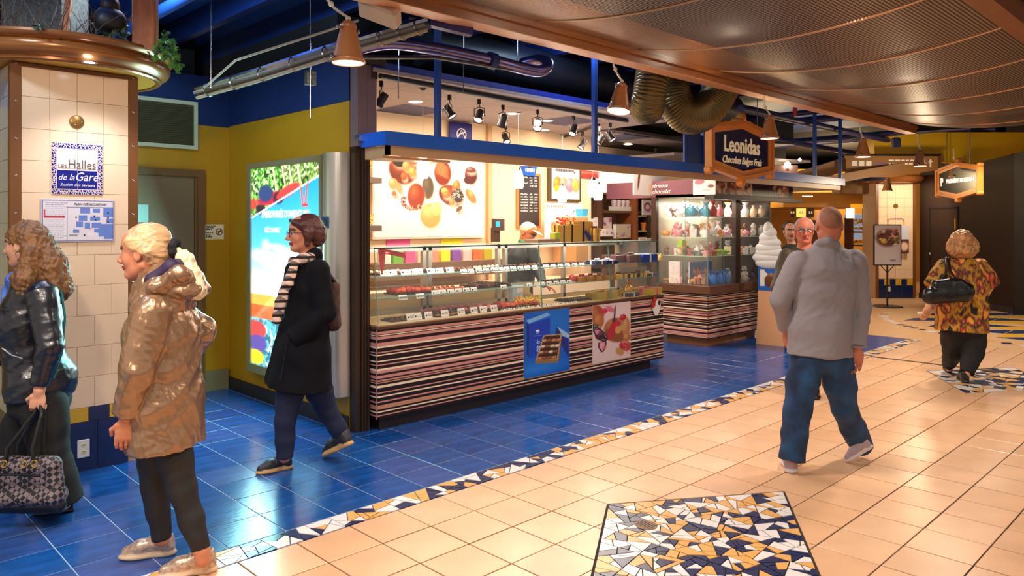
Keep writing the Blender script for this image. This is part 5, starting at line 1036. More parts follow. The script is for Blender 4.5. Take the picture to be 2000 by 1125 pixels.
# red ribbon at the left end
x0 = ony(742, 490, 5.0).x; t = thing('red_ribbon', (x0, 5.0, 1.25), 'red ribbon bow hanging at the left end of the glass case', 'ribbon'); b = MB()
pts = [Vector((x0 + .0, 5.02, 1.39)), Vector((x0 + .1, 5.0, 1.375)), Vector((x0 + .22, 5.0, 1.35)), Vector((x0 + .25, 5.0, 1.335))]
def ribbon(b, pts, w_):
    for i in range(len(pts) - 1): p, q = pts[i], pts[i + 1]; b.add([p - Vector((0, 0, w_)), q - Vector((0, 0, w_)), q + Vector((0, 0, w_)), p + Vector((0, 0, w_)), p + Vector((0, .004, -w_)), q + Vector((0, .004, -w_)), q + Vector((0, .004, w_)), p + Vector((0, .004, w_))], [(0, 1, 2, 3), (7, 6, 5, 4), (3, 2, 6, 7), (0, 4, 5, 1)])
ribbon(b, pts, .02); b.build('loop', M['red'], t); b = MB(); b.add([(x0 - .02, 4.99, 1.39), (x0 + .05, 4.99, 1.39), (x0 + .02, 4.97, 1.25), (x0 - .005, 4.97, 1.2), (x0 - .02, 4.996, 1.39), (x0 + .05, 4.996, 1.39), (x0 + .02, 4.976, 1.25), (x0 - .005, 4.976, 1.2)], [(0, 3, 2, 1), (4, 5, 6, 7), (0, 1, 5, 4), (1, 2, 6, 5), (0, 4, 7, 3)]); b.build('tail', M['red'], t)
# goods on top of the case
ZG = ZT + .007
for k, (px, w_) in enumerate(((1096, .16), (1112, .2), (1134, .27))): 
    x, y, z = pl3(px, 5.2, ZG); gift_box(x, y, z, w_, .09, (.17, .18, .21)[k], mat('kraft_gold_card', (224, 166, 74), .4), mat('black_ribbon', (36, 26, 28), .4), 'kraft-gold box with black ribbon, ' + ('left', 'middle', 'right and largest')[k] + ' of three on the glass case', -.15, None, False)
x, y, z = pl3(1162, 5.1, ZG); gift_box(x, y, z, .1, .07, .14, MATS['kraft_gold_card'], MATS['brown_ribbon'], 'slim kraft-gold box in front of the white cartons', .1)
x, y, z = pl3(1084, 5.15, ZG); tag(MB().bbox((x - .04, y - .04, z), (x + .04, y + .04, z + .1), .006).build('small_carton', mat('lime_box', (190, 196, 60), .4)), 'small lime-yellow carton left of the kraft-gold boxes', 'box')
x, y, z = pl3(1060, 5.2, ZG); tag(MB().bbox((x - .17, y - .1, z), (x + .15, y + .1, z + .035), .006).build('wooden_tray', mat('grey_brown_wood', (150, 116, 92), .5)), 'flat grey-brown wooden tray on the glass case beside the employee', 'tray')
x, y, z = pl3(1150, 5.12, ZG); b = MB(); b.add([(x - .05, y, z + .13), (x + .02, y - .02, z + .05), (x + .03, y, z), (x - .01, y, z + .01), (x - .05, y + .02, z + .1)], [(0, 1, 2, 3, 4)]); tag(b.build('ribbon_tail', mat('navy_yellow_ribbon', (30, 40, 120), .4)), 'navy ribbon tail on the right kraft-gold box', 'ribbon')
x, y, z = pl3(1107, 5.35, ZG); t = thing('berry_garland', (x, y, z), 'garland of red berries with green leaves above the kraft-gold boxes', 'garland'); b = MB(); b2 = MB(); rg = random.Random(12)
for _ in range(50): b.ball((x + rg.uniform(-.14, .12), y + rg.uniform(-.04, .04), z + .2 + rg.uniform(-.03, .05)), .011, 6, 0, None, 4)
tag(b.build('berries', mat('orange_red_berry', (226, 84, 40), .35), t, True), kind='stuff')
for _ in range(14): leaf(b2, (x + rg.uniform(-.13, .12), y - .04, z + .16 + rg.uniform(-.04, .02)), .045, rg)
b2.build('leaves', M['green'], t); MB().box((x - .14, y - .02, z), (x + .12, y + .02, z + .18)).build('stand', mat('amber_board', (214, 150, 80), .5), t)
# white poster with a hand, cyan tub and brown cabinet behind
cv = Canvas(90, 90, (246, 232, 226)); cv.ell(.25, .35, .12, .22, (206, 130, 84), .3, .3); cv.ell(.18, .15, .05, .26, (150, 86, 60), -.3, .3); cv.ell(.45, .6, .26, .14, (232, 200, 196), .3, .5)
rg = random.Random(14)
for _ in range(22): cv.ell(rg.uniform(.45, .95), rg.uniform(.05, .85), .022, .028, (120, 90, 96), 0, .4)
for x_ in range(11): cv.rect(.04 + x_ * .05, .9, .07 + x_ * .05, .95, (214, 130, 100))
board('white_poster', 1065, 398, 1136, 474, 6.55, M['card'], 'white dotted poster with a hand behind the kraft-gold boxes', 'poster', canv=cv)
q0, q1 = ony(1126, 423, 6.4), ony(1147, 413, 6.4); b = MB(); b.lathe([(0, 0), (.07, 0), (.085, .09), (.09, .092), (.09, .1), (.075, .1), (.06, .01)], ((q0.x + q1.x) / 2, 6.4, q0.z), 4, 0, None, math.pi / 4, math.pi / 4 + 2 * math.pi); thingmesh(b, 'plastic_tub', mat('cyan_plastic', (70, 180, 226), .35), 'cyan plastic tub on the brown cabinet', 'tub')
q0, q1 = ony(1125, 474, 6.3), ony(1149, 424, 6.3); tag(MB().bbox((q0.x, 6.3, q0.z - .3), (q1.x, 6.7, q1.z), .005).build('tall_cabinet', mat('amber_cabinet', (190, 140, 84), .45)), 'amber wooden cabinet under the cyan tub', 'cabinet')
tag(MB().bbox((3.5, 6.35, 0), (8.1, BY - .02, .92), .01).build('back_worktop', M['creamw']), 'low cream back counter along the shop wall', 'counter')
bs = PZ(722, 520, 6.5); be = PZ(972, 516, 6.5); o = MB().bbox((bs.x, 6.42, bs.z - .15), (be.x, 6.76, bs.z + .02), .004).build('back_shelf', mat('warm_brown_shelf', (128, 92, 66), .5)); tag(o, 'long warm brown shelf of packets behind the left half of the glass case', 'shelf')
PKC = [(236, 240, 226), (120, 190, 60), (238, 96, 150), (240, 214, 190), (226, 150, 120), (240, 230, 30), (140, 80, 170), (250, 200, 190), (236, 120, 60), (200, 180, 40)]
for k in range(10):
    x_ = bs.x + .1 + k * (be.x - bs.x - .2) / 10; m_ = mat('packet_%d' % k, PKC[k], .4); b = MB(); b.bbox((x_, 6.45, bs.z + .02), (x_ + .13, 6.52, bs.z + .14), .004); b.prism([(x_ + .02, 6.455), (x_ + .11, 6.455), (x_ + .11, 6.515), (x_ + .02, 6.515)], bs.z + .14, bs.z + .155)
    tag(b.build('sweet_packet', m_), ['white', 'leaf green', 'hot pink', 'peach', 'salmon', 'bright yellow', 'purple', 'pale pink', 'orange', 'olive yellow'][k] + ' sweet packet on the long brown back shelf', 'packet', 'packets on the back shelf')
# sign held on the wall above the beam: dark blue crest poster
q0, q1 = PZ(879, 274, 6.72), PZ(922, 242, 6.72); t = thing('crest_poster', ((q0.x + q1.x) / 2, 6.72, q0.z), 'violet-blue poster with a white crest high on the cream wall', 'poster'); MB().bbox((q0.x, 6.72, q0.z - .1), (q1.x, 6.74, q1.z), .003).build('board', mat('violet_blue_board', (34, 24, 120), .4), t)
b = MB(); c_ = ((q0.x + q1.x) / 2, 6.715, (q0.z + q1.z) / 2 - .03); b.tube([(c_[0] + .07 * math.cos(a), c_[1], c_[2] + .07 * math.sin(a)) for a in [k * math.pi / 8 for k in range(16)]], .007, 5, 0, True, True); b.tube([(c_[0] - .05, c_[1], c_[2] - .03), (c_[0], c_[1], c_[2] + .05), (c_[0] + .05, c_[1], c_[2] - .03)], .008, 5); b.tube([(c_[0] - .04, c_[1], c_[2]), (c_[0] + .05, c_[1], c_[2] + .03)], .008, 5); b.build('crest', M['card'], t)
# ------------------------------------------------------------------ glass kiosk
KC = (8.6, 5.16); kx, kd = 10.35, 5.95
kk = thing('striped_glass_kiosk', (9.4, 5.5, 0), 'tall glass gift kiosk on a striped base right of the counter', 'display case')
MB().box((KC[0] + .1, KC[1] + .08, 0), (10.0, kd - .1, .13)).build('plinth', mat('orange_oak_plinth', (176, 116, 62), .4), kk)
MB().box((KC[0], KC[1], .11), (kx - .2, kd, .7)).build('body', DK, kk); stripes('striped_cladding', [(KC[0], kd), (KC[0], KC[1]), (kx - .2, KC[1])], .11, .70, kk, flip=1)
MB().bbox((KC[0] - .05, KC[1] - .06, .70), (kx - .1, kd, .80), .006).build('slab', M['walnut'], kk)
MB().box((KC[0] - .06, kd - .03, .1), (KC[0] + .0, kd + .05, 1.97)).build('left_mullion', M['mullion'], kk)
MB().box((9.32, KC[1], .8), (9.44, KC[1] + .06, 1.97)).build('middle_mullion', M['mullion'], kk)
for a, c in (((KC[0], kd), KC), (KC, (9.32, KC[1])), ((9.44, KC[1]), (kx, KC[1]))):
    MB().add([(a[0], a[1], .8), (c[0], c[1], .8), (c[0], c[1], 1.96), (a[0], a[1], 1.96)], [(0, 1, 2, 3)]).build('pane', M['glass'], kk)
b = MB(); b.tube([(KC[0], KC[1], .8), (KC[0], KC[1], 1.96)], .006, 6); b.tube([(KC[0], 5.5, .8), (KC[0], 5.5, 1.96)], .004, 6); b.tube([(9.0, KC[1], .8), (9.0, KC[1], 1.96)], .004, 6); b.build('pane_edges', M['gedge'], kk)
kz = (.805, 1.18, 1.43, 1.70)
for z in kz[1:]: MB().box((KC[0] + .02, KC[1] + .03, z - .004), (kx - .02, kd - .03, z + .003)).build('glass_shelf', M['shelfg'], kk); MB().tube([(KC[0] + .02, kd - .05, z), (KC[0] + .02, KC[1] + .03, z), (kx - .02, KC[1] + .03, z)], .004, 5).build('shelf_edge', mat('pale_green_edge', (190, 220, 190), .2), kk)
MB().box((kx - .04, KC[1] + .02, .8), (kx, kd, 1.97)).build('back_mullion', M['mullion'], kk); MB().box((KC[0] + .04, kd, .75), (kx, kd + .04, 1.97)).build('rear_panel', mat('grey_brown_rear', (176, 164, 140), .4), kk)
MB().box((KC[0] - .03, KC[1] - .04, 1.96), (kx + .4, kd, 2.0)).build('ceiling_panel', M['dark'], kk)
fz0, fz1 = 1.965, 2.19
MB().bbox((KC[0] - .03, KC[1], fz0), (KC[0] + .0, 6.8, fz1), .002).build('mauve_fascia', M['purple'], kk); MB().box((KC[0] + .0, KC[1] - .03, fz0 + .02), (kx + .62, KC[1], fz1)).build('dark_fascia', M['dark'], kk); MB().box((KC[0] - .05, KC[1] - .12, fz0 - .04), (kx + .75, KC[1] + .02, fz0 + .01)).build('fascia_ledge', mat('deep_brown_ledge', (40, 20, 18), .4), kk)
text('L’expérience', (KC[0] - .034, 5.95, 2.10), (0, -1, 0), (0, 0, 1), .085, M['card'], kk, 'fascia_lettering', 'CENTER', .35, .002, .9); text('chocolat', (KC[0] - .034, 5.86, 2.02), (0, -1, 0), (0, 0, 1), .085, M['card'], kk, 'fascia_lettering', 'CENTER', .35)
cv = Canvas(40, 34, (248, 232, 226)); cv.ell(.3, .85, .3, .18, (190, 120, 130), .2, .2); cv.ell(.8, .55, .2, .14, (140, 90, 80), 0, .4); cv.ell(.6, .3, .3, .1, (230, 200, 200), 0, .5)
cv.build('fascia_print', (KC[0] - .033, 5.36, fz0 + .02), (0, -1, 0), (0, 0, 1), .33, .2, kk, print_mat('paper_print'))
rg = random.Random(31); cv = Canvas(190, 30, (70, 34, 26))
for k in range(26):
    x = .02 + .62 * k / 26 if k < 20 else .8 + (k - 20) * .033
    cv.rect(x, .05, x + .018, .95, rg.choice([(140, 70, 46), (200, 140, 100), (120, 50, 34), (226, 190, 150)])); cv.ell(x + .01, rg.uniform(.2, .8), .3, .3, rg.choice([(196, 120, 80), (110, 44, 32), (230, 190, 160)]), 0, .5)
cv.rect(.5, 0, .72, 1, (44, 20, 20)); cv.build('fascia_print', (KC[0] + .02, KC[1] - .034, fz0 + .03), (1, 0, 0), (0, 0, 1), 2.2, fz1 - fz0 - .05, kk, print_mat('poster_print'))
q0, q1 = (8.66, .83), (9.25, 1.13)
cv = Canvas(60, 40, (20, 90, 180)); 
for cx_ in (.25, .42, .75): cv.ell(cx_, .5, .2, .3, (170, 90, 60), .3, .3, (230, 160, 120)); cv.ell(cx_ + .02, .7, .1, .12, (70, 34, 24), 0, .3)
t = thing('kiosk_poster', (8.95, 5.5, .81), 'blue poster of chocolates leaning inside the bottom of the kiosk', 'poster'); MB().box((8.7, 5.5, .81), (9.28, 5.51, 1.1)).build('board', M['card'], t); cv.build('print', (8.705, 5.497, .815), (1, 0, 0), (0, 0, 1), .57, .28, t, print_mat('paper_print'))
# small gifts: eight shapes
ITEM = {}
def item(kind):
    if kind in ITEM: return ITEM[kind]
    b = MB()
    if kind == 'figurine': b.ball((0, 0, .035), (.03, .018, .022), 8); b.ball((.03, 0, .062), .017, 8); b.ball((.046, 0, .058), .008, 6); [b.tube([(x, y, 0), (x, y, .03)], .006, 5) for x in (-.018, .018) for y in (-.01, .01)]; b.ball((.026, .012, .078), .006, 5); b.ball((.026, -.012, .078), .006, 5); b.tube([(-.028, 0, .04), (-.045, 0, .06)], .004, 5)
    elif kind == 'mug': b.lathe([(0, 0), (.028, 0), (.03, .06), (.026, .06), (.024, .006)], n=12); b.tube([(.028, 0, .048), (.045, 0, .045), (.045, 0, .02), (.028, 0, .014)], .004, 5)
    elif kind == 'vase': b.lathe([(0, 0), (.02, 0), (.036, .04), (.03, .08), (.014, .1), (.02, .12), (.014, .12), (.01, .1)], n=12)
    elif kind == 'teapot': b.lathe([(0, 0), (.024, 0), (.04, .03), (.034, .055), (.012, .062), (.01, .07), (0, .074)], n=12); b.tube([(.03, 0, .03), (.055, 0, .045), (.06, 0, .056)], [.008, .006, .004], 6); b.tube([(-.034, 0, .045), (-.056, 0, .04), (-.05, 0, .018), (-.036, 0, .02)], .004, 5)
    elif kind == 'bauble': b.ball((0, 0, .05), .05, 14, 0, None, 9); b.lathe([(.012, .098), (.012, .108), (0, .108)], n=8)
    elif kind == 'gift_bag': b.add([(-.03, -.015, 0), (.03, -.015, 0), (.03, .015, 0), (-.03, .015, 0), (-.034, -.006, .075), (.034, -.006, .075), (.034, .006, .075), (-.034, .006, .075)], [(0, 3, 2, 1), (4, 5, 6, 7), (0, 1, 5, 4), (1, 2, 6, 5), (2, 3, 7, 6), (3, 0, 4, 7)]); b.tube([(-.015, 0, .075), (-.012, 0, .095), (.012, 0, .095), (.015, 0, .075)], .002, 4)
    elif kind == 'cellophane_cone': b.lathe([(0, 0), (.028, 0), (.034, .06), (.01, .1), (.03, .13), (0, .12)], n=10)
    elif kind == 'candy_dish': b.lathe([(0, 0), (.02, 0), (.008, .012), (.04, .035), (.044, .04), (.03, .034), (0, .018)], n=12); [b.ball((.02 * math.cos(a), .02 * math.sin(a), .038), .011, 6, 0, None, 4) for a in (0, 1.5, 3.1, 4.6)]
    elif kind == 'plush_toy': b.ball((0, 0, .04), (.034, .03, .04), 8); b.ball((0, 0, .1), .028, 8); b.ball((-.02, 0, .125), .011, 6); b.ball((.02, 0, .125), .011, 6); b.ball((-.03, -.01, .055), (.012, .01, .022), 6); b.ball((.03, -.01, .055), (.012, .01, .022), 6); b.ball((-.018, -.03, .01), (.014, .018, .012), 6); b.ball((.018, -.03, .01), (.014, .018, .012), 6)
    else: b.bbox((-.03, -.02, 0), (.03, .02, .05), .003)
    o = b.build(kind, M['card'], None, True, origin=(0, 0, 0)); COL.objects.unlink(o); ITEM[kind] = o; return o
GC = [('white', (240, 234, 226)), ('cream', (240, 214, 170)), ('amber', (226, 150, 50)), ('brown', (120, 66, 44)), ('red', (206, 60, 50)), ('teal', (40, 150, 180)), ('lime', (176, 210, 40)), ('pink', (232, 150, 160)), ('grey', (150, 144, 140)), ('blue', (30, 110, 200))]
gm = {n_: mat('glaze_' + n_, c_, .3, vary=.12, vscale=30) for n_, c_ in GC}
def put_item(kind, colr, loc, label, group, s=1.0, rz=0):
    src = item(kind); me = src.data.copy() if (kind, colr) not in ITEM else ITEM[(kind, colr)]
    if (kind, colr) not in ITEM: me.materials.clear(); me.materials.append(gm[colr]); ITEM[(kind, colr)] = me
    o = bpy.data.objects.new(kind, me); COL.objects.link(o); o.location = loc; o.scale = (s, s, s); o.rotation_euler[2] = rz; return tag(o, label, kind.replace('_', ' '), group)
rg = random.Random(77); shn = ['base', 'lowest', 'middle', 'top']
for si, z in enumerate(kz):
    for side, n_ in (('left face', 6), ('front face', 8), ('right bay', 7)):
        for k in range(n_):
            if side == 'left face': x, y = KC[0] + .08 + .1 * (k % 2), kd - .10 - k * .105
            elif side == 'front face': x, y = KC[0] + .1 + k * .085, KC[1] + .08 + .09 * (k % 2)
            else: x, y = 9.5 + k * .115, KC[1] + .08 + .07 * (k % 2)
            if si == 3 and side == 'front face' and k > 4: continue
            kinds = {0: ['figurine', 'gift_box_item', 'candy_dish', 'figurine', 'gift_bag'], 1: ['figurine', 'teapot', 'mug', 'candy_dish', 'mug'], 2: ['teapot', 'plush_toy', 'mug', 'vase', 'figurine'], 3: ['vase', 'cellophane_cone', 'plush_toy', 'vase', 'teapot']}[si]
            kd_ = rg.choice(kinds); kd_ = 'gift_carton' if kd_ == 'gift_box_item' else kd_
            c_ = rg.choice(['white', 'white', 'cream', 'amber', 'grey', 'brown', 'pink'] + (['teal', 'blue'] if si == 0 else []) + (['red'] if rg.random() < .3 else []))
            if si == 3 and side == 'left face' and k >= 3: kd_, c_ = 'bauble', 'teal'
            if si == 3 and side == 'front face' and k < 3: kd_, c_ = 'cellophane_cone', ['teal', 'white', 'red'][k]
            if si == 1 and side == 'front face' and k > 2: kd_, c_ = 'candy_dish', 'lime'
            if si == 2 and side == 'left face' and k > 3: kd_, c_ = 'gift_bag', 'white'
            if si == 0 and side == 'front face' and k > 1: kd_, c_ = 'cellophane_cone', 'blue' 
            put_item(kd_, c_, (x, y, z + .004), '%s %s, %s from left, %s kiosk shelf, %s' % (c_, kd_.replace('_', ' '), ORD[k], shn[si], side), 'small gifts on the %s kiosk shelf' % shn[si], rg.uniform(1.25, 1.6) * (1.0 if si else .85), rg.uniform(0, 6))
            if k < n_ - 1:
                x2, y2 = (x + .13, y - .05) if side == 'left face' else (x + .05, y + .17); k2 = rg.choice(['vase', 'mug', 'plush_toy', 'gift_bag', 'teapot', 'cellophane_cone', 'figurine']); c2_ = rg.choice(['white', 'cream', 'white', 'grey', 'brown', 'amber', 'pink'])
                put_item(k2, c2_, (x2, y2, z + .004), '%s %s, %s from left in rear row, %s kiosk shelf, %s' % (c2_, k2.replace('_', ' '), ORD[k], shn[si], side), 'small gifts on the %s kiosk shelf' % shn[si], rg.uniform(1.2, 1.7) * (1.0 if si else .9), rg.uniform(0, 6))
b = MB(); b.bbox((8.66, 5.62, .805), (8.72, 5.8, 1.1), .004); tag(b.build('gift_carton', mat('white_pink_carton', (244, 226, 222), .4, vary=.2, vscale=20)), 'tall white printed carton standing in the kiosk base', 'box')
put_item('gift_carton', 'lime', (8.7, 5.62, kz[1] + .12), 'bright lime carton on the lowest kiosk shelf', None, 1.9, .2); 
# ------------------------------------------------------------------ soft ice cream standee
s0, s1 = onz(1478, 671), onz(1532, 677); ux = (s1 - s0).normalized(); st = thing('ice_cream_standee', (s0 + s1) / 2, 'tall soft ice cream cone standee with blue band beside the kiosk', 'standee')
FR = frame(s0, ux, (0, 0, 1), ux.cross(Vector((0, 0, 1)))); W = (s1 - s0).length
def tilt(b): return b
MB().prism([(0, 0), (W, 0), (W * .93, .73), (.03, .73)], -.02, .02, 0, FR).build('cone_board', mat('peach_wafer_board', (240, 180, 130), .4), st)
MB().prism([(.03, .72), (W * .93, .72), (W * .93, 1.05), (.03, 1.05)], -.025, .025, 0, FR).build('blue_band', mat('deep_sky_band', (20, 104, 200), .4), st)
b = MB()
for k in range(8):
    z = 1.07 + k * .066; r_ = (.205, .22, .205, .18, .155, .125, .095, .06)[k]; b.ball((W / 2 - .02 + .012 * (-1) ** k, z + .02, 0), (r_, .085, .06), 20, 0, FR, 10)
b.build('swirl', mat('white_swirl', (238, 236, 236), .4), st, True)
b = MB(); b.ball((W * .55, .86, .026), (.09, .1, .012), 12, 0, FR); b.build('scoop_print', M['choc'], st, True); b = MB(); b.prism([(.06, .78), (.12, .78), (.12, 1.0), (.06, 1.0)], .026, .03, 0, FR); b.prism([(.12, .98), (.3, .82), (.3, .76), (.12, .9)], .026, .03, 0, FR); b.build('print', M['card'], st)
# ------------------------------------------------------------------ hexagonal shop signs
def hexsign(c, u, a, h, p, face, label, name='hexagonal_sign', orn=1, th=.05):
    t = thing(name, (c[0], c[1], c[2] - h - p), label, 'shop sign'); Mx = frame(c, u, (0, 0, 1), Vector(u).cross(Vector((0, 0, 1))))
    def P(s, e=0): return [(-a - s, -h - s * .9 - e), (0, -h - p - s), (a + s, -h - s * .9), (a + s, h + s * .9), (0, h + p + s), (-a - s, h + s * .9)]
    def ringm(so, si, z0, z1, nm_, m_):
        b = MB(); O, I = P(so), P(si); n = 6; vs = [(x, y, z0) for x, y in O] + [(x, y, z1) for x, y in O] + [(x, y, z0) for x, y in I] + [(x, y, z1) for x, y in I]; fs = []
        for i in range(n): j = (i + 1) % n; fs += [(i, j, n + j, n + i), (3 * n + i, 3 * n + j, 2 * n + j, 2 * n + i), (n + i, n + j, 3 * n + j, 3 * n + i), (2 * n + i, 2 * n + j, j, i)]
        b.add(vs, fs, 0, Mx); return b.build(nm_, m_, t)
    MB().prism(P(0), -.02, .01, 0, Mx).build('panel', face, t)
    k = a / .7; wm = mat('orange_sign_frame', (212, 130, 52), .35, vary=.12, vscale=5)
    ringm(.10 * k, .05 * k, -.04, .045, 'outer_frame', wm); ringm(.055 * k, -.012, -.03, .025, 'inner_frame', mat('amber_sign_frame', (228, 146, 66), .35))
    b = MB()
    for x, y, r_ in ((-a - .07 * k, -h - .11 * k, .052), (0, -h - p - .13 * k, .052), (a + .07 * k, -h - .11 * k, .052), (.0, h + p + .13 * k, .06), (-.14 * k, h + p + .07 * k, .045), (.14 * k, h + p + .06 * k, .045), (-a - .08 * k, h + .10 * k, .045), (a + .08 * k, h + .1 * k, .045)):
        b.lathe([(0, -.04), (r_ * k, -.04), (r_ * k, .03), (r_ * .7 * k, .045), (0, .048)], (x, y, 0), 16, 0, Mx)
    b.build('ornament', wm, t, True)
    b = MB()
    for x in (-a * .6, a * .6): b.tube([Mx @ Vector((x, h + .1 * k, 0)), Mx @ Vector((x, 3.62 - c[2], 0))], .006, 6)
    b.build('hanging_rod', M['steel'], t); return t, Mx
t, Mx = hexsign((7.89, 4.3, 2.452), (1, 0, 0), .63, .16, .095, mat('sign_navy', (14, 22, 76), .3), 'orange-framed hexagonal shop sign reading Leonidas above the blue beam', 'hanging_shop_sign')
sm = mat('cream_sign_lettering', (246, 222, 178), .4, emit=.15)
text('Leonidas', (7.89, 4.286, 2.42), (1, 0, 0), (0, 0, 1), .25, sm, t, 'lettering', 'CENTER', 0, .004, .93, .004); text('Chocolats Belges Frais', (7.89, 4.286, 2.29), (1, 0, 0), (0, 0, 1), .115, sm, t, 'script_lettering', 'CENTER', .35, .003, .86, .001)
# ------------------------------------------------------------------ light case
lc = thing('light_advertising_case', (XW, 5.8, .27), 'aluminium advertising light case with a glowing adventure poster on the yellow wall', 'light box')
ya, yb_, za, zb = 5.30, 6.50, .345, 2.10
b = MB(); x0 = XW - .11
b.box((x0, 5.27, .27), (XW, ya, 2.15)).box((x0, yb_, .27), (XW, 6.58, 2.15)).box((x0, ya, .27), (XW, yb_, za)).box((x0, ya, zb), (XW, yb_, 2.15)); b.build('frame', mat('champagne_aluminium', (176, 172, 142), .35, .6), lc)
b = MB(); b.lathe([(.125, .27), (.125, 2.155), (.0, 2.155)], (XW - .02, 5.145, 0), 20, 0, None, math.pi / 2, 1.5 * math.pi); b.box((XW - .02, 5.02, .27), (XW, 5.27, 2.155)); b.build('rounded_column', mat('silver_column', (196, 188, 178), .3, .6), lc, True)
cv = Canvas(126, 190, (60, 170, 240)); V, U = cv.V, cv.U
cv.a = np.stack([np.interp(V, [0, .36, .42, .6, 1], [v_ / 255 for v_ in k]) for k in ([235, 240, 240, 90, 0], [238, 240, 240, 190, 140], [240, 238, 248, 240, 225])], -1)
for k in range(26): q = random.Random(k + 3); cv.ell(q.uniform(0, 1), q.uniform(.42, .62), q.uniform(.05, .16), q.uniform(.015, .05), (236, 246, 252), 0, .9)
cv.ell(.66, .67, .07, .05, (200, 232, 250), 0, .8); cv.rect(0, .30, 1, .36, (238, 170, 70)); cv.rect(0, .24, 1, .31, (220, 90, 40)); cv.noise(.06, 60, 60, 4, (V < .36) & (V > .24), (250, 210, 120), .3)
m_ = (V < .24).astype(float); cv.put(m_, (90, 170, 190)); cv.noise(.8, 90, 160, 5, m_, (30, 90, 110), .25); cv.noise(.8, 70, 150, 6, m_, (240, 250, 250), .5)
cv.ell(.07, .18, .12, .05, (230, 60, 60), 0, .2); cv.ell(.1, .11, .1, .05, (90, 70, 150), 0, .2); cv.ell(.06, .04, .1, .04, (250, 210, 30), 0, .2)
top = V > (.75 + .19 * U); mt = top.astype(float); cv.put(mt, (60, 120, 40)); cv.noise(.9, 120, 160, 7, mt, (140, 220, 80), .1); cv.noise(.9, 160, 200, 8, mt, (20, 50, 16), .35); cv.noise(.9, 200, 60, 9, mt * (U > .5), (150, 130, 90), .3); cv.noise(.8, 90, 190, 12, mt, (226, 250, 190), .55)
for x_ in (.36, .5, .6, .72): cv.put(mt * (np.abs(U - x_ - .02 * np.sin(V * 30)) < .012), (206, 190, 160))
cv.ell(.32, .845, .2, .035, (190, 30, 60), .12, .3); cv.ell(.22, .87, .09, .05, (40, 60, 110), 0, .3); cv.ell(.42, .845, .06, .035, (60, 30, 50), 0, .3); cv.ell(.14, .79, .06, .03, (40, 30, 40), 0, .4); cv.ell(.56, .875, .13, .03, (226, 60, 60), .25, .2); cv.ell(.03, .82, .03, .03, (220, 60, 50)); cv.put((np.abs(V - (.75 + .19 * U)) < .004), (250, 250, 250))
low = (~top).astype(float)
for (xa, xb) in ((.73, .77), (.84, .80)): cv.put(low * (np.abs(U - (xa + (xb - xa) * (1 - (V - .8) / .14))) < .012) * (V > .8) * (V < .95), (236, 90, 80))
cv.put(low * (V > .795) * (V < .815) * (U > .76) * (U < .84), (236, 60, 60))
ob = cv.build('glowing_poster', (XW - .095, yb_, za), (0, -1, 0), (0, 0, 1), yb_ - ya, zb - za, lc, print_mat('backlit_print', .3, 1.25))
tm = mat('glowing_lettering', (250, 252, 255), .4, emit=1.3)
text('PASSIONNÉS D’AVENTURE', (XW - .1, 5.88, 1.66), (0, -1, 0), (0, 0, 1), .085, tm, lc, 'lettering', 'CENTER', 0, .001, .82, .002); text('DÉCOUVREZ', (XW - .1, 6.1, 1.53), (0, -1, 0), (0, 0, 1), .06, tm, lc, 'lettering', 'CENTER', 0, .001, .8)
MB().add([(XW - .105, ya, za), (XW - .105, yb_, za), (XW - .105, yb_, zb), (XW - .105, ya, zb)], [(0, 1, 2, 3)]).build('cover_glass', mat('cover_glass', (250, 250, 250), .05, alpha=.06), lc)
MB().box((XW - .148, 5.10, 1.57), (XW - .143, 5.19, 1.66)).build('round_badge_plate', mat('badge_blue', (20, 70, 130), .4), lc); MB().lathe([(0, .006), (.028, .006), (.03, 0)], (0, 0, 0), 14, M=frame((XW - .146, 5.145, 1.615), (0, -1, 0), (0, 0, 1), (-1, 0, 0))).build('badge_emblem', M['blackp'], lc)
# ------------------------------------------------------------------ signs on the pillar
q0, q1 = ony(100, 379, py0), ony(200, 284, py0); sw_, sh_ = q1.x - q0.x, q1.z - q0.z
t = thing('tile_sign', ((q0.x + q1.x) / 2, py0, q0.z), 'blue and white ceramic sign reading Les Halles de la Gare on the pillar', 'sign')
yy = py0 - .004
for i in range(2):
    for j_ in range(2): MB().bbox((-sw_ / 4 + .0008, -sh_ / 4 + .0008, 0), (sw_ / 4 - .0008, sh_ / 4 - .0008, .008), .001, 0, frame((q0.x + sw_ * (.25 + .5 * i), py0 + .004, q0.z + sh_ * (.25 + .5 * j_)), (1, 0, 0), (0, 0, 1), (0, -1, 0))).build('tile', M['card'] if False else mat('sign_cream_tile', (244, 222, 206), .2), t)
nb = mat('cobalt_glaze', (16, 22, 128), .2); b = MB(); rg = random.Random(21); out = []
bw_ = .1
for P in ([(0, 0), (1, 0), (1, bw_), (0, bw_)], [(0, 1 - bw_), (1, 1 - bw_), (1, 1), (0, 1)], [(0, bw_), (bw_, bw_), (bw_, 1 - bw_), (0, 1 - bw_)], [(1 - bw_, bw_), (1, bw_), (1, 1 - bw_), (1 - bw_, 1 - bw_)]): shatter(P, .0028, rg, out)
Fx = Matrix(((sw_, 0, 0, q0.x), (0, 0, -1, yy), (0, sh_, 0, q0.z), (0, 0, 0, 1)))
for p in out:
    p2 = inset(p, .007)
    if len(p2) > 2: b.prism(p2, 0, .0012, 0, Fx)
tag(b.build('broken_tile_border', nb, t), kind='stuff')
MB().prism([(.11, .11), (.495, .11), (.495, .47), (.11, .47)], 0, .0012, 0, Fx).build('blue_field', nb, t); MB().prism([(.505, .11), (.89, .11), (.89, .47), (.505, .47)], 0, .0012, 0, Fx).build('blue_field', nb, t)
b = MB()
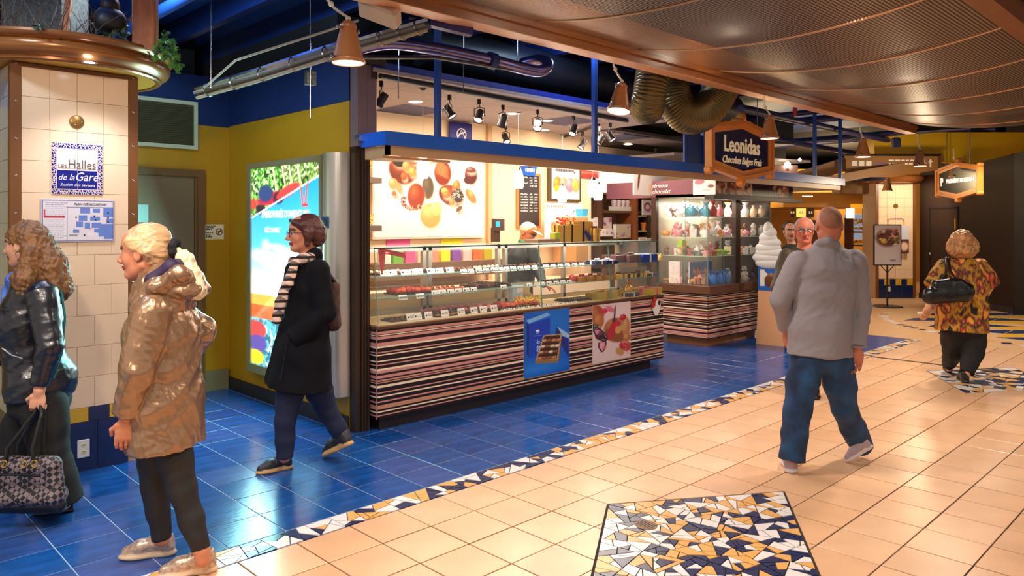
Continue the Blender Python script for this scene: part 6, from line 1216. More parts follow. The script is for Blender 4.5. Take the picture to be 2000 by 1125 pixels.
for (xa, ya_, xb, yb2) in ((.105, .895, .895, .9), (.105, .1, .11, .9), (.89, .1, .895, .9)): b.prism([(xa, ya_), (xb, ya_), (xb, yb2), (xa, yb2)], 0, .001, 0, Fx)
b.build('inner_line', nb, t)
gm_ = mat('grey_glaze_lettering', (96, 84, 92), .4); Y_ = yy - .002
text('LES', (q0.x + sw_ * .21, Y_, q0.z + sh_ * .51), (1, 0, 0), (0, 0, 1), .035, gm_, t, 'lettering', 'CENTER', 0, .0006); text('Halles', (q0.x + sw_ * .59, Y_, q0.z + sh_ * .51), (1, 0, 0), (0, 0, 1), .082, gm_, t, 'lettering', 'CENTER', 0, .0006, .82)
text('de la', (q0.x + sw_ * .28, Y_, q0.z + sh_ * .28), (1, 0, 0), (0, 0, 1), .055, M['card'], t, 'lettering', 'CENTER', .3, .0006, .9); text('Gare', (q0.x + sw_ * .67, Y_, q0.z + sh_ * .275), (1, 0, 0), (0, 0, 1), .078, M['card'], t, 'lettering', 'CENTER', .3, .0006, .86); text('Station des saveurs', (q0.x + sw_ * .5, Y_, q0.z + sh_ * .165), (1, 0, 0), (0, 0, 1), .026, M['card'], t, 'lettering', 'CENTER', .3, .0006)
q0, q1 = ony(79, 474, py0), ony(223, 391, py0)
t = thing('evacuation_plan', ((q0.x + q1.x) / 2, py0 - .01, q0.z), 'white evacuation plan with a blue floor map in a clear frame on the pillar', 'notice'); w_, h_ = q1.x - q0.x, q1.z - q0.z
MB().bbox((-w_ / 2, -h_ / 2, 0), (w_ / 2, h_ / 2, .008), .003, 0, frame(((q0.x + q1.x) / 2, py0 - .001, (q0.z + q1.z) / 2), (1, 0, 0), (0, 0, 1), (0, -1, 0))).build('acrylic_frame', mat('lilac_acrylic', (206, 196, 214), .15), t)
cv = Canvas(190, 115, (228, 220, 224)); dk = (70, 64, 130)
for r_ in ((.0, .0, 1, .012), (0, .988, 1, 1), (0, 0, .006, 1), (.994, 0, 1, 1), (.335, .0, .342, .83), (.335, .825, 1, .835)): cv.rect(*r_, dk)
rg = random.Random(4)
for k in range(20):
    y = .93 - k * .045; x = .04
    while x < .29: s_ = rg.uniform(.02, .06); cv.rect(x, y, x + s_, y + .012, (150, 142, 150)); x += s_ + .012
cv.rect(.02, .57, .31, .61, (200, 40, 60)); cv.rect(.02, .61, .04, .78, (214, 60, 80))
for (xa, ya_, xb, yb2) in ((.52, .68, .66, .82), (.7, .7, .8, .8), (.85, .6, .99, .83), (.5, .5, .62, .64), (.66, .5, .8, .6), (.46, .34, .56, .48), (.58, .3, .66, .46), (.68, .32, .82, .46), (.78, .1, .99, .42), (.9, .44, .99, .56), (.72, .2, .99, .3), (.42, .2, .5, .28), (.86, .04, .99, .14)): cv.rect(xa, ya_, xb, yb2, (104, 134, 206))
cv.rect(.62, .1, .76, .2, (236, 226, 226)); cv.rect(.36, .12, .48, .16, (150, 160, 150))
for (x_, y_) in ((.56, .78), (.47, .44), (.6, .5), (.5, .22), (.76, .38), (.66, .3), (.9, .5), (.86, .36), (.62, .74)): cv.ell(x_, y_, .016, .016, (214, 60, 70))
for (x_, y_) in ((.72, .62), (.74, .52), (.92, .7), (.92, .58), (.92, .48), (.46, .58), (.58, .14)): cv.rect(x_ - .012, y_ - .02, x_ + .012, y_ + .02, (50, 46, 60))
cv.build('print', (q0.x + .008, py0 - .0105, q0.z + .008), (1, 0, 0), (0, 0, 1), w_ - .016, h_ - .016, t, print_mat('paper_print'))
text('PLAN D’ÉVACUATION', (q0.x + w_ * .66, py0 - .0115, q1.z - .038), (1, 0, 0), (0, 0, 1), .02, M['ink'], t, 'lettering', 'CENTER', 0, .0004, .95, .0004)
# blue bracket at the far left
b = MB(); q = at(8, 235, 5.6); b.bbox((q.x - .05, q.y, q.z - .15), (q.x + .03, q.y + .04, q.z + .19), .004); o = b.build('blue_bracket', M['post']); tag(o, 'blue metal bracket beyond the left edge of the pillar', 'bracket'); MB().box((q.x - .3, q.y - .01, q.z - .14), (q.x + .03, q.y, q.z - .04)).build('rail', M['beam'], o)
# ------------------------------------------------------------------ far side: pillar, dark wall, signs, bakery
D2 = 16.3; pa, pb = at(1710, 500, D2), at(1788, 500, D2); u2 = (pb - pa); u2.z = 0; W2 = u2.length; u2.normalize(); n2 = u2.cross(Vector((0, 0, 1))); G2 = frame((pa.x, pa.y, 0), u2, (0, 0, 1), n2)
fp_ = struct(MB().box((0, 0, -.6), (W2, 2.55, 0), 0, G2), 'wall_pillar', M['cgrout'])
for i in range(4):
    for k in range(11): MB().bbox((.06 + i * (W2 - .12) / 4 + .002, .42 + k * .195, 0), (.06 + (i + 1) * (W2 - .12) / 4 - .002, .612 + k * .195, .008), .002, 0, G2).build('tile', M['cream'], fp_)
for i in range(6): a = .06 + i * (W2 - .12) / 6; MB().bbox((a + .002, .28, 0), (a + (W2 - .12) / 6 - .002, .412, .008), .002, 0, G2).build('tile', (M['navy'], M['ytile'])[i % 2], fp_)
for i in range(3): a = .06 + i * (W2 - .12) / 3; MB().bbox((a + .002, .0, 0), (a + (W2 - .12) / 3 - .002, .275, .008), .002, 0, G2).build('tile', M['navy'], fp_)
MB().box((0, 0, -.0), (.06, 2.55, .02), 0, G2).box((W2 - .06, 0, 0), (W2, 2.55, .02), 0, G2).build('corner_trim', M['brown'], fp_)
MB().lathe([(0, 2.5), (.62, 2.5), (.70, 2.56), (.72, 2.62), (.68, 2.66), (0, 2.66)], tuple((G2 @ Vector((W2 / 2, 0, -.3)))[:2]) + (0,), 32).build('round_ledge', M['copper'], fp_, True)
b = MB(); b.lathe([(0, .01), (.05, .01), (.055, 0)], (W2 * .5, 2.0, .01), 12, 0, G2); tag(b.build('blank_cover_plate', MATS['brass_cover']), 'small round brass plate on the far tiled pillar', 'cover plate')
b = MB(); rg = random.Random(8)
for k in range(28):
    a = k / 28 * 2 * math.pi; x_, y_ = W2 * .5 + .17 * max(-1, min(1, 1.3 * math.cos(a))), 1.55 + .17 * max(-1, min(1, 1.3 * math.sin(a))); b.prism([(x_ - .02, y_ - .015), (x_ + .018, y_ - .02), (x_ + .02, y_ + .018), (x_ - .014, y_ + .02)], .009, .012, rg.randrange(2), G2)
tag(b.build('mosaic_square', [mat('mauve_chip', (170, 130, 140), .3), M['my']]), 'faded mosaic square on the far tiled pillar', 'mosaic')
b = MB(); b.bbox((W2 * .3, .14, .008), (W2 * .3 + .06, .25, .014), .003, 0, G2); tag(b.build('wall_outlet', M['white']), 'small pale outlet plate low on the far pillar', 'power outlet')
A = Vector((17.75, 5.45, 0)); B_ = Vector((15.8, 3.3, 0)); C_ = Vector((12.6, -1.2, 0)); uD = (B_ - A).normalized(); LD = (B_ - A).length; nD = uD.cross(Vector((0, 0, 1))); GD = frame(A, uD, (0, 0, 1), nD)
wd_ = struct(MB().box((0, 0, -.1), (LD, 2.85, 0), 0, GD), 'wall_far', M['wallbrown'])
MB().box((.35, 0, 0), (.38, 1.95, .012), 0, GD).box((1.3, 0, 0), (1.34, 1.95, .012), 0, GD).box((.35, 1.93, 0), (1.34, 1.96, .012), 0, GD).build('door_casing', M['black'], wd_); MB().box((1.24, 1.5, 0), (1.27, 1.72, .02), 0, GD).build('door_sign', mat('brass_strip', (206, 160, 80), .4), wd_); b = MB(); b.ball((.45, .98, .03), .03, 8, 0, GD); b.build('door_knob', M['chrome'], wd_, True)
struct(MB().box((0, 0, 0), (LD, .12, .015), 0, GD), 'baseboard_far', M['skirt'])
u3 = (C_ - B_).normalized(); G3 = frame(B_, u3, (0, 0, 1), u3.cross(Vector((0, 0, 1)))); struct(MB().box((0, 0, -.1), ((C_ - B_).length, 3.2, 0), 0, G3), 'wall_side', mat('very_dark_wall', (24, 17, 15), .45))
for k, (s_, z) in enumerate(((1.55, 1.44), (1.95, 1.2))): b = MB(); b.ball((s_, z, .01), .014, 6, 0, GD); tag(b.build('wall_hook', M['chrome'], None, True), ('upper', 'lower')[k] + ' tiny chrome stud on the dark brown wall', 'hook')
# second hexagonal sign
P0_ = at(1832, 350, 13.0); c2 = P0_ + uD * .55; c2.z = 2.33
t, Mx2 = hexsign(tuple(c2), tuple(uD), .50, .15, .085, mat('sign_dark_face', (26, 20, 24), .2), 'orange-framed hexagonal sign reading Première Moisson on the dark brown wall', 'hanging_shop_sign')
wl = mat('glowing_white_lettering', (255, 244, 230), .4, emit=.5); text('P', Mx2 @ Vector((-.42, -.07, .014)), uD, (0, 0, 1), .2, wl, t, 'lettering', 'CENTER', 0, .003, .7, .004); text('PREMIÈRE MOISSON', Mx2 @ Vector((.06, -.03, .014)), uD, (0, 0, 1), .095, wl, t, 'lettering', 'CENTER', 0, .003, .86, .003)  # letters given added emission so they stand out bright
# poster stand
p = at(1733, 581, 14.6); p.z = 0; ps = thing('poster_stand', p, 'dark floor stand holding a fruit and chocolate poster before the far pillar', 'poster stand'); GS = frame(p, (SA, -CA, 0), (0, 0, 1), (-CA, -SA, 0))
b = MB(); b.tube([GS @ Vector((0, .02, 0)), GS @ Vector((0, .8, 0))], .018, 8); b.tube([GS @ Vector((-.13, .8, 0)), GS @ Vector((0, .66, 0)), GS @ Vector((.13, .8, 0))], .01, 6); b.build('pole', M['blackp'], ps); MB().lathe([(0, .02), (.26, .018), (.28, 0)], (p.x, p.y, 0), 24).build('foot', M['tray'], ps)
MB().box((-.27, .8, -.01), (.27, 1.6, .012), 0, GS).build('frame', M['blackp'], ps)
cv = Canvas(54, 80, (226, 214, 216)); cv.ell(.5, .68, .36, .26, (120, 70, 60), 0, .3)
rg = random.Random(2)
for _ in range(22): cv.ell(rg.uniform(.2, .85), rg.uniform(.5, .9), rg.uniform(.05, .1), rg.uniform(.04, .08), rg.choice([(220, 180, 40), (190, 50, 60), (236, 200, 190), (120, 130, 60), (90, 50, 40)]), 0, .3, (240, 220, 200))
cv.rect(.6, .08, .8, .13, (150, 140, 150)); q = GS @ Vector((-.25, .82, .014)); cv.build('print', q, (SA, -CA, 0), (0, 0, 1), .5, .76, ps, print_mat('paper_print'))
cv = Canvas(20, 56, (200, 206, 214)); cv.rect(0, 0, 1, .5, (90, 46, 40)); cv.ell(.5, .25, .2, .2, (230, 190, 160), 0, .4); q = at(1757, 495, 16.2); t = thing('wall_poster', q, 'half-hidden poster of a hand and dark sweets on the far pillar', 'poster'); MB().box((0, 0, -.02), (.2, .6, 0), 0, frame(q, (SA, -CA, 0), (0, 0, 1), (-CA, -SA, 0))).build('board', M['card'], t); cv.build('print', q + Vector((-CA, -SA, 0)) * .002, (SA, -CA, 0), (0, 0, 1), .2, .6, t, print_mat('paper_print'))
# wayfinding board, soffits
q = at(1652, 346, 12.6); GW = frame(q, (SA, -CA, 0), (0, 0, 1), (-CA, -SA, 0)); wf = thing('wayfinding_board', q, 'long tan overhead wayfinding board with white pictograms and an arrow', 'sign')
MB().prism([(0, .0), (.8, -.0), (1.55, .12), (1.55, .35), (.0, .36)], -.04, .0, 0, GW).build('board', mat('tan_sign_paint', (150, 104, 48), .5), wf); MB().box((-.02, .36, -.06), (1.6, .39, .01), 0, GW).build('cap', M['black'], wf)
b = MB()
for k in range(3): x_ = .1 + k * .12; b.prism([(x_, .19), (x_ + .09, .19), (x_ + .09, .27), (x_, .27)], .001, .004, 0, GW)
for k in range(5): x_ = .47 + k * .045; b.prism([(x_, .2), (x_ + .03, .2), (x_ + .03, .25), (x_, .25)], .001, .004, 1, GW)
for r_, (xa, xb) in enumerate(((.72, 1.22), (.72, 1.22), (.72, 1.0))):
    x_ = xa; rg = random.Random(r_)
    while x_ < xb: s_ = rg.uniform(.03, .1); b.prism([(x_, .27 - r_ * .06), (x_ + s_, .27 - r_ * .06), (x_ + s_, .295 - r_ * .06), (x_, .295 - r_ * .06)], .001, .004, 0, GW); x_ += s_ + .02
b.prism([(1.41, .17), (1.435, .17), (1.435, .25), (1.46, .25), (1.4225, .31), (1.385, .25), (1.41, .25)], .001, .004, 0, GW); b.build('pictograms', [M['card'], mat('violet_print', (130, 96, 120), .5)], wf)
b = MB(); b.prism([(0, 0), (1.7, -.12), (2.6, .1), (2.6, .42), (0, .42)], -.3, 0, 0, frame(at(1708, 306, 12.9), (SA, -CA, 0), (0, 0, 1), (-CA, -SA, 0))); o = struct(b, 'trim_7', M['lemon'])
b = MB(); b.box((.3, .2, .0), (.42, .26, .01), 0, frame(at(1708, 306, 12.9), (SA, -CA, 0), (0, 0, 1), (-CA, -SA, 0))); b.build('vent_slot', M['black'], o)
b = MB(); pA, pB = at(1545, 372, 12.2), at(1835, 318, 12.8); uu = pB - pA; b.box((0, -.05, -.02), (uu.length, .03, .12), 0, frame(pA, uu, None, Vector((0, 0, 1)))); struct(b, 'trim_8', M['tan'])
b = MB(); pA, pB = at(1545, 356, 12.6), at(1652, 322, 12.9); uu = pB - pA; b.box((0, -.05, -.10), (uu.length, .03, .14), 0, frame(pA, uu, None, Vector((0, 0, 1)))); struct(b, 'trim_9', M['tan'])
struct(MB().box((-.5, 0, -3), (2.4, .1, 0), 0, frame(at(1560, 352, 16), (SA, -CA, 0), (0, 0, 1), (-CA, -SA, 0))), 'trim_10', M['bluewall'])
b = MB(); b.bbox((-.06, -.06, 0), (.06, .06, .16), .02, 0, frame(at(1750, 288, 12.2), (SA, -CA, 0))); tag(b.build('hanging_projector', mat('navy_casing', (24, 26, 62), .4)), 'small navy spotlight box hanging before the yellow soffit', 'spotlight')
# far shop ceiling seen above the beam
struct(MB().prism([(9.4, 6.2), (12.2, 5.4), (12.2, 9), (9.4, 9)], 2.62, 2.66), 'ceiling', M['tile'])
q = at(1538, 322, 12.0); b = MB(); b.ball(q, .05, 10); tag(b.build('glowing_bulb', mat('warm_star_bulb', (255, 240, 210), emit=20), None, True), 'glaring warm bulb above the right end of the blue beam', 'bulb')
q = at(1562, 312, 12.0); b = MB(); b.ball(q, .025, 8); tag(b.build('glowing_bulb', MATS['warm_star_bulb'], None, True), 'tiny green-tinged bulb right of the glaring warm bulb', 'bulb')
cv = Canvas(70, 22, (226, 180, 160)); cv.ell(.6, .5, .3, .2, (110, 70, 70), 0, .4); cv.ell(.2, .4, .1, .1, (214, 130, 80), 0, .4)
q = at(1507, 340, 12.0); t = thing('far_fascia_print', q, 'pinkish picture strip seen above the beam right of the shop sign', 'picture'); MB().box((0, 0, -.02), (.42, .14, 0), 0, frame(q, (SA, -CA, 0), (0, 0, 1), (-CA, -SA, 0))).build('board', M['card'], t); cv.build('print', q + Vector((-CA, -SA, 0)) * .003, (SA, -CA, 0), (0, 0, 1), .42, .14, t, print_mat('paper_print'))
# bakery
RB = (SA, -CA, 0); NB = (-CA, -SA, 0)
def farbox(xa, ya_, xb, yb2, d_, dep, m_, name, label=None, cat=None, kind=None, parent=None):
    q0, q1 = at(xa, yb2, d_), at(xb, ya_, d_); w_, h_ = (q1 - q0).dot(Vector(RB)), q1.z - q0.z; b = MB(); b.bbox((0, 0, -dep), (w_, h_, 0), min(.004, h_ / 8), 0, frame(q0, RB, (0, 0, 1), NB)); o = b.build(name, m_, parent)
    if label: tag(o, label, cat)
    if kind: o['kind'] = kind
    return o
farbox(1500, 330, 1800, 640, 21, .2, M['ochre'], 'wall_bakery', kind='structure')
farbox(1530, 376, 1716, 405, 17.5, 3, mat('ochre_soffit', (180, 120, 40), .5), 'ceiling', kind='structure')
farbox(1640, 355, 1716, 378, 16.6, .4, mat('stone_lintel', (120, 84, 46), .7, vary=.3, vscale=6), 'trim_11', kind='structure')
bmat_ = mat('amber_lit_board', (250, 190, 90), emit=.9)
for k, (xa, xb) in enumerate(((1545, 1552), (1557, 1574), (1578, 1590))):
    o = farbox(xa, 407, xb, 424, 17.0, .05, M['dark'] if k != 1 else bmat_, 'menu_board', ['narrow dark', 'glowing amber', 'small dark'][k] + ' menu board high in the bakery', 'menu board')
    p = at((xa + xb) / 2, 417, 16.9); bb = MB(); [bb.box((-.03 + i * .05 - .02, 0, 0), (-.0 + i * .05 - .02, .05, .01), 0, frame(p, RB, (0, 0, 1), NB)) for i in range(2)]; bb.build('print', M['card'], o)
farbox(1655, 407, 1669, 426, 17.0, .06, mat('white_lit_sign', (255, 244, 226), emit=1.8), 'lit_menu_sign', 'bright white lit menu square in the bakery', 'sign')
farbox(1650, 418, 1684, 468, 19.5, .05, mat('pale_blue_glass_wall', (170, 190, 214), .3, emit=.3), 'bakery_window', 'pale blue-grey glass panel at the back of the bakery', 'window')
farbox(1686, 406, 1708, 440, 17.8, .05, M['black'], 'blackboard', 'black menu board behind the bread baskets', 'menu board')
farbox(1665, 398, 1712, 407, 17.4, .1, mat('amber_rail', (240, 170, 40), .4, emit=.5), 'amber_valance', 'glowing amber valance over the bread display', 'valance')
o = farbox(1640, 520, 1716, 582, 17.2, .6, M['walnut'], 'bakery_counter', 'brown bakery counter beside the far pillar', 'counter'); farbox(1640, 516, 1716, 521, 17.1, .7, M['white'], 'worktop', parent=None) ; bpy.data.objects['worktop']['label'] = 'pale worktop of the bakery counter'; bpy.data.objects['worktop']['category'] = 'worktop'
rk = thing('bread_rack', at(1690, 520, 17.6), 'golden-lit wooden rack of loaves in the bakery', 'bread rack')
for y_ in (452, 478, 502): farbox(1664, y_, 1712, y_ + 3, 17.6, .4, M['walnut'], 'shelf', parent=rk)
for x_ in (1664, 1710): farbox(x_, 425, x_ + 3, 520, 17.6, .4, M['walnut'], 'upright', parent=rk)
lm = [mat('golden_crust', (222, 160, 60), .55, vary=.3, vscale=12), mat('pale_crust', (236, 190, 110), .55, vary=.25, vscale=12), mat('dark_crust', (160, 96, 40), .55, vary=.3, vscale=12)]
rg = random.Random(41); LN = {}
for r_, (y_, nn) in enumerate(((450, 6), (476, 7), (500, 7), (434, 4))):
    for k in range(nn):
        x_ = 1668 + k * (40 / nn) + 3; p = at(x_, y_ - 4, 17.35); b = MB(); Mx = frame(p, RB, (0, 0, 1), NB) @ Matrix.Rotation(rg.uniform(-.4, .8), 4, 'Z'); b.ball((0, 0, 0), (.055, .028, .03), 8, 0, Mx); b.ball((.012, .012, .012), (.03, .01, .02), 6, 0, Mx)
        tag(b.build('loaf', lm[rg.randrange(3)], None, True), 'crusty loaf, %s from the left on the %s row of the bread rack' % (ORD[k], ('upper', 'middle', 'bottom', 'topmost')[r_]), 'bread', 'loaves on the bread rack')
for k in range(3): p = at(1683 + k * 9, 432 - k * 5, 17.3); b = MB(); Mx = frame(p, RB, (0, 0, 1), NB) @ Matrix.Rotation(.35, 4, 'Z'); b.ball((0, 0, 0), (.2, .035, .035), 10, 0, Mx); tag(b.build('baguette', lm[k % 2], None, True), ('lower left', 'middle', 'upper right')[k] + ' slanting baguette above the bread rack', 'bread', 'baguettes above the bread rack')
farbox(1550, 430, 1600, 560, 18, .5, mat('cabinet_brown_wood', (110, 70, 30), .6), 'bakery_cabinet', 'brown shelf cabinet behind the glass kiosk', 'cabinet')  # cabinet in one even brown
for k in range(4): p = at(1560 + k * 11, 404, 16.8); q = (p.x, p.y, at(0, 379, 17.4).z); b = MB(); b.lathe([(0, 0), (.07, 0), (.08, .01)], (0, 0, -.01), 14, 0, Matrix.Translation(q)); 
q = at(1577, 384, 15.0); b = MB(); b.lathe([(0, 0), (.09, 0), (.1, .012)], tuple(q), 16); tag(b.build('ceiling_lamp_disc', M['glow2']), 'flat glowing disc light under the bakery soffit', 'ceiling light')
# ------------------------------------------------------------------ smooth bodies grown from distance fields
nv = lambda v: np.array(v, float)
def unit(v): v = nv(v); return v / (np.linalg.norm(v) + 1e-12)
RT, FW, UP = nv((SA, -CA, 0)), nv((CA, SA, 0)), nv((0, 0, 1))
class Blob:
    def __init__(s, vox, k=.02): s.P = []; s.vox = vox; s.k = k
    def _add(s, f, lo, hi, mi, k, neg=False): s.P.append((f, lo, hi, mi, s.k if k is None else k, neg)); return s
    def cap(s, a, b, ra, rb=None, mi=0, k=None, neg=False, flat=False):
        a, b = nv(a), nv(b); rb = ra if rb is None else rb; ab = b - a; L2 = ab @ ab + 1e-12; rm = max(ra, rb)
        def f(p):
            t0 = ((p - a) @ ab) / L2; t = np.clip(t0, 0, 1); d = np.linalg.norm(p - a - t[..., None] * ab, axis=-1) - (ra + (rb - ra) * t)
            if flat: d = np.where(t0 > 1, np.maximum(np.linalg.norm(p - a - t0[..., None] * ab, axis=-1) - rb, (t0 - 1) * math.sqrt(L2)), d)
            return d
        return s._add(f, np.minimum(a, b) - rm, np.maximum(a, b) + rm, mi, k, neg)
    def chain(s, pts, rs, mi=0, k=None, flat=False):
        for i in range(len(pts) - 1): s.cap(pts[i], pts[i + 1], rs[i], rs[i + 1], mi, k, False, flat and i == len(pts) - 2)
        return s
    def ell(s, c, r, ax=None, mi=0, k=None, neg=False):
        c = nv(c); r = nv(r); A = np.eye(3) if ax is None else np.array([unit(x) for x in ax]); rm = r.max()
        ext = np.abs(A.T) @ r if ax is not None else r
        def f(p): q = (p - c) @ A.T; k0 = np.linalg.norm(q / r, axis=-1); k1 = np.linalg.norm(q / (r * r), axis=-1) + 1e-9; return k0 * (k0 - 1) / k1
        return s._add(f, c - ext, c + ext, mi, k, neg)
    def loft(s, pts, rad, side, mi=0, k=None, flat=False):      # elliptical sections along a polyline: rad = (across, front-back)
        side = unit(side)
        for i in range(len(pts) - 1):
            a, b = nv(pts[i]), nv(pts[i + 1]); (sa, fa), (sb, fb) = rad[i], rad[i + 1]; ab = b - a; L2 = ab @ ab; rm = max(sa, fa, sb, fb)
            def f(p, a=a, ab=ab, L2=L2, sa=sa, fa=fa, sb=sb, fb=fb, fl=flat and i == 0):
                t0 = ((p - a) @ ab) / L2; t = np.clip(t0, 0, 1); o = p - a - t[..., None] * ab; u = o @ side; v2 = np.maximum((o * o).sum(-1) - u * u, 0)
                rs, rf = sa + (sb - sa) * t, fa + (fb - fa) * t; e = np.sqrt(u * u / rs ** 2 + v2 / rf ** 2); g = np.sqrt(u * u / rs ** 4 + v2 / rf ** 4) + 1e-9; d = e * (e - 1) / g
                if fl: d = np.where(t0 < .0, np.maximum(-t0 * math.sqrt(L2), d - .5), d); o = p - a - t0[..., None] * ab; u = o @ side; v2 = np.maximum((o * o).sum(-1) - u * u, 0); d = np.where(t0 < 0, np.maximum(-t0 * math.sqrt(L2), (np.sqrt(u * u / sa ** 2 + v2 / fa ** 2) - 1) * min(sa, fa)), d)
                return d
            s._add(f, np.minimum(a, b) - rm, np.maximum(a, b) + rm, mi, k)
        return s
    def build(s, name, mats, parent, disp=None, post=None, M_=None):
        h = s.vox; pos = [p for p in s.P if not p[5]]; lo = np.min([p[1] for p in pos], 0) - 3 * h - .01; hi = np.max([p[2] for p in pos], 0) + 3 * h + .01
        n = np.ceil((hi - lo) / h).astype(int) + 1; f = np.full(n, .5, np.float32)
        for fn, a, b, mi, k, neg in s.P:
            i0 = np.maximum(0, np.floor((a - k - 2.5 * h - lo) / h).astype(int)); i1 = np.minimum(n, np.ceil((b + k + 2.5 * h - lo) / h).astype(int) + 1)
            if (i1 <= i0).any(): continue
            g = np.stack(np.meshgrid(*[lo[d] + h * np.arange(i0[d], i1[d]) for d in range(3)], indexing='ij'), -1)
            d_ = fn(g).astype(np.float32); sl_ = tuple(slice(i0[d], i1[d]) for d in range(3)); o = f[sl_]
            if neg: d_ = -d_; q = np.maximum(k - np.abs(o - d_), 0) / k; f[sl_] = np.maximum(o, d_) + q * q * k * .25
            else: q = np.maximum(k - np.abs(o - d_), 0) / k; f[sl_] = np.minimum(o, d_) - q * q * k * .25
        ins = f < 0; c = np.zeros(n - 1, np.int8)
        for dx in (0, 1):
            for dy in (0, 1):
                for dz in (0, 1): c += ins[dx:n[0] - 1 + dx, dy:n[1] - 1 + dy, dz:n[2] - 1 + dz]
        I = np.argwhere((c > 0) & (c < 8)); idx = np.full(n - 1, -1, np.int32); idx[tuple(I.T)] = np.arange(len(I))
        acc = np.zeros((len(I), 3)); cnt = np.zeros(len(I))
        cor = [(x, y, z) for x in (0, 1) for y in (0, 1) for z in (0, 1)]
        for a in cor:
            for ax in range(3):
                if a[ax]: continue
                b = list(a); b[ax] = 1; fa = f[I[:, 0] + a[0], I[:, 1] + a[1], I[:, 2] + a[2]]; fb = f[I[:, 0] + b[0], I[:, 1] + b[1], I[:, 2] + b[2]]
                m_ = (fa < 0) != (fb < 0); t = np.where(m_, fa / np.where(m_, fa - fb, 1), 0); p = np.tile(np.array(a, float), (len(I), 1)); p[:, ax] += t; acc += p * m_[:, None]; cnt += m_
        V = lo + h * (I + acc / np.maximum(cnt, 1)[:, None]); Q = []
        for ax in range(3):
            o1, o2 = [(1, 2), (2, 0), (0, 1)][ax]; A = np.moveaxis(ins, ax, 0); e = A[:-1] != A[1:]; e = np.moveaxis(e, 0, ax); E = np.argwhere(e)
            ok = (E[:, o1] > 0) & (E[:, o2] > 0) & (E[:, o1] < n[o1] - 1) & (E[:, o2] < n[o2] - 1); E = E[ok]; s0 = ins[tuple(E.T)]
            def cell(d1, d2): C_ = E.copy(); C_[:, o1] += d1; C_[:, o2] += d2; return idx[tuple(C_.T)]
            q = np.stack([cell(-1, -1), cell(0, -1), cell(0, 0), cell(-1, 0)], 1); q[~s0] = q[~s0][:, ::-1]; Q.append(q)
        Q = np.concatenate(Q); Q = Q[(Q >= 0).all(1)]
        cen = V[Q].mean(1); best = np.full(len(cen), 9.); mi_ = np.zeros(len(cen), np.int32)
        if len(mats) > 1:
            for fn, a, b, mi, k, neg in s.P:
                if neg: continue
                m_ = ((cen > a - .03) & (cen < b + .03)).all(1)
                if m_.any():
                    d_ = fn(cen[m_]) - (.0012 if mi else 0); w_ = np.where(m_)[0]; g_ = d_ < best[w_]; best[w_[g_]] = d_[g_]; mi_[w_[g_]] = mi
        if disp is not None:
            nr = np.zeros_like(V); fn_ = np.cross(V[Q[:, 2]] - V[Q[:, 0]], V[Q[:, 3]] - V[Q[:, 1]])
            for j_ in range(4): np.add.at(nr, Q[:, j_], fn_)
            nr /= np.linalg.norm(nr, axis=1)[:, None] + 1e-12; V = V + nr * disp(V)[:, None]
        if post is not None: V = post(V)
        if M_ is not None: V = (np.array(M_) @ np.c_[V, np.ones(len(V))].T).T[:, :3]
        off = np.array(worldloc(parent)) if parent is not None else np.zeros(3)
        me = npmesh(name, V - off, Q)
        for m_ in mats: me.materials.append(m_)
        if len(me.polygons) == len(mi_): me.polygons.foreach_set('material_index', mi_)
        me.polygons.foreach_set('use_smooth', np.ones(len(me.polygons), bool)); me.update()
        o = bpy.data.objects.new(name, me); COL.objects.link(o); o.parent = parent; return o
def folds(amp, fr, seed, dirs=None, ridged=False):
    r_ = np.random.RandomState(seed); W_ = []
    for _ in range(5): d_ = unit(r_.normal(size=3) * (np.array(dirs) if dirs is not None else 1)); e_ = unit(r_.normal(size=3)); W_.append((d_ * fr * r_.uniform(.6, 1.6), e_ * fr * r_.uniform(.4, .9), r_.uniform(0, 6.3), r_.uniform(.5, 1)))
    def g(P):
        t = 0
        for a, b, ph, w_ in W_: x = np.sin(P @ a + 1.7 * np.sin(P @ b + ph) + ph); t = t + w_ * ((1 - np.abs(x)) * 1.4 - .5 if ridged else x)
        return t * amp / 2.4
    return g
skin = lambda n_, c_: mat(n_, c_, .5, bump=.04, bscale=200, vary=.06, vscale=30)
SK = [skin('fair_skin', (222, 160, 128)), skin('warm_skin', (206, 132, 100)), skin('ruddy_skin', (222, 128, 102)), skin('tan_skin', (184, 108, 66))]
LIP = mat('lip_colour', (150, 60, 56), .4); EYE = mat('eye_white', (224, 214, 206), .25); IRI = mat('dark_iris', (34, 26, 22), .15); BRW = mat('brow_hair', (84, 58, 40), .8); BRWG = mat('grey_brow_hair', (140, 126, 116), .8)
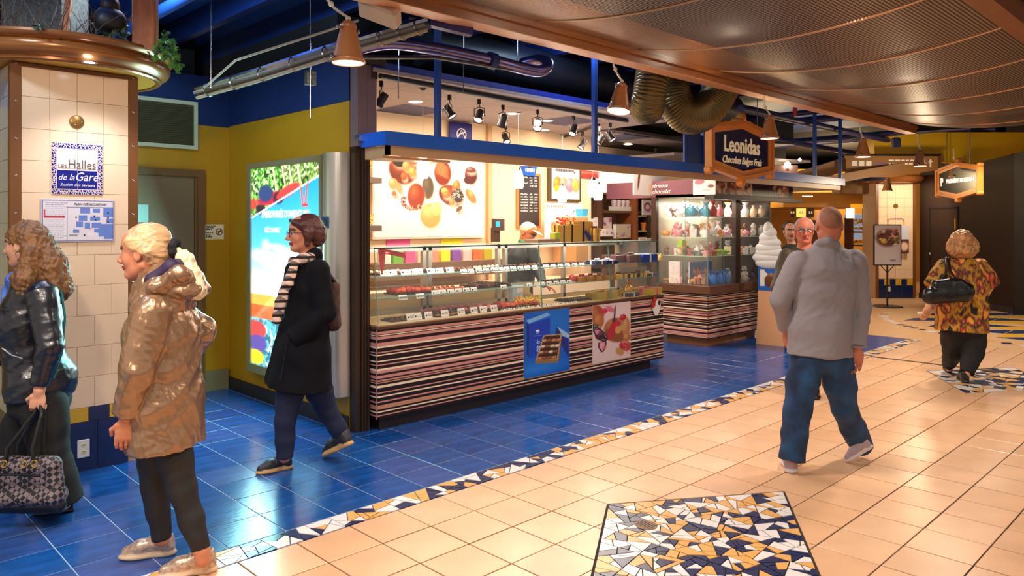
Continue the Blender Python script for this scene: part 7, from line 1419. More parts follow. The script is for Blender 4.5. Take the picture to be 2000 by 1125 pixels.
def head(S, c, f, u, s=1.0, male=False, brow=3, ears=True):
    f, u = unit(f), unit(u); sd = unit(np.cross(f, u)); u = np.cross(sd, f); c = nv(c)
    P = lambda a, b, z: c + (f * a + sd * b + u * z) * s
    ax = (f, sd, u); q = lambda *r: tuple(x * s for x in r)
    S.ell(P(-.012, 0, .032), q(.098, .076, .090), ax); S.ell(P(.028, 0, -.03), q(.064, .060, .086), ax, k=.03); S.ell(P(.03, 0, .045), q(.062, .062, .06), ax, k=.03)
    for b in (-1, 1): S.cap(P(-.012, .05 * b, -.055), P(.056, .016 * b, -.098), .020 * s, .018 * s, k=.03); S.ell(P(.056, .034 * b, -.026), q(.028, .026, .03), ax, k=.02)
    S.ell(P(.070, 0, -.096), q(.022, .026, .020), ax, k=.02); S.ell(P(.078, 0, .022), q(.016, .046, .012), ax, k=.015)
    for b in (-1, 1): S.ell(P(.094, .030 * b, .0), q(.016, .018, .011), ax, neg=True, k=.012)
    S.chain([P(.086, 0, .018), P(.098, 0, -.008), P(.114, 0, -.030)], [.008 * s, .009 * s, .0125 * s], k=.01); S.ell(P(.104, 0, -.036), q(.012, .017, .010), ax, k=.008)
    for b in (-1, 1):
        S.ell(P(.074, .030 * b, -.001), q(.0135, .0135, .0125), ax, mi=2, k=.002); S.ell(P(.0835, .031 * b, -.001), q(.0065, .0062, .0062), ax, mi=3, k=.001)
        S.cap(P(.086, .014 * b, .009), P(.076, .044 * b, .006), .0042 * s, .0036 * s, k=.004); S.cap(P(.093, .014 * b, .024), P(.080, .05 * b, .026), .0045 * s, .003 * s, mi=4, k=.004)
        if ears: S.ell(P(-.006, .078 * b, -.006), q(.020, .009, .032), (f + u * .2, sd, u - f * .2), k=.008); S.ell(P(.0, .088 * b, -.004), q(.011, .007, .018), ax, neg=True, k=.006)
    S.ell(P(.090, 0, -.060), q(.014, .024, .0065), ax, mi=1, k=.005); S.ell(P(.087, 0, -.070), q(.013, .020, .0075), ax, mi=1, k=.005); S.cap(P(.105, -.016, -.065), P(.105, .016, -.065), .0025 * s, mi=1, neg=True, k=.003)
    if male: S.ell(P(.05, 0, -.085), q(.03, .04, .028), ax, k=.03)
    return P
def hand(S, w_, d_, palm, curl=.5, s=1.0, thumb=1):
    w_ = nv(w_); d_, palm = unit(d_), unit(nv(palm) - unit(d_) * (nv(palm) @ unit(d_))); sd = unit(np.cross(d_, palm)) * thumb
    S.ell(w_ + d_ * .042 * s, (.05 * s, .040 * s, .016 * s), (d_, sd, palm), k=.012)
    for i, (L, o) in enumerate(((.072, .030), (.08, .010), (.074, -.010), (.058, -.029))):
        p = w_ + d_ * (.082 - abs(i - 1) * .003) * s + sd * o * s; a = d_.copy(); t = 0
        S.cap(w_ + d_ * .05 * s + sd * o * s * .9, p, .0095 * s, .0092 * s, k=.008)
        for j_, fr in enumerate((.45, .32, .23)): t += curl * (.7, 1.0, .8)[j_]; a = d_ * math.cos(t) + palm * math.sin(t); q = p + a * L * fr * s; S.cap(p, q, (.0090 - .0008 * j_) * s, (.0084 - .0008 * j_) * s, k=.003); p = q
    b = w_ + d_ * .022 * s + sd * .03 * s; m_ = b + (d_ * .55 + sd * .6 + palm * .35) * .042 * s; S.cap(w_ + d_ * .015 * s + sd * .015 * s, b, .015 * s, .013 * s, k=.01); S.cap(b, m_, .0125 * s, .0105 * s, k=.006); S.cap(m_, m_ + (d_ * .85 + palm * (.3 + .4 * curl)) * .034 * s, .0100 * s, .0085 * s, k=.003)
def body(root, J, skm, vox, s=1.0, male=False, brow=BRW, hands=True, ears=True):
    S = Blob(vox, .018); P = head(S, J['head'], J['f'], J['u'], s, male, ears=ears); nb = nv(J['neck']); hd = nv(J['head']); rn = .058 if male else .048
    S.cap(nb - UP * .03, hd - unit(J['u']) * .05 * s - unit(J['f']) * .022, rn + .006, rn - .003, k=.03); S.cap(nb - UP * .02, nb - UP * .10, .06, .08, k=.04)
    S.chain([nb - UP * .08, J['pelvis']], [.07, .07])
    for h_ in 'LR':
        S.chain([nb - UP * .05, J['s' + h_], J['e' + h_], J['w' + h_]], [.05, .036, .03, .024]); S.chain([J['pelvis'], J['h' + h_], J['k' + h_], J['a' + h_]], [.07, .06, .045, .035]); S.cap(J['a' + h_], nv(J['a' + h_]) - UP * J.get('foot', .0), .03, .03)
        if hands and 'd' + h_ in J: d_, pm, cu, th = J['d' + h_]; S.cap(J['w' + h_], nv(J['w' + h_]) + unit(d_) * .02, .026, .022); hand(S, nv(J['w' + h_]) + unit(d_) * .015, d_, pm, cu, 1.08 if male else .98, th)
    o = S.build('body', [skm, mat('faint_lip_colour', (176, 98, 84), .5) if male else LIP, EYE, IRI, brow], root); return P
def shoe(root, toe, heel, wd, upper, sole, kind='sneaker', roll=0, pitch=None, upv=(0, 0, 1)):
    toe, heel = nv(toe), nv(heel); x = unit(toe - heel); L = np.linalg.norm(toe - heel); z = unit(nv(upv) - x * (nv(upv) @ x)); y = np.cross(z, x); s = L / .27
    Mx = np.eye(4); Mx[:3, 0] = x * s; Mx[:3, 1] = y * s * wd; Mx[:3, 2] = z * s; Mx[:3, 3] = heel
    S = Blob(.006, .012); S.ell((.05, 0, .012), (.052, .035, .020), mi=1); S.ell((.185, .004, .012), (.088, .046, .018), mi=1); S.cap((.05, 0, .014), (.2, 0, .014), .028, .034, mi=1)
    S.chain([(.235, .002, .036), (.17, .0, .050), (.09, 0, .066), (.052, 0, .07)], [.024, .036, .036, .036], k=.02); S.cap((.04, 0, .045), (.046, 0, .085), .034, .034)
    S.ell((.055, 0, .118), (.030, .024, .03), neg=True, k=.006)
    post = lambda V: np.c_[V[:, :2], np.maximum(V[:, 2], 0)]
    o = S.build('shoe', [upper, sole], root, post=post, M_=Mx)
    off = Vector(worldloc(root)); b = MB(); Mm = Matrix(Mx.tolist())
    if kind == 'laces':
        for k in range(5): X = .105 + k * .021; z_ = .106 - k * .0105; b.tube([Mm @ Vector((X, -.024, z_ - .008)), Mm @ Vector((X + .004, 0, z_ + .002)), Mm @ Vector((X + .01, .024, z_ - .008))], .003, 5)
        for sg in (-1, 1): b.tube([Mm @ Vector((.10, 0, .112)), Mm @ Vector((.085, .03 * sg, .118)), Mm @ Vector((.105, .04 * sg, .085))], .0026, 5)
        lo_ = b.build('laces', mat('pale_laces', (150, 130, 120), .6), root); lo_['kind'] = 'stuff'; lo_.parent = o; lo_.location = (0, 0, 0)
    elif kind == 'straps':
        for k in range(3): X = .10 + k * .028; z_ = .106 - k * .012; b.tube([Mm @ Vector((X, -.036, z_ - .03)), Mm @ Vector((X, -.02, z_ - .004)), Mm @ Vector((X + .004, .0, z_ + .003)), Mm @ Vector((X, .02, z_ - .004)), Mm @ Vector((X, .036, z_ - .03))], .006, 5)
        lo_ = b.build('straps', mat('grey_strap', (70, 74, 84), .6), root); lo_['kind'] = 'stuff'; lo_.parent = o; lo_.location = (0, 0, 0)
    return o
def trousers(root, J, m_, hip=(.17, .12), rl=(.095, .07, .055), hem=None, k=.03, vox=.009, fold=.004, seed=1, side=None, waist=.06, name='trousers'):
    S = Blob(vox, k); sd = J['side']; pv = nv(J['pelvis']); S.loft([pv - UP * .03, pv + UP * waist], [(hip[0], hip[1]), (hip[0] * .94, hip[1] * .94)], sd, k=.05)
    for h_ in 'LR':
        a, b, c_ = nv(J['h' + h_]), nv(J['k' + h_]), nv(J['a' + h_]); r3 = hem or rl[2]; m2 = (b + c_) / 2 + unit(np.cross(c_ - b, sd)) * .0
        S.chain([a, (a + b) / 2, b, (b + c_) / 2, c_ + UP * .0], [rl[0], (rl[0] + rl[1]) / 2 + .006, rl[1], (rl[1] + r3) / 2, r3], k=.02, flat=True)
    return S.build(name, [m_], root, disp=folds(fold, 38, seed, (1, 1, 2.2)))
def fabric(n_, c_, rough=.8, bump=.3, bs=300, **kw): return mat(n_, c_, rough, bump=bump, bscale=bs, **kw)
def tube_part(root, pts, r, m_, name, n=8, close=False):
    b = MB(); b.tube(pts, r, n, close=close, caps=not close); return b.build(name, m_, root, True)
def glasses(root, P, m_, s=1.0):
    t = MB(); V_ = lambda a: Vector(a)
    for b in (-1, 1): t.tube([V_(P(.104 - .004 * abs(math.cos(q)), .034 * b + .025 * math.cos(q), -.002 + .018 * math.sin(q))) for q in [k * math.pi / 6 for k in range(12)]], .0022, 5, close=True); t.tube([V_(P(.099, .058 * b, .006)), V_(P(.06, .078 * b, .006)), V_(P(-.004, .082 * b, .004))], .002, 5)
    t.tube([V_(P(.106, -.01, .002)), V_(P(.108, 0, .005)), V_(P(.106, .01, .002))], .002, 5); return t.build('glasses', m_, root, True)
def root_at(p, label): p = Vector(p); p.z = 0; return thing('person', p, label, 'person')
def A3(px, py, d): return nv(at(px, py, d))
black_tr = fabric('black_trouser_cloth', (20, 18, 20)); leather = mat('navy_black_leather', (18, 20, 32), .34, bump=.12, bscale=30, coat=.25, spec=.6); lblack = mat('black_leather', (16, 15, 18), .35, bump=.2, bscale=40)
# ---- person 1: leather jacket, far left
f1 = -RT; D1 = 4.17
J = dict(head=A3(50, 478, D1), f=f1 + UP * -.06, u=UP + f1 * .03, neck=A3(74, 542, D1), side=FW, sL=A3(82, 578, D1 - .15), eL=A3(98, 675, D1 - .21), wL=A3(77, 762, D1 - .22), sR=A3(72, 578, D1 + .16), eR=A3(30, 680, D1 + .2), wR=A3(-30, 720, D1 + .1),
    pelvis=A3(78, 770, D1), hL=A3(86, 790, D1 - .08), hR=A3(66, 790, D1 + .09), kL=A3(96, 880, D1 - .08), kR=A3(30, 875, D1 + .08), aL=A3(124, 983, D1 - .06), aR=A3(-12, 955, D1 + .1), dL=(-UP + f1 * .15, f1 * .2 + FW * 1.0, 1.15, -1), dR=(-UP + f1, -UP, .5, 1))
rt = root_at(at(80, 990, D1), 'woman with long wavy brown hair in a dark leather jacket at the left edge')
P = body(rt, J, SK[0], .0048)
S = Blob(.008, .05); S.loft([A3(80, 772, D1), A3(78, 745, D1), A3(66, 690, D1), A3(58, 630, D1), A3(70, 572, D1)], [(.20, .155), (.19, .150), (.165, .135), (.185, .155), (.165, .115)], FW, flat=True)
S.loft([A3(74, 560, D1), A3(74, 540, D1)], [(.09, .085), (.07, .07)], FW)
for h_, rr_ in (('L', .070), ('R', .068)): S.chain([J['s' + h_], J['e' + h_], nv(J['w' + h_]) + UP * .03], [rr_ + .012, rr_ - .008, .046], k=.012, flat=True)
S.ell(A3(112, 735, D1), (.075, .14, .09), (RT, FW, UP)); S.build('jacket', [leather], rt, disp=lambda V: folds(.005, 30, 3, (.6, .6, 3), True)(V) + folds(.0015, 90, 4, (1, 1, 2), True)(V))
teal = mat('teal_reflection', (20, 110, 116), .35); b = MB()
tube_part(rt, [Vector(A3(118, 560, D1 - .05)), Vector(A3(127, 620, D1 - .07)), Vector(A3(120, 690, D1 - .11)), Vector(A3(104, 740, D1 - .16))], .007, teal, 'highlight_strip')  # teal strip stands in for the bluish reflection on the leather
tube_part(rt, [Vector(A3(4, 680, D1 - .20)), Vector(A3(24, 694, D1 - .205)), Vector(A3(44, 700, D1 - .205))], .004, M['chrome'], 'zip')
trousers(rt, J, black_tr, (.17, .15), (.115, .095, .10), .105, seed=4)
shoe(rt, onz(64, 1006), onz(146, 998), .95, lblack, lblack); shoe(rt, onz(-75, 990), onz(-5, 985), .9, lblack, lblack)
hb = mat('wavy_brown_hair', (124, 84, 48), .55, bump=.9, bscale=26, vary=.45, vscale=18, stretch=(1, 1, .35)); S = Blob(.006, .03); c_ = J['head']
S.ell(c_ + UP * .044 - f1 * .014, (.104, .092, .093), (f1, FW, UP)); 
for sd_ in (-1, 1): S.chain([c_ - f1 * .055 + FW * .07 * sd_ + UP * .05, c_ - f1 * .085 + FW * .085 * sd_ - UP * .05, c_ - f1 * .075 + FW * .115 * sd_ - UP * .18, c_ - f1 * .07 + FW * .12 * sd_ - UP * .27], [.034, .045, .06, .04])
S.chain([c_ - f1 * .08 + UP * .0, c_ - f1 * .13 - UP * .12, c_ - f1 * .16 - UP * .24, c_ - f1 * .14 - UP * .30], [.07, .09, .085, .05]); S.build('hair', [hb], rt, disp=folds(.010, 90, 5, (1.6, 1.6, .5), True))
sc_b = mat('blue_scarf_cloth', (80, 116, 206), .8, vary=.5, vscale=14, bump=.5, bscale=40); S = Blob(.007, .03); S.chain([A3(58, 545, D1 - .07), A3(30, 548, D1 - .03), A3(22, 570, D1), A3(8, 610, D1 - .05)], [.035, .04, .04, .03]); S.cap(A3(58, 545, D1 + .07), A3(30, 560, D1 + .02), .035); S.build('scarf', [sc_b], rt, disp=folds(.007, 60, 6, None, True))
b = MB(); b.ball(Vector(c_ + unit(np.cross(f1, UP)) * -.0 + (-FW) * .088 - UP * .045 + f1 * .0), .006, 8); b.build('earring', M['chrome'], rt, True)
# handbag
hw = nv(J['wL']) - UP * .06; hn_ = mat_h = None
def hounds():
    m = bpy.data.materials.new('houndstooth_weave'); m.use_nodes = True; nt = m.node_tree; b = nt.nodes['Principled BSDF']; tc = nt.nodes.new('ShaderNodeTexCoord'); mp = nt.nodes.new('ShaderNodeMapping'); mp.inputs['Rotation'].default_value = (0, .78, 0)
    ck = nt.nodes.new('ShaderNodeTexChecker'); ck.inputs['Scale'].default_value = 46; ck.inputs['Color1'].default_value = lin((120, 104, 110)) + (1,); ck.inputs['Color2'].default_value = lin((24, 22, 26)) + (1,)
    nt.links.new(tc.outputs['Object'], mp.inputs[0]); nt.links.new(mp.outputs[0], ck.inputs['Vector']); nt.links.new(ck.outputs[0], b.inputs['Base Color']); b.inputs['Roughness'].default_value = .6; return m
HT = hounds(); bagc = A3(50, 935, D1 - .26); bg = thing('handbag', Vector(bagc) - Vector((0, 0, .15)), 'black and grey houndstooth handbag held by the woman at the left edge', 'handbag')
S = Blob(.007, .025); S.loft([bagc + RT * -.17 - UP * .09, bagc + RT * .16 - UP * .09], [(.075, .045), (.075, .045)], FW); S.loft([bagc + RT * -.15 + UP * .07, bagc + RT * .14 + UP * .07], [(.05, .035), (.05, .035)], FW)
for k in range(7): x_ = -.16 + k * .052; S.cap(bagc + RT * x_ - UP * .09, bagc + RT * x_ * .92 + UP * .075, .055, .04)
S.build('bag_body', [HT], bg, disp=folds(.004, 30, 9))
S = Blob(.007, .02); S.cap(bagc + RT * -.17 - UP * .14, bagc + RT * .17 - UP * .14, .04, .04); S.build('base_panel', [lblack], bg)
for sd_ in (-1, 1):
    for s2 in (-1, 1): tube_part(bg, [Vector(bagc + RT * .07 * s2 + UP * .10 - FW * .045 * sd_), Vector(bagc + RT * .065 * s2 + UP * .17 - FW * .045 * sd_), Vector(hw + RT * .02 * s2 * (1) - FW * .01 * sd_ - UP * .06), Vector(hw + RT * .004 * s2 - UP * .012)], .010, lblack, 'handle')
tube_part(bg, [Vector(bagc + RT * x_ - FW * .10 + UP * (.045 + .01 * math.cos(x_ * 9))) for x_ in (-.14, -.07, 0, .07, .14)], .007, lblack, 'zip_flap')
brass = mat('bag_brass', (222, 176, 70), .25, .9)
for x_ in (-.11, -.055, .045, .1): tube_part(bg, [Vector(bagc + RT * (x_ + .016 * math.cos(q)) - FW * .085 + UP * (.105 + .018 * math.sin(q))) for q in [k * math.pi / 5 for k in range(10)]], .0035, brass, 'buckle', 6, True)
# ---- person 2: gold jacket
D2_ = 3.5; f2 = -RT
J = dict(head=A3(283, 493, D2_), f=f2 - UP * .05, u=UP + f2 * .04, neck=A3(314, 566, D2_), side=FW, sL=A3(296, 612, D2_ - .16), eL=A3(268, 722, D2_ - .22), wL=A3(246, 815, D2_ - .2), sR=A3(335, 612, D2_ + .17), eR=A3(392, 650, D2_ + .22), wR=A3(345, 715, D2_ + .2),
    pelvis=A3(318, 790, D2_), hL=A3(330, 835, D2_ - .05), hR=A3(302, 835, D2_ + .06), kL=A3(356, 955, D2_ - .07), kR=A3(304, 950, D2_ + .08), aL=A3(392, 1073, D2_ - .1), aR=A3(316, 1052, D2_ + .08), dL=(-UP + f2 * .1, FW * .9 + f2 * .3, .45, -1), dR=(f2, -UP, .5, 1))
rt = root_at(at(330, 1090, D2_), 'blonde woman with a ponytail in a shiny gold hooded jacket and black leggings')
P = body(rt, J, SK[1], .0042, 1.04)
gold = mat('gold_jacket_fabric', (156, 122, 94), .28, .5, bump=.18, bscale=22, coat=.2)
S = Blob(.007, .05); S.loft([A3(325, 868, D2_), A3(320, 780, D2_), A3(318, 700, D2_), A3(318, 640, D2_), A3(322, 600, D2_)], [(.215, .168), (.205, .158), (.19, .152), (.19, .145), (.16, .10)], FW, flat=True)
for h_ in 'LR': S.chain([J['s' + h_], J['e' + h_], nv(J['w' + h_]) + UP * .015], [.088, .076, .056], k=.010, flat=True)
S.build('jacket', [gold], rt, disp=lambda V: folds(.009, 24, 8, (1.3, 1.3, .4), True)(V) + folds(.003, 75, 18, (1, 1, .6), True)(V))
S = Blob(.006, .03); S.loft([A3(318, 588, D2_), A3(322, 565, D2_), A3(326, 545, D2_)], [(.16, .14), (.13, .13), (.10, .09)], FW); S.chain([A3(272, 582, D2_ - .06), A3(305, 560, D2_ - .13), A3(350, 535, D2_ - .11), A3(378, 545, D2_), A3(350, 535, D2_ + .11), A3(300, 565, D2_ + .12)], [.02, .032, .036, .04, .036, .03]); S.ell(A3(368, 565, D2_), (.09, .13, .05), (RT, FW, UP)); S.build('hood', [gold], rt, disp=folds(.007, 50, 12, None, True))
S = Blob(.006, .02); S.chain([A3(268, 566, D2_ - .04), A3(298, 546, D2_ - .10), A3(335, 522, D2_ - .09), A3(356, 518, D2_)], [.014, .028, .034, .034]); S.chain([A3(300, 545, D2_ + .09), A3(356, 520, D2_)], [.028, .034]); S.build('hood_lining', [fabric('purple_lining', (46, 28, 66), .6, .2)], rt)
lg = fabric('black_leggings', (26, 22, 24), .6, .2); trousers(rt, J, lg, (.14, .115), (.082, .064, .044), .043, k=.02, vox=.007, fold=.003, seed=7, name='leggings')
silver = mat('silver_floral_shoe', (196, 168, 150), .3, .4, vary=.35, vscale=60, bump=.2, bscale=60); sol = mat('cream_sole', (226, 196, 164), .5)
shoe(rt, onz(232, 1092), onz(345, 1081), 1.0, silver, sol, 'laces'); shoe(rt, onz(306, 1130), onz(426, 1113), 1.0, silver, sol, 'laces')
S = Blob(.006, .012); S.cap(A3(394, 1076, D2_ - .1), A3(396, 1092, D2_ - .1), .037, .034); S.build('bare_ankle', [SK[1]], rt)
blond = mat('blonde_hair', (214, 168, 124), .4, bump=.8, bscale=30, vary=.3, vscale=30, stretch=(.4, .4, 1.2)); S = Blob(.0055, .025); c_ = nv(J['head'])
S.ell(c_ + UP * .050 - f2 * .013, (.108, .088, .090), (f2 * .98 + UP * .1, FW, UP)); S.ell(c_ - f2 * .055 - UP * .0, (.066, .083, .076), (f2, FW, UP)); S.cap(c_ + f2 * .03 + UP * .05 - FW * .07, c_ - f2 * .05 + UP * .0 - FW * .078, .022, .02); S.build('hair', [blond], rt, disp=folds(.003, 190, 15, (.25, .25, 1)))
S = Blob(.0055, .02); S.chain([A3(346, 492, D2_), A3(362, 505, D2_), A3(372, 540, D2_ - .02), A3(385, 568, D2_ - .03), A3(372, 572, D2_ - .02)], [.022, .034, .046, .036, .03]); S.cap(A3(370, 545, D2_), A3(396, 566, D2_), .03, .014); S.build('ponytail', [mat('pale_blonde_hair', (250, 222, 184), .4, bump=.8, bscale=40, vary=.25, vscale=40, stretch=(1.5, 1.5, .4))], rt, disp=folds(.005, 130, 16, (1, 1, .2)))
S = Blob(.005, .012); 
for q in range(7): a_ = q * .9; S.ell(A3(342, 485, D2_) + FW * .03 * math.cos(a_) + UP * .03 * math.sin(a_) * 1.1, (.018, .018, .018))
S.build('scrunchie', [fabric('black_scrunchie', (20, 16, 26))], rt, disp=folds(.003, 120, 2))
# ---- person 3: dark coat, glasses, walking
D3 = 4.9; f3 = unit(-RT * .86 - FW * .5); b3 = unit(-RT * .95 - FW * .3); s3 = unit(np.cross(b3, UP))   # s3: her right-hand side
J = dict(head=A3(594, 456, D3), f=f3 - UP * .02, u=UP, neck=A3(603, 508, D3), side=s3, sL=A3(622, 530, D3 - .15), eL=A3(637, 612, D3 - .17), wL=A3(590, 655, D3 - .12), sR=A3(582, 530, D3 + .15), eR=A3(570, 610, D3 + .2), wR=A3(590, 668, D3 + .12),
    pelvis=A3(592, 690, D3), hL=A3(606, 720, D3 - .02 + .06), hR=A3(574, 720, D3 - .05), kL=A3(641, 806, D3 + .14), kR=A3(557, 822, D3 - .08), aL=A3(676, 862, D3 + .2), aR=A3(556, 893, D3 - .08), dL=(b3 - UP * .9, s3, .6, 1), dR=(b3 * .3 - UP, -s3, .5, 1))
rt = root_at(at(590, 925, D3), 'woman with short auburn hair, glasses and a checked scarf striding in a long navy-black coat')
P = body(rt, J, SK[1], .005, .98, ears=False); glasses(rt, P, mat('dark_spectacle_frame', (36, 30, 60), .3))
coat = mat('navy_black_coat', (9, 9, 17), .85, bump=.15, bscale=200, spec=.2); S = Blob(.008, .045)
S.loft([A3(584, 754, D3), A3(591, 690, D3), A3(600, 620, D3), A3(602, 560, D3), A3(604, 525, D3)], [(.235, .215), (.205, .175), (.185, .135), (.19, .13), (.15, .09)], s3, flat=True)
S.chain([J['sL'], J['eL'], A3(572, 662, D3 - .19)], [.08, .066, .055], k=.012, flat=True); S.chain([J['sR'], J['eR'], J['wR']], [.08, .066, .052], k=.03)
S.chain([A3(590, 512, D3 - .08), A3(615, 498, D3 - .03), A3(618, 500, D3 + .06)], [.03, .036, .03]); S.cap(A3(527, 738, D3 - .02), A3(560, 640, D3 - .05), .03, .05)
S.build('coat', [coat], rt, disp=folds(.008, 24, 23, (1.2, 1.2, .4)))
tube_part(rt, [Vector(A3(566, 640, D3 - .22)), Vector(A3(555, 702, D3 - .21)), Vector(A3(548, 745, D3 - .22))], .003, mat('coat_edge', (14, 14, 22), .6), 'coat_edge')
trousers(rt, J, fabric('navy_jeans', (26, 32, 62), .8, .3), (.16, .13), (.095, .068, .055), .053, seed=9)
gsh = mat('charcoal_shoe', (38, 38, 44), .5, bump=.2, bscale=90); tan = mat('tan_sole', (206, 160, 104), .5)
shoe(rt, onz(499, 927), onz(572, 913), 1.05, gsh, tan, 'straps')
tp = nv(onz(634, 893)); hp = A3(690, 868, 5.02); shoe(rt, tp, hp, 1.05, gsh, tan, 'straps')
aub = mat('auburn_hair', (80, 40, 36), .45, bump=.6, bscale=40, vary=.4, vscale=25); c_ = nv(J['head']); sf = unit(np.cross(f3, UP)); S = Blob(.0055, .025)
S.ell(c_ + UP * .04 - f3 * .028, (.10, .088, .092), (f3, sf, UP)); S.ell(c_ - f3 * .075 - UP * .01, (.07, .085, .085), (f3, sf, UP))
for sd_ in (-1, 1): S.chain([c_ + f3 * .02 + sf * .072 * sd_ + UP * .06, c_ - f3 * .01 + sf * .082 * sd_, c_ - f3 * .0 + sf * .078 * sd_ - UP * .07], [.03, .03, .018])
S.chain([c_ + f3 * .075 + UP * .085 + sf * .03, c_ + f3 * .07 + UP * .07 - sf * .04, c_ + f3 * .04 + UP * .05 - sf * .075], [.016, .018, .02]); S.build('hair', [aub], rt, disp=folds(.0025, 120, 25))
def tartan():
    m = bpy.data.materials.new('checked_scarf_wool'); m.use_nodes = True; nt = m.node_tree; b = nt.nodes['Principled BSDF']; tc = nt.nodes.new('ShaderNodeTexCoord'); ws = []
    for d_, sc in (('Z', 7), ('DIAGONAL', 8)):
        w_ = nt.nodes.new('ShaderNodeTexWave'); w_.bands_direction = d_; w_.inputs['Scale'].default_value = sc; nt.links.new(tc.outputs['Object'], w_.inputs[0]); r_ = nt.nodes.new('ShaderNodeValToRGB'); r_.color_ramp.interpolation = 'CONSTANT'; r_.color_ramp.elements[0].color = lin((46, 36, 44)) + (1,); r_.color_ramp.elements[1].position = .3; r_.color_ramp.elements[1].color = (1, 1, 1, 1); nt.links.new(w_.outputs['Fac'], r_.inputs[0]); ws.append(r_)
    mx = nt.nodes.new('ShaderNodeMixRGB'); mx.blend_type = 'MULTIPLY'; mx.inputs[0].default_value = .75; nt.links.new(ws[0].outputs[0], mx.inputs[1]); nt.links.new(ws[1].outputs[0], mx.inputs[2])
    m2 = nt.nodes.new('ShaderNodeMixRGB'); m2.blend_type = 'MULTIPLY'; m2.inputs[0].default_value = 1; m2.inputs[2].default_value = lin((214, 186, 172)) + (1,); nt.links.new(mx.outputs[0], m2.inputs[1]); nt.links.new(m2.outputs[0], b.inputs['Base Color']); b.inputs['Roughness'].default_value = .9; return m
S = Blob(.006, .02); S.chain([A3(614, 502, D3 - .05), A3(592, 505, D3 - .13), A3(575, 512, D3 - .12), A3(575, 512, D3 + .03), A3(610, 500, D3 + .08)], [.026, .032, .03, .03, .026]); S.loft([A3(576, 515, D3 - .17), A3(562, 555, D3 - .22), A3(548, 590, D3 - .23), A3(540, 628, D3 - .22)], [(.030, .02), (.034, .022), (.036, .022), (.034, .016)], RT); S.build('scarf', [tartan()], rt, disp=folds(.006, 60, 26, (1, 1, .3)))
fl = mat('brown_floral_canvas', (92, 58, 40), .6, vary=.6, vscale=22, col2=(26, 18, 16), bump=.2, bscale=30); c_ = A3(650, 592, D3 + .05); t = thing('backpack', Vector(c_) - Vector((0, 0, .16)), 'brown patterned backpack worn by the woman in the navy-black coat', 'backpack')
S = Blob(.008, .03); S.loft([c_ - UP * .13, c_ + UP * .12], [(.11, .055), (.10, .045)], s3); S.build('bag', [fl], t, disp=folds(.004, 40, 27)); tube_part(t, [Vector(c_ + UP * .14 - s3 * .07 - b3 * .01), Vector(A3(632, 520, D3 - .1)), Vector(A3(625, 508, D3 - .06))], .012, lblack, 'strap'); tube_part(t, [Vector(c_ + UP * .155 + s3 * x_) for x_ in (-.08, -.03, .03, .08)], .012, lblack, 'top_rim')
# ---- person 4: man in grey shirt seen from behind
D4 = 4.88; f4 = unit(FW + RT * .12)
J = dict(head=A3(1619, 441, D4), f=f4, u=UP, neck=A3(1616, 486, D4), side=RT, sL=A3(1560, 512, D4), eL=A3(1524, 588, D4 + .02), wL=A3(1536, 640, D4 + .14), sR=A3(1670, 512, D4), eR=A3(1684, 598, D4), wR=A3(1676, 676, D4 - .06),
    pelvis=A3(1602, 680, D4), hL=A3(1575, 705, D4), hR=A3(1632, 705, D4), kL=A3(1558, 798, D4 - .03), kR=A3(1648, 795, D4 + .06), aL=A3(1547, 898, D4 - .04), aR=A3(1682, 872, D4 + .26), dL=(-UP + f4 * .2, RT, .5, -1), dR=(-UP + f4 * .1 - RT * .1, -RT * .6 - FW * .8, .4, 1))
rt = root_at(at(1610, 915, D4), 'bald man in a pale grey shirt and blue jeans walking away from the camera')
P = body(rt, J, skin('flushed_scalp', (196, 118, 92)), .005, 1.02, True)
shirt = mat('pale_grey_shirt', (146, 138, 144), .8, bump=.15, bscale=120); S = Blob(.008, .045)
S.loft([A3(1601, 693, D4), A3(1603, 640, D4), A3(1611, 570, D4), A3(1614, 525, D4), A3(1615, 502, D4)], [(.205, .15), (.198, .14), (.192, .13), (.205, .125), (.15, .085)], RT, flat=True)
for h_ in 'LR': S.chain([J['s' + h_], J['e' + h_], nv(J['w' + h_])], [.078, .062, .046], k=.014, flat=True)
S.chain([A3(1596, 480, D4 + .03), A3(1600, 474, D4 - .05), A3(1618, 470, D4 - .075), A3(1636, 475, D4 - .05), A3(1642, 484, D4 + .03)], [.014, .016, .018, .016, .014], k=.02); S.cap(A3(1616, 500, D4), A3(1617, 480, D4 - .01), .088, .070)
S.build('shirt', [shirt], rt, disp=lambda V: folds(.010, 16, 33, (1.4, 1.4, .5))(V) + folds(.004, 40, 34, (1.2, 1.2, .5), True)(V))
for h_, d_ in (('R', .0),): tube_part(rt, [Vector(nv(J['w' + h_]) + UP * .0 + RT * .047 * math.cos(q) + FW * .047 * math.sin(q)) for q in [k * math.pi / 6 for k in range(12)]], .007, shirt, 'cuff', 6, True)
jeans = mat('blue_denim', (32, 78, 124), .8, bump=.3, bscale=400, vary=.3, vscale=7, col2=(18, 34, 66)); trousers(rt, J, jeans, (.175, .13), (.108, .082, .075), .078, vox=.008, fold=.007, seed=35, waist=.05)
gs = mat('mauve_grey_shoe', (170, 150, 160), .6); ws = mat('off_white_sole', (214, 200, 200), .5)
shoe(rt, nv(onz(1541, 899)), nv(onz(1545, 926)) , 1.15, gs, ws); tp = nv(onz(1652, 903)); shoe(rt, tp, A3(1706, 872, 5.02), .95, gs, ws)
# short cropped hair
S = Blob(.006, .02); c_ = nv(J['head']); S.ell(c_ + UP * .034 - f4 * .016, (.098, .0765, .090), (f4, unit(np.cross(f4, UP)), UP)); S.build('cropped_hair', [mat('cropped_stubble', (150, 100, 76), .7, bump=.2, bscale=300, vary=.12, vscale=40)], rt)
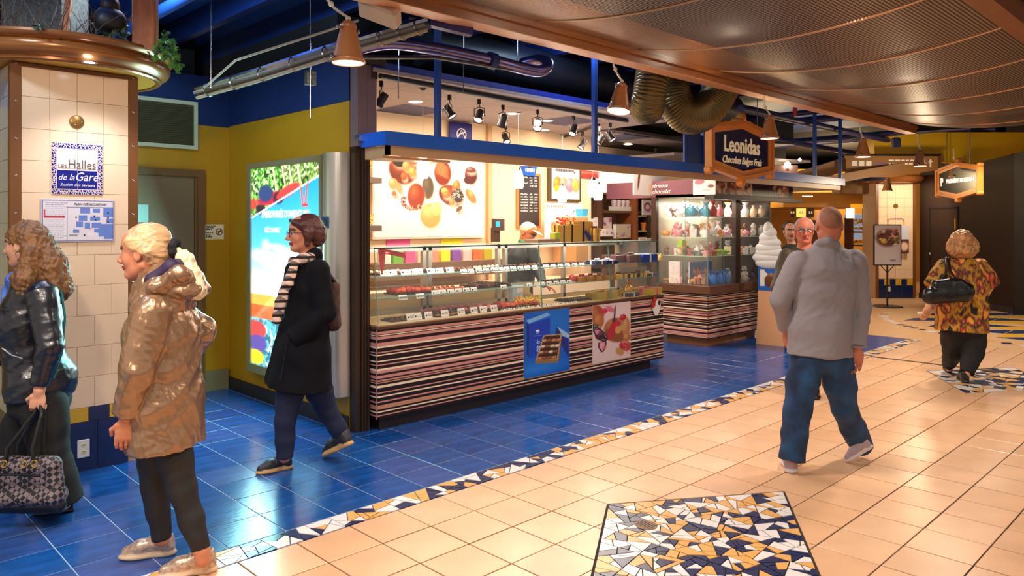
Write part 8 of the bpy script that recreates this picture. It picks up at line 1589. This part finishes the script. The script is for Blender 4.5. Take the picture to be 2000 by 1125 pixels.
# ---- person 5: grey-haired man with glasses facing the camera
D5 = 7.0; f5 = unit(-FW - RT * .25)
J = dict(head=A3(1571, 451, D5), f=f5, u=UP, neck=A3(1572, 484, D5), side=RT, sL=A3(1608, 502, D5), eL=A3(1618, 560, D5), wL=A3(1600, 610, D5 - .1), sR=A3(1537, 502, D5), eR=A3(1519, 562, D5 - .02), wR=A3(1530, 625, D5 - .12),
    pelvis=A3(1573, 625, D5), hL=A3(1586, 640, D5), hR=A3(1562, 640, D5), kL=A3(1588, 700, D5), kR=A3(1560, 700, D5 - .05), aL=A3(1590, 752, D5 + .06), aR=A3(1558, 757, D5), dR=(-UP - FW * .2, RT, .5, -1), dL=(-UP, -RT, .5, 1))
rt = root_at(at(1573, 772, D5), 'grey-haired man with glasses in an olive jacket facing the camera')
P = body(rt, J, SK[2], .0048, 1.0, True, BRWG); glasses(rt, P, mat('dark_spectacle_frame', (36, 30, 60), .3))
ol = mat('olive_jacket', (72, 60, 42), .6, bump=.2, bscale=60); S = Blob(.009, .04); S.loft([A3(1572, 640, D5), A3(1572, 570, D5), A3(1572, 520, D5), A3(1572, 500, D5)], [(.20, .15), (.19, .14), (.20, .12), (.14, .085)], RT, flat=True)
for h_ in 'LR': S.chain([J['s' + h_], J['e' + h_], J['w' + h_]], [.075, .062, .05], k=.03)
S.build('jacket', [ol], rt, disp=folds(.007, 30, 41, (1, 1, .5)))
S = Blob(.008, .02); S.loft([A3(1570, 600, D5 - .10), A3(1570, 505, D5 - .09)], [(.075, .07), (.07, .05)], RT); S.build('shirt', [fabric('dark_shirt', (40, 28, 34))], rt); trousers(rt, J, black_tr, (.16, .12), (.095, .07, .06), .06, seed=3)
tube_part(rt, [Vector(A3(1595, 483, D5 - .07)), Vector(A3(1590, 505, D5 - .15)), Vector(A3(1578, 530, D5 - .18))], .008, mat('blue_lanyard', (60, 130, 200), .5), 'lanyard')
shoe(rt, onz(1556, 788), onz(1558, 772), .95, lblack, lblack); shoe(rt, onz(1592, 782), onz(1590, 768), .95, lblack, lblack)
gh = mat('silver_grey_hair', (196, 180, 178), .5, bump=.5, bscale=60, vary=.25, vscale=30); c_ = nv(J['head']); sf = unit(np.cross(f5, UP)); S = Blob(.006, .02); S.ell(c_ + UP * .05 - f5 * .022, (.094, .082, .078), (f5, sf, UP)); 
for sd_ in (-1, 1): S.cap(c_ + sf * .068 * sd_ + UP * .04, c_ + sf * .072 * sd_ - UP * .005 - f5 * .02, .024, .016)
S.build('hair', [gh], rt, disp=folds(.003, 120, 42))
# ---- person 6: woman in patterned top from behind
D6 = 7.7; f6 = unit(FW - RT * .25)
J = dict(head=A3(1874, 474, D6), f=f6, u=UP, neck=A3(1878, 500, D6), side=RT, sL=A3(1846, 520, D6), eL=A3(1822, 560, D6 - .05), wL=A3(1813, 598, D6 - .02), sR=A3(1912, 520, D6), eR=A3(1936, 558, D6), wR=A3(1922, 585, D6 + .22),
    pelvis=A3(1882, 630, D6), hL=A3(1864, 645, D6), hR=A3(1900, 645, D6), kL=A3(1862, 685, D6 + .12), kR=A3(1900, 690, D6 - .06), foot=.05, aL=A3(1853, 712, D6 + .4), aR=A3(1888, 728, D6 - .12), dL=(-UP * .8 - RT * .3, FW, .5, 1), dR=(FW, -UP, .5, -1))
rt = root_at(at(1880, 745, D6), 'woman with curly light brown hair in a loose patterned top seen from behind')
P = body(rt, J, SK[0], .006, 1.0)
def floral():
    m = bpy.data.materials.new('patterned_blouse'); m.use_nodes = True; nt = m.node_tree; b = nt.nodes['Principled BSDF']; tc = nt.nodes.new('ShaderNodeTexCoord'); mp = nt.nodes.new('ShaderNodeMapping'); mp.inputs['Scale'].default_value = (1, 1, .55); n = nt.nodes.new('ShaderNodeTexNoise'); n.inputs['Scale'].default_value = 11; n.inputs['Detail'].default_value = 2
    r = nt.nodes.new('ShaderNodeValToRGB'); r.color_ramp.interpolation = 'LINEAR'; e = r.color_ramp.elements; e[0].color = lin((30, 84, 84)) + (1,); e[1].position = .36; e[1].color = lin((30, 26, 26)) + (1,)
    for p_, c_ in ((.44, (206, 150, 40)), (.52, (150, 96, 44)), (.56, (44, 40, 34)), (.61, (196, 70, 60)), (.66, (226, 170, 60))): x = e.new(p_); x.color = lin(c_) + (1,)
    nt.links.new(tc.outputs['Object'], mp.inputs[0]); nt.links.new(mp.outputs[0], n.inputs['Vector']); nt.links.new(n.outputs['Fac'], r.inputs[0]); nt.links.new(r.outputs[0], b.inputs['Base Color']); b.inputs['Roughness'].default_value = .8; return m
S = Blob(.009, .05); S.loft([A3(1878, 645, D6), A3(1880, 600, D6), A3(1882, 560, D6), A3(1880, 530, D6), A3(1879, 513, D6)], [(.265, .19), (.25, .18), (.225, .165), (.20, .14), (.13, .08)], RT, flat=True)
for h_ in 'LR': S.chain([J['s' + h_], (nv(J['s' + h_]) + nv(J['e' + h_])) / 2, nv(J['e' + h_])], [.085, .09, .095], k=.03, flat=True)
S.build('blouse', [floral()], rt, disp=folds(.010, 22, 51, (1.2, 1.2, .3)))
trousers(rt, J, black_tr, (.21, .17), (.13, .10, .08), .066, seed=13)
shoe(rt, onz(1876, 738), onz(1887, 749), .95, lblack, lblack); shoe(rt, onz(1850, 718), onz(1853, 727), .95, lblack, lblack)
hl = mat('curly_light_brown_hair', (204, 150, 98), .5, bump=.8, bscale=40, vary=.45, vscale=26); c_ = nv(J['head']); S = Blob(.006, .02); S.ell(c_ + UP * .03 - f6 * .03, (.105, .10, .105), (f6, unit(np.cross(f6, UP)), UP)); rg = random.Random(3)
for q in range(16): a_ = q * 2 * math.pi / 16; S.ell(c_ - f6 * .04 + RT * .12 * math.cos(a_) - UP * .04 + UP * .085 * math.sin(a_), (.045, .045, .045))
S.ell(c_ - f6 * .05 - UP * .07, (.10, .14, .07), (f6, RT, UP)); S.build('hair', [hl], rt, disp=folds(.010, 90, 52, None, True))
b = MB(); pw = Vector(nv(J['wL']) - UP * .07 - RT * .05); b.bbox((-.06, -.004, -.01), (.04, .004, .012), .002, 0, frame(pw, RT)); tag(b.build('folded_paper', M['card']), 'folded white paper in the hand of the woman in the patterned top', 'paper')
c_ = A3(1850, 566, D6 - .28); t = thing('shoulder_bag', Vector(c_) - Vector((0, 0, .15)), 'black leather shoulder bag hanging behind the woman in the patterned top', 'handbag'); S = Blob(.009, .03); S.loft([c_ - RT * .16 - UP * .06, c_ + RT * .17 - UP * .02], [(.06, .085), (.06, .10)], FW); S.loft([c_ - RT * .10 + UP * .05, c_ + RT * .12 + UP * .06], [(.04, .05), (.04, .06)], FW); S.build('bag_body', [lblack], t, disp=folds(.008, 26, 53, None, True))
for q in (-1, 1): tube_part(t, [Vector(c_ + RT * (.02 + .09 * q) + UP * .08), Vector(A3(1852 + 4 * q, 530, D6 - .21)), Vector(A3(1850 + 3 * q, 508, D6 - .1)), Vector(A3(1851 + 3 * q, 503, D6 - .01))], .012, lblack, 'strap')
# ---- person 7: employee with cap behind the counter
D7 = 8.55; f7 = unit(RT * .7 - FW * .55 - UP * .45)
J = dict(head=A3(1031, 456, D7), f=f7, u=UP + RT * .35, neck=A3(1022, 476, D7), side=unit(RT * .6 + FW * .8), sL=A3(1040, 492, D7 - .1), eL=A3(1052, 530, D7 - .15), wL=A3(1062, 555, D7 - .3), sR=A3(1004, 492, D7 + .08), eR=A3(996, 535, D7), wR=A3(1016, 562, D7 - .2),
    pelvis=A3(1014, 590, D7), hL=A3(1022, 605, D7), hR=A3(1006, 605, D7 + .1), kL=A3(1022, 670, D7), kR=A3(1006, 668, D7 + .1), aL=A3(1022, 705, D7), aR=A3(1006, 703, D7 + .1), dL=(RT - UP * .5, -UP, .4, 1), dR=(RT - UP * .5, -UP, .4, -1))
rt = root_at(at(1014, 712, D7), 'shop employee in a cream cap and green and black top bending behind the glass case')
P = body(rt, J, SK[3], .006, 1.0, True)
gj = mat('black_green_top', (30, 34, 36), .6, bump=.1, bscale=60); S = Blob(.009, .045); S.loft([A3(1014, 600, D7), A3(1016, 540, D7), A3(1020, 500, D7), A3(1021, 486, D7)], [(.18, .13), (.19, .14), (.20, .13), (.13, .09)], J['side'])
for h_ in 'LR': S.chain([J['s' + h_], J['e' + h_], J['w' + h_]], [.075, .06, .045], k=.03)
S.build('top', [gj], rt, disp=folds(.006, 30, 61)); grn = mat('emerald_stripe', (20, 140, 96), .6)
tube_part(rt, [Vector(A3(1018, 474, D7 - .08)), Vector(A3(1009, 484, D7 - .10)), Vector(A3(1001, 500, D7 - .10)), Vector(A3(998, 530, D7 - .1))], .014, grn, 'green_stripe'); tube_part(rt, [Vector(A3(1014, 470, D7 - .02)), Vector(A3(1024, 474, D7 - .09)), Vector(A3(1036, 477, D7 - .1))], .016, grn, 'collar')
trousers(rt, J, black_tr, (.16, .12), (.095, .07, .06), .06, seed=3); shoe(rt, nv(onz(1024, 716)) + f7 * 0, nv(onz(1018, 711)), .95, lblack, lblack); shoe(rt, nv(onz(1008, 714)), nv(onz(1003, 708)), .95, lblack, lblack)
c_ = nv(J['head']); u7 = unit(UP + RT * .35); fh = unit(f7 - u7 * (f7 @ u7)); sf = unit(np.cross(fh, u7)); S = Blob(.006, .015); S.ell(c_ + u7 * .052 - fh * .012, (.102, .084, .078), (fh, sf, u7)); S.ell(c_ + u7 * .045 + fh * .12, (.07, .065, .010), (fh - u7 * .2, sf, u7 + fh * .2)); S.build('cap', [fabric('cream_cap', (244, 220, 184), .8, .1)], rt)
# ---- two background shoppers
for (px, dd, top, hairc, lbl, sh_) in ((1628, 9.3, (26, 30, 66), (60, 40, 30), 'shopper in a navy jacket mostly hidden behind the man in grey', 0), (1548, 10.2, (46, 48, 40), (44, 38, 30), 'dark-haired shopper in drab green standing beyond the ice cream standee', 1)):
    fz = FW if sh_ == 0 else -FW; h0 = 455 if sh_ == 0 else 452; kk_ = 1463 / dd
    Q3 = lambda x, z: A3(px, h0, dd) + RT * x - UP * z
    J = dict(head=Q3(-.04, 0), f=fz, u=UP, neck=Q3(0, .2), side=RT, sL=Q3(-.16, .28), eL=Q3(-.2, .52), wL=Q3(-.19, .74), sR=Q3(.16, .28), eR=Q3(.2, .52), wR=Q3(.19, .74), pelvis=Q3(0, .72), hL=Q3(-.08, .78), hR=Q3(.08, .78), kL=Q3(-.09, 1.12), kR=Q3(.09, 1.12), aL=Q3(-.09, 1.42), aR=Q3(.09, 1.42), dL=(-UP, FW, .5, 1), dR=(-UP, FW, .5, -1))
    rt = root_at(Q3(0, 0), lbl); body(rt, J, SK[0], .008, 1.0)
    S = Blob(.011, .045); S.loft([Q3(0, .78), Q3(0, .5), Q3(0, .32), Q3(0, .25)], [(.18, .14), (.18, .13), (.19, .12), (.13, .09)], RT)
    for h_ in 'LR': S.chain([J['s' + h_], J['e' + h_], J['w' + h_]], [.072, .06, .045], k=.03)
    S.build('jacket', [mat('jacket_cloth_%d' % sh_, top, .7)], rt, disp=folds(.006, 30, 71)); trousers(rt, J, black_tr, (.16, .12), (.09, .07, .06), .06, vox=.012)
    for x_ in (-.09, .09): g0 = nv(Q3(x_, 0)); g0[2] = 0; shoe(rt, g0 + fz * .18, g0 - fz * .09, .95, lblack, lblack)
    S = Blob(.009, .02); S.ell(nv(J['head']) + UP * .04 - fz * .03, (.1, .088, .095), (fz, RT, UP)); S.build('hair', [mat('hair_cloth_%d' % sh_, hairc, .6)], rt)
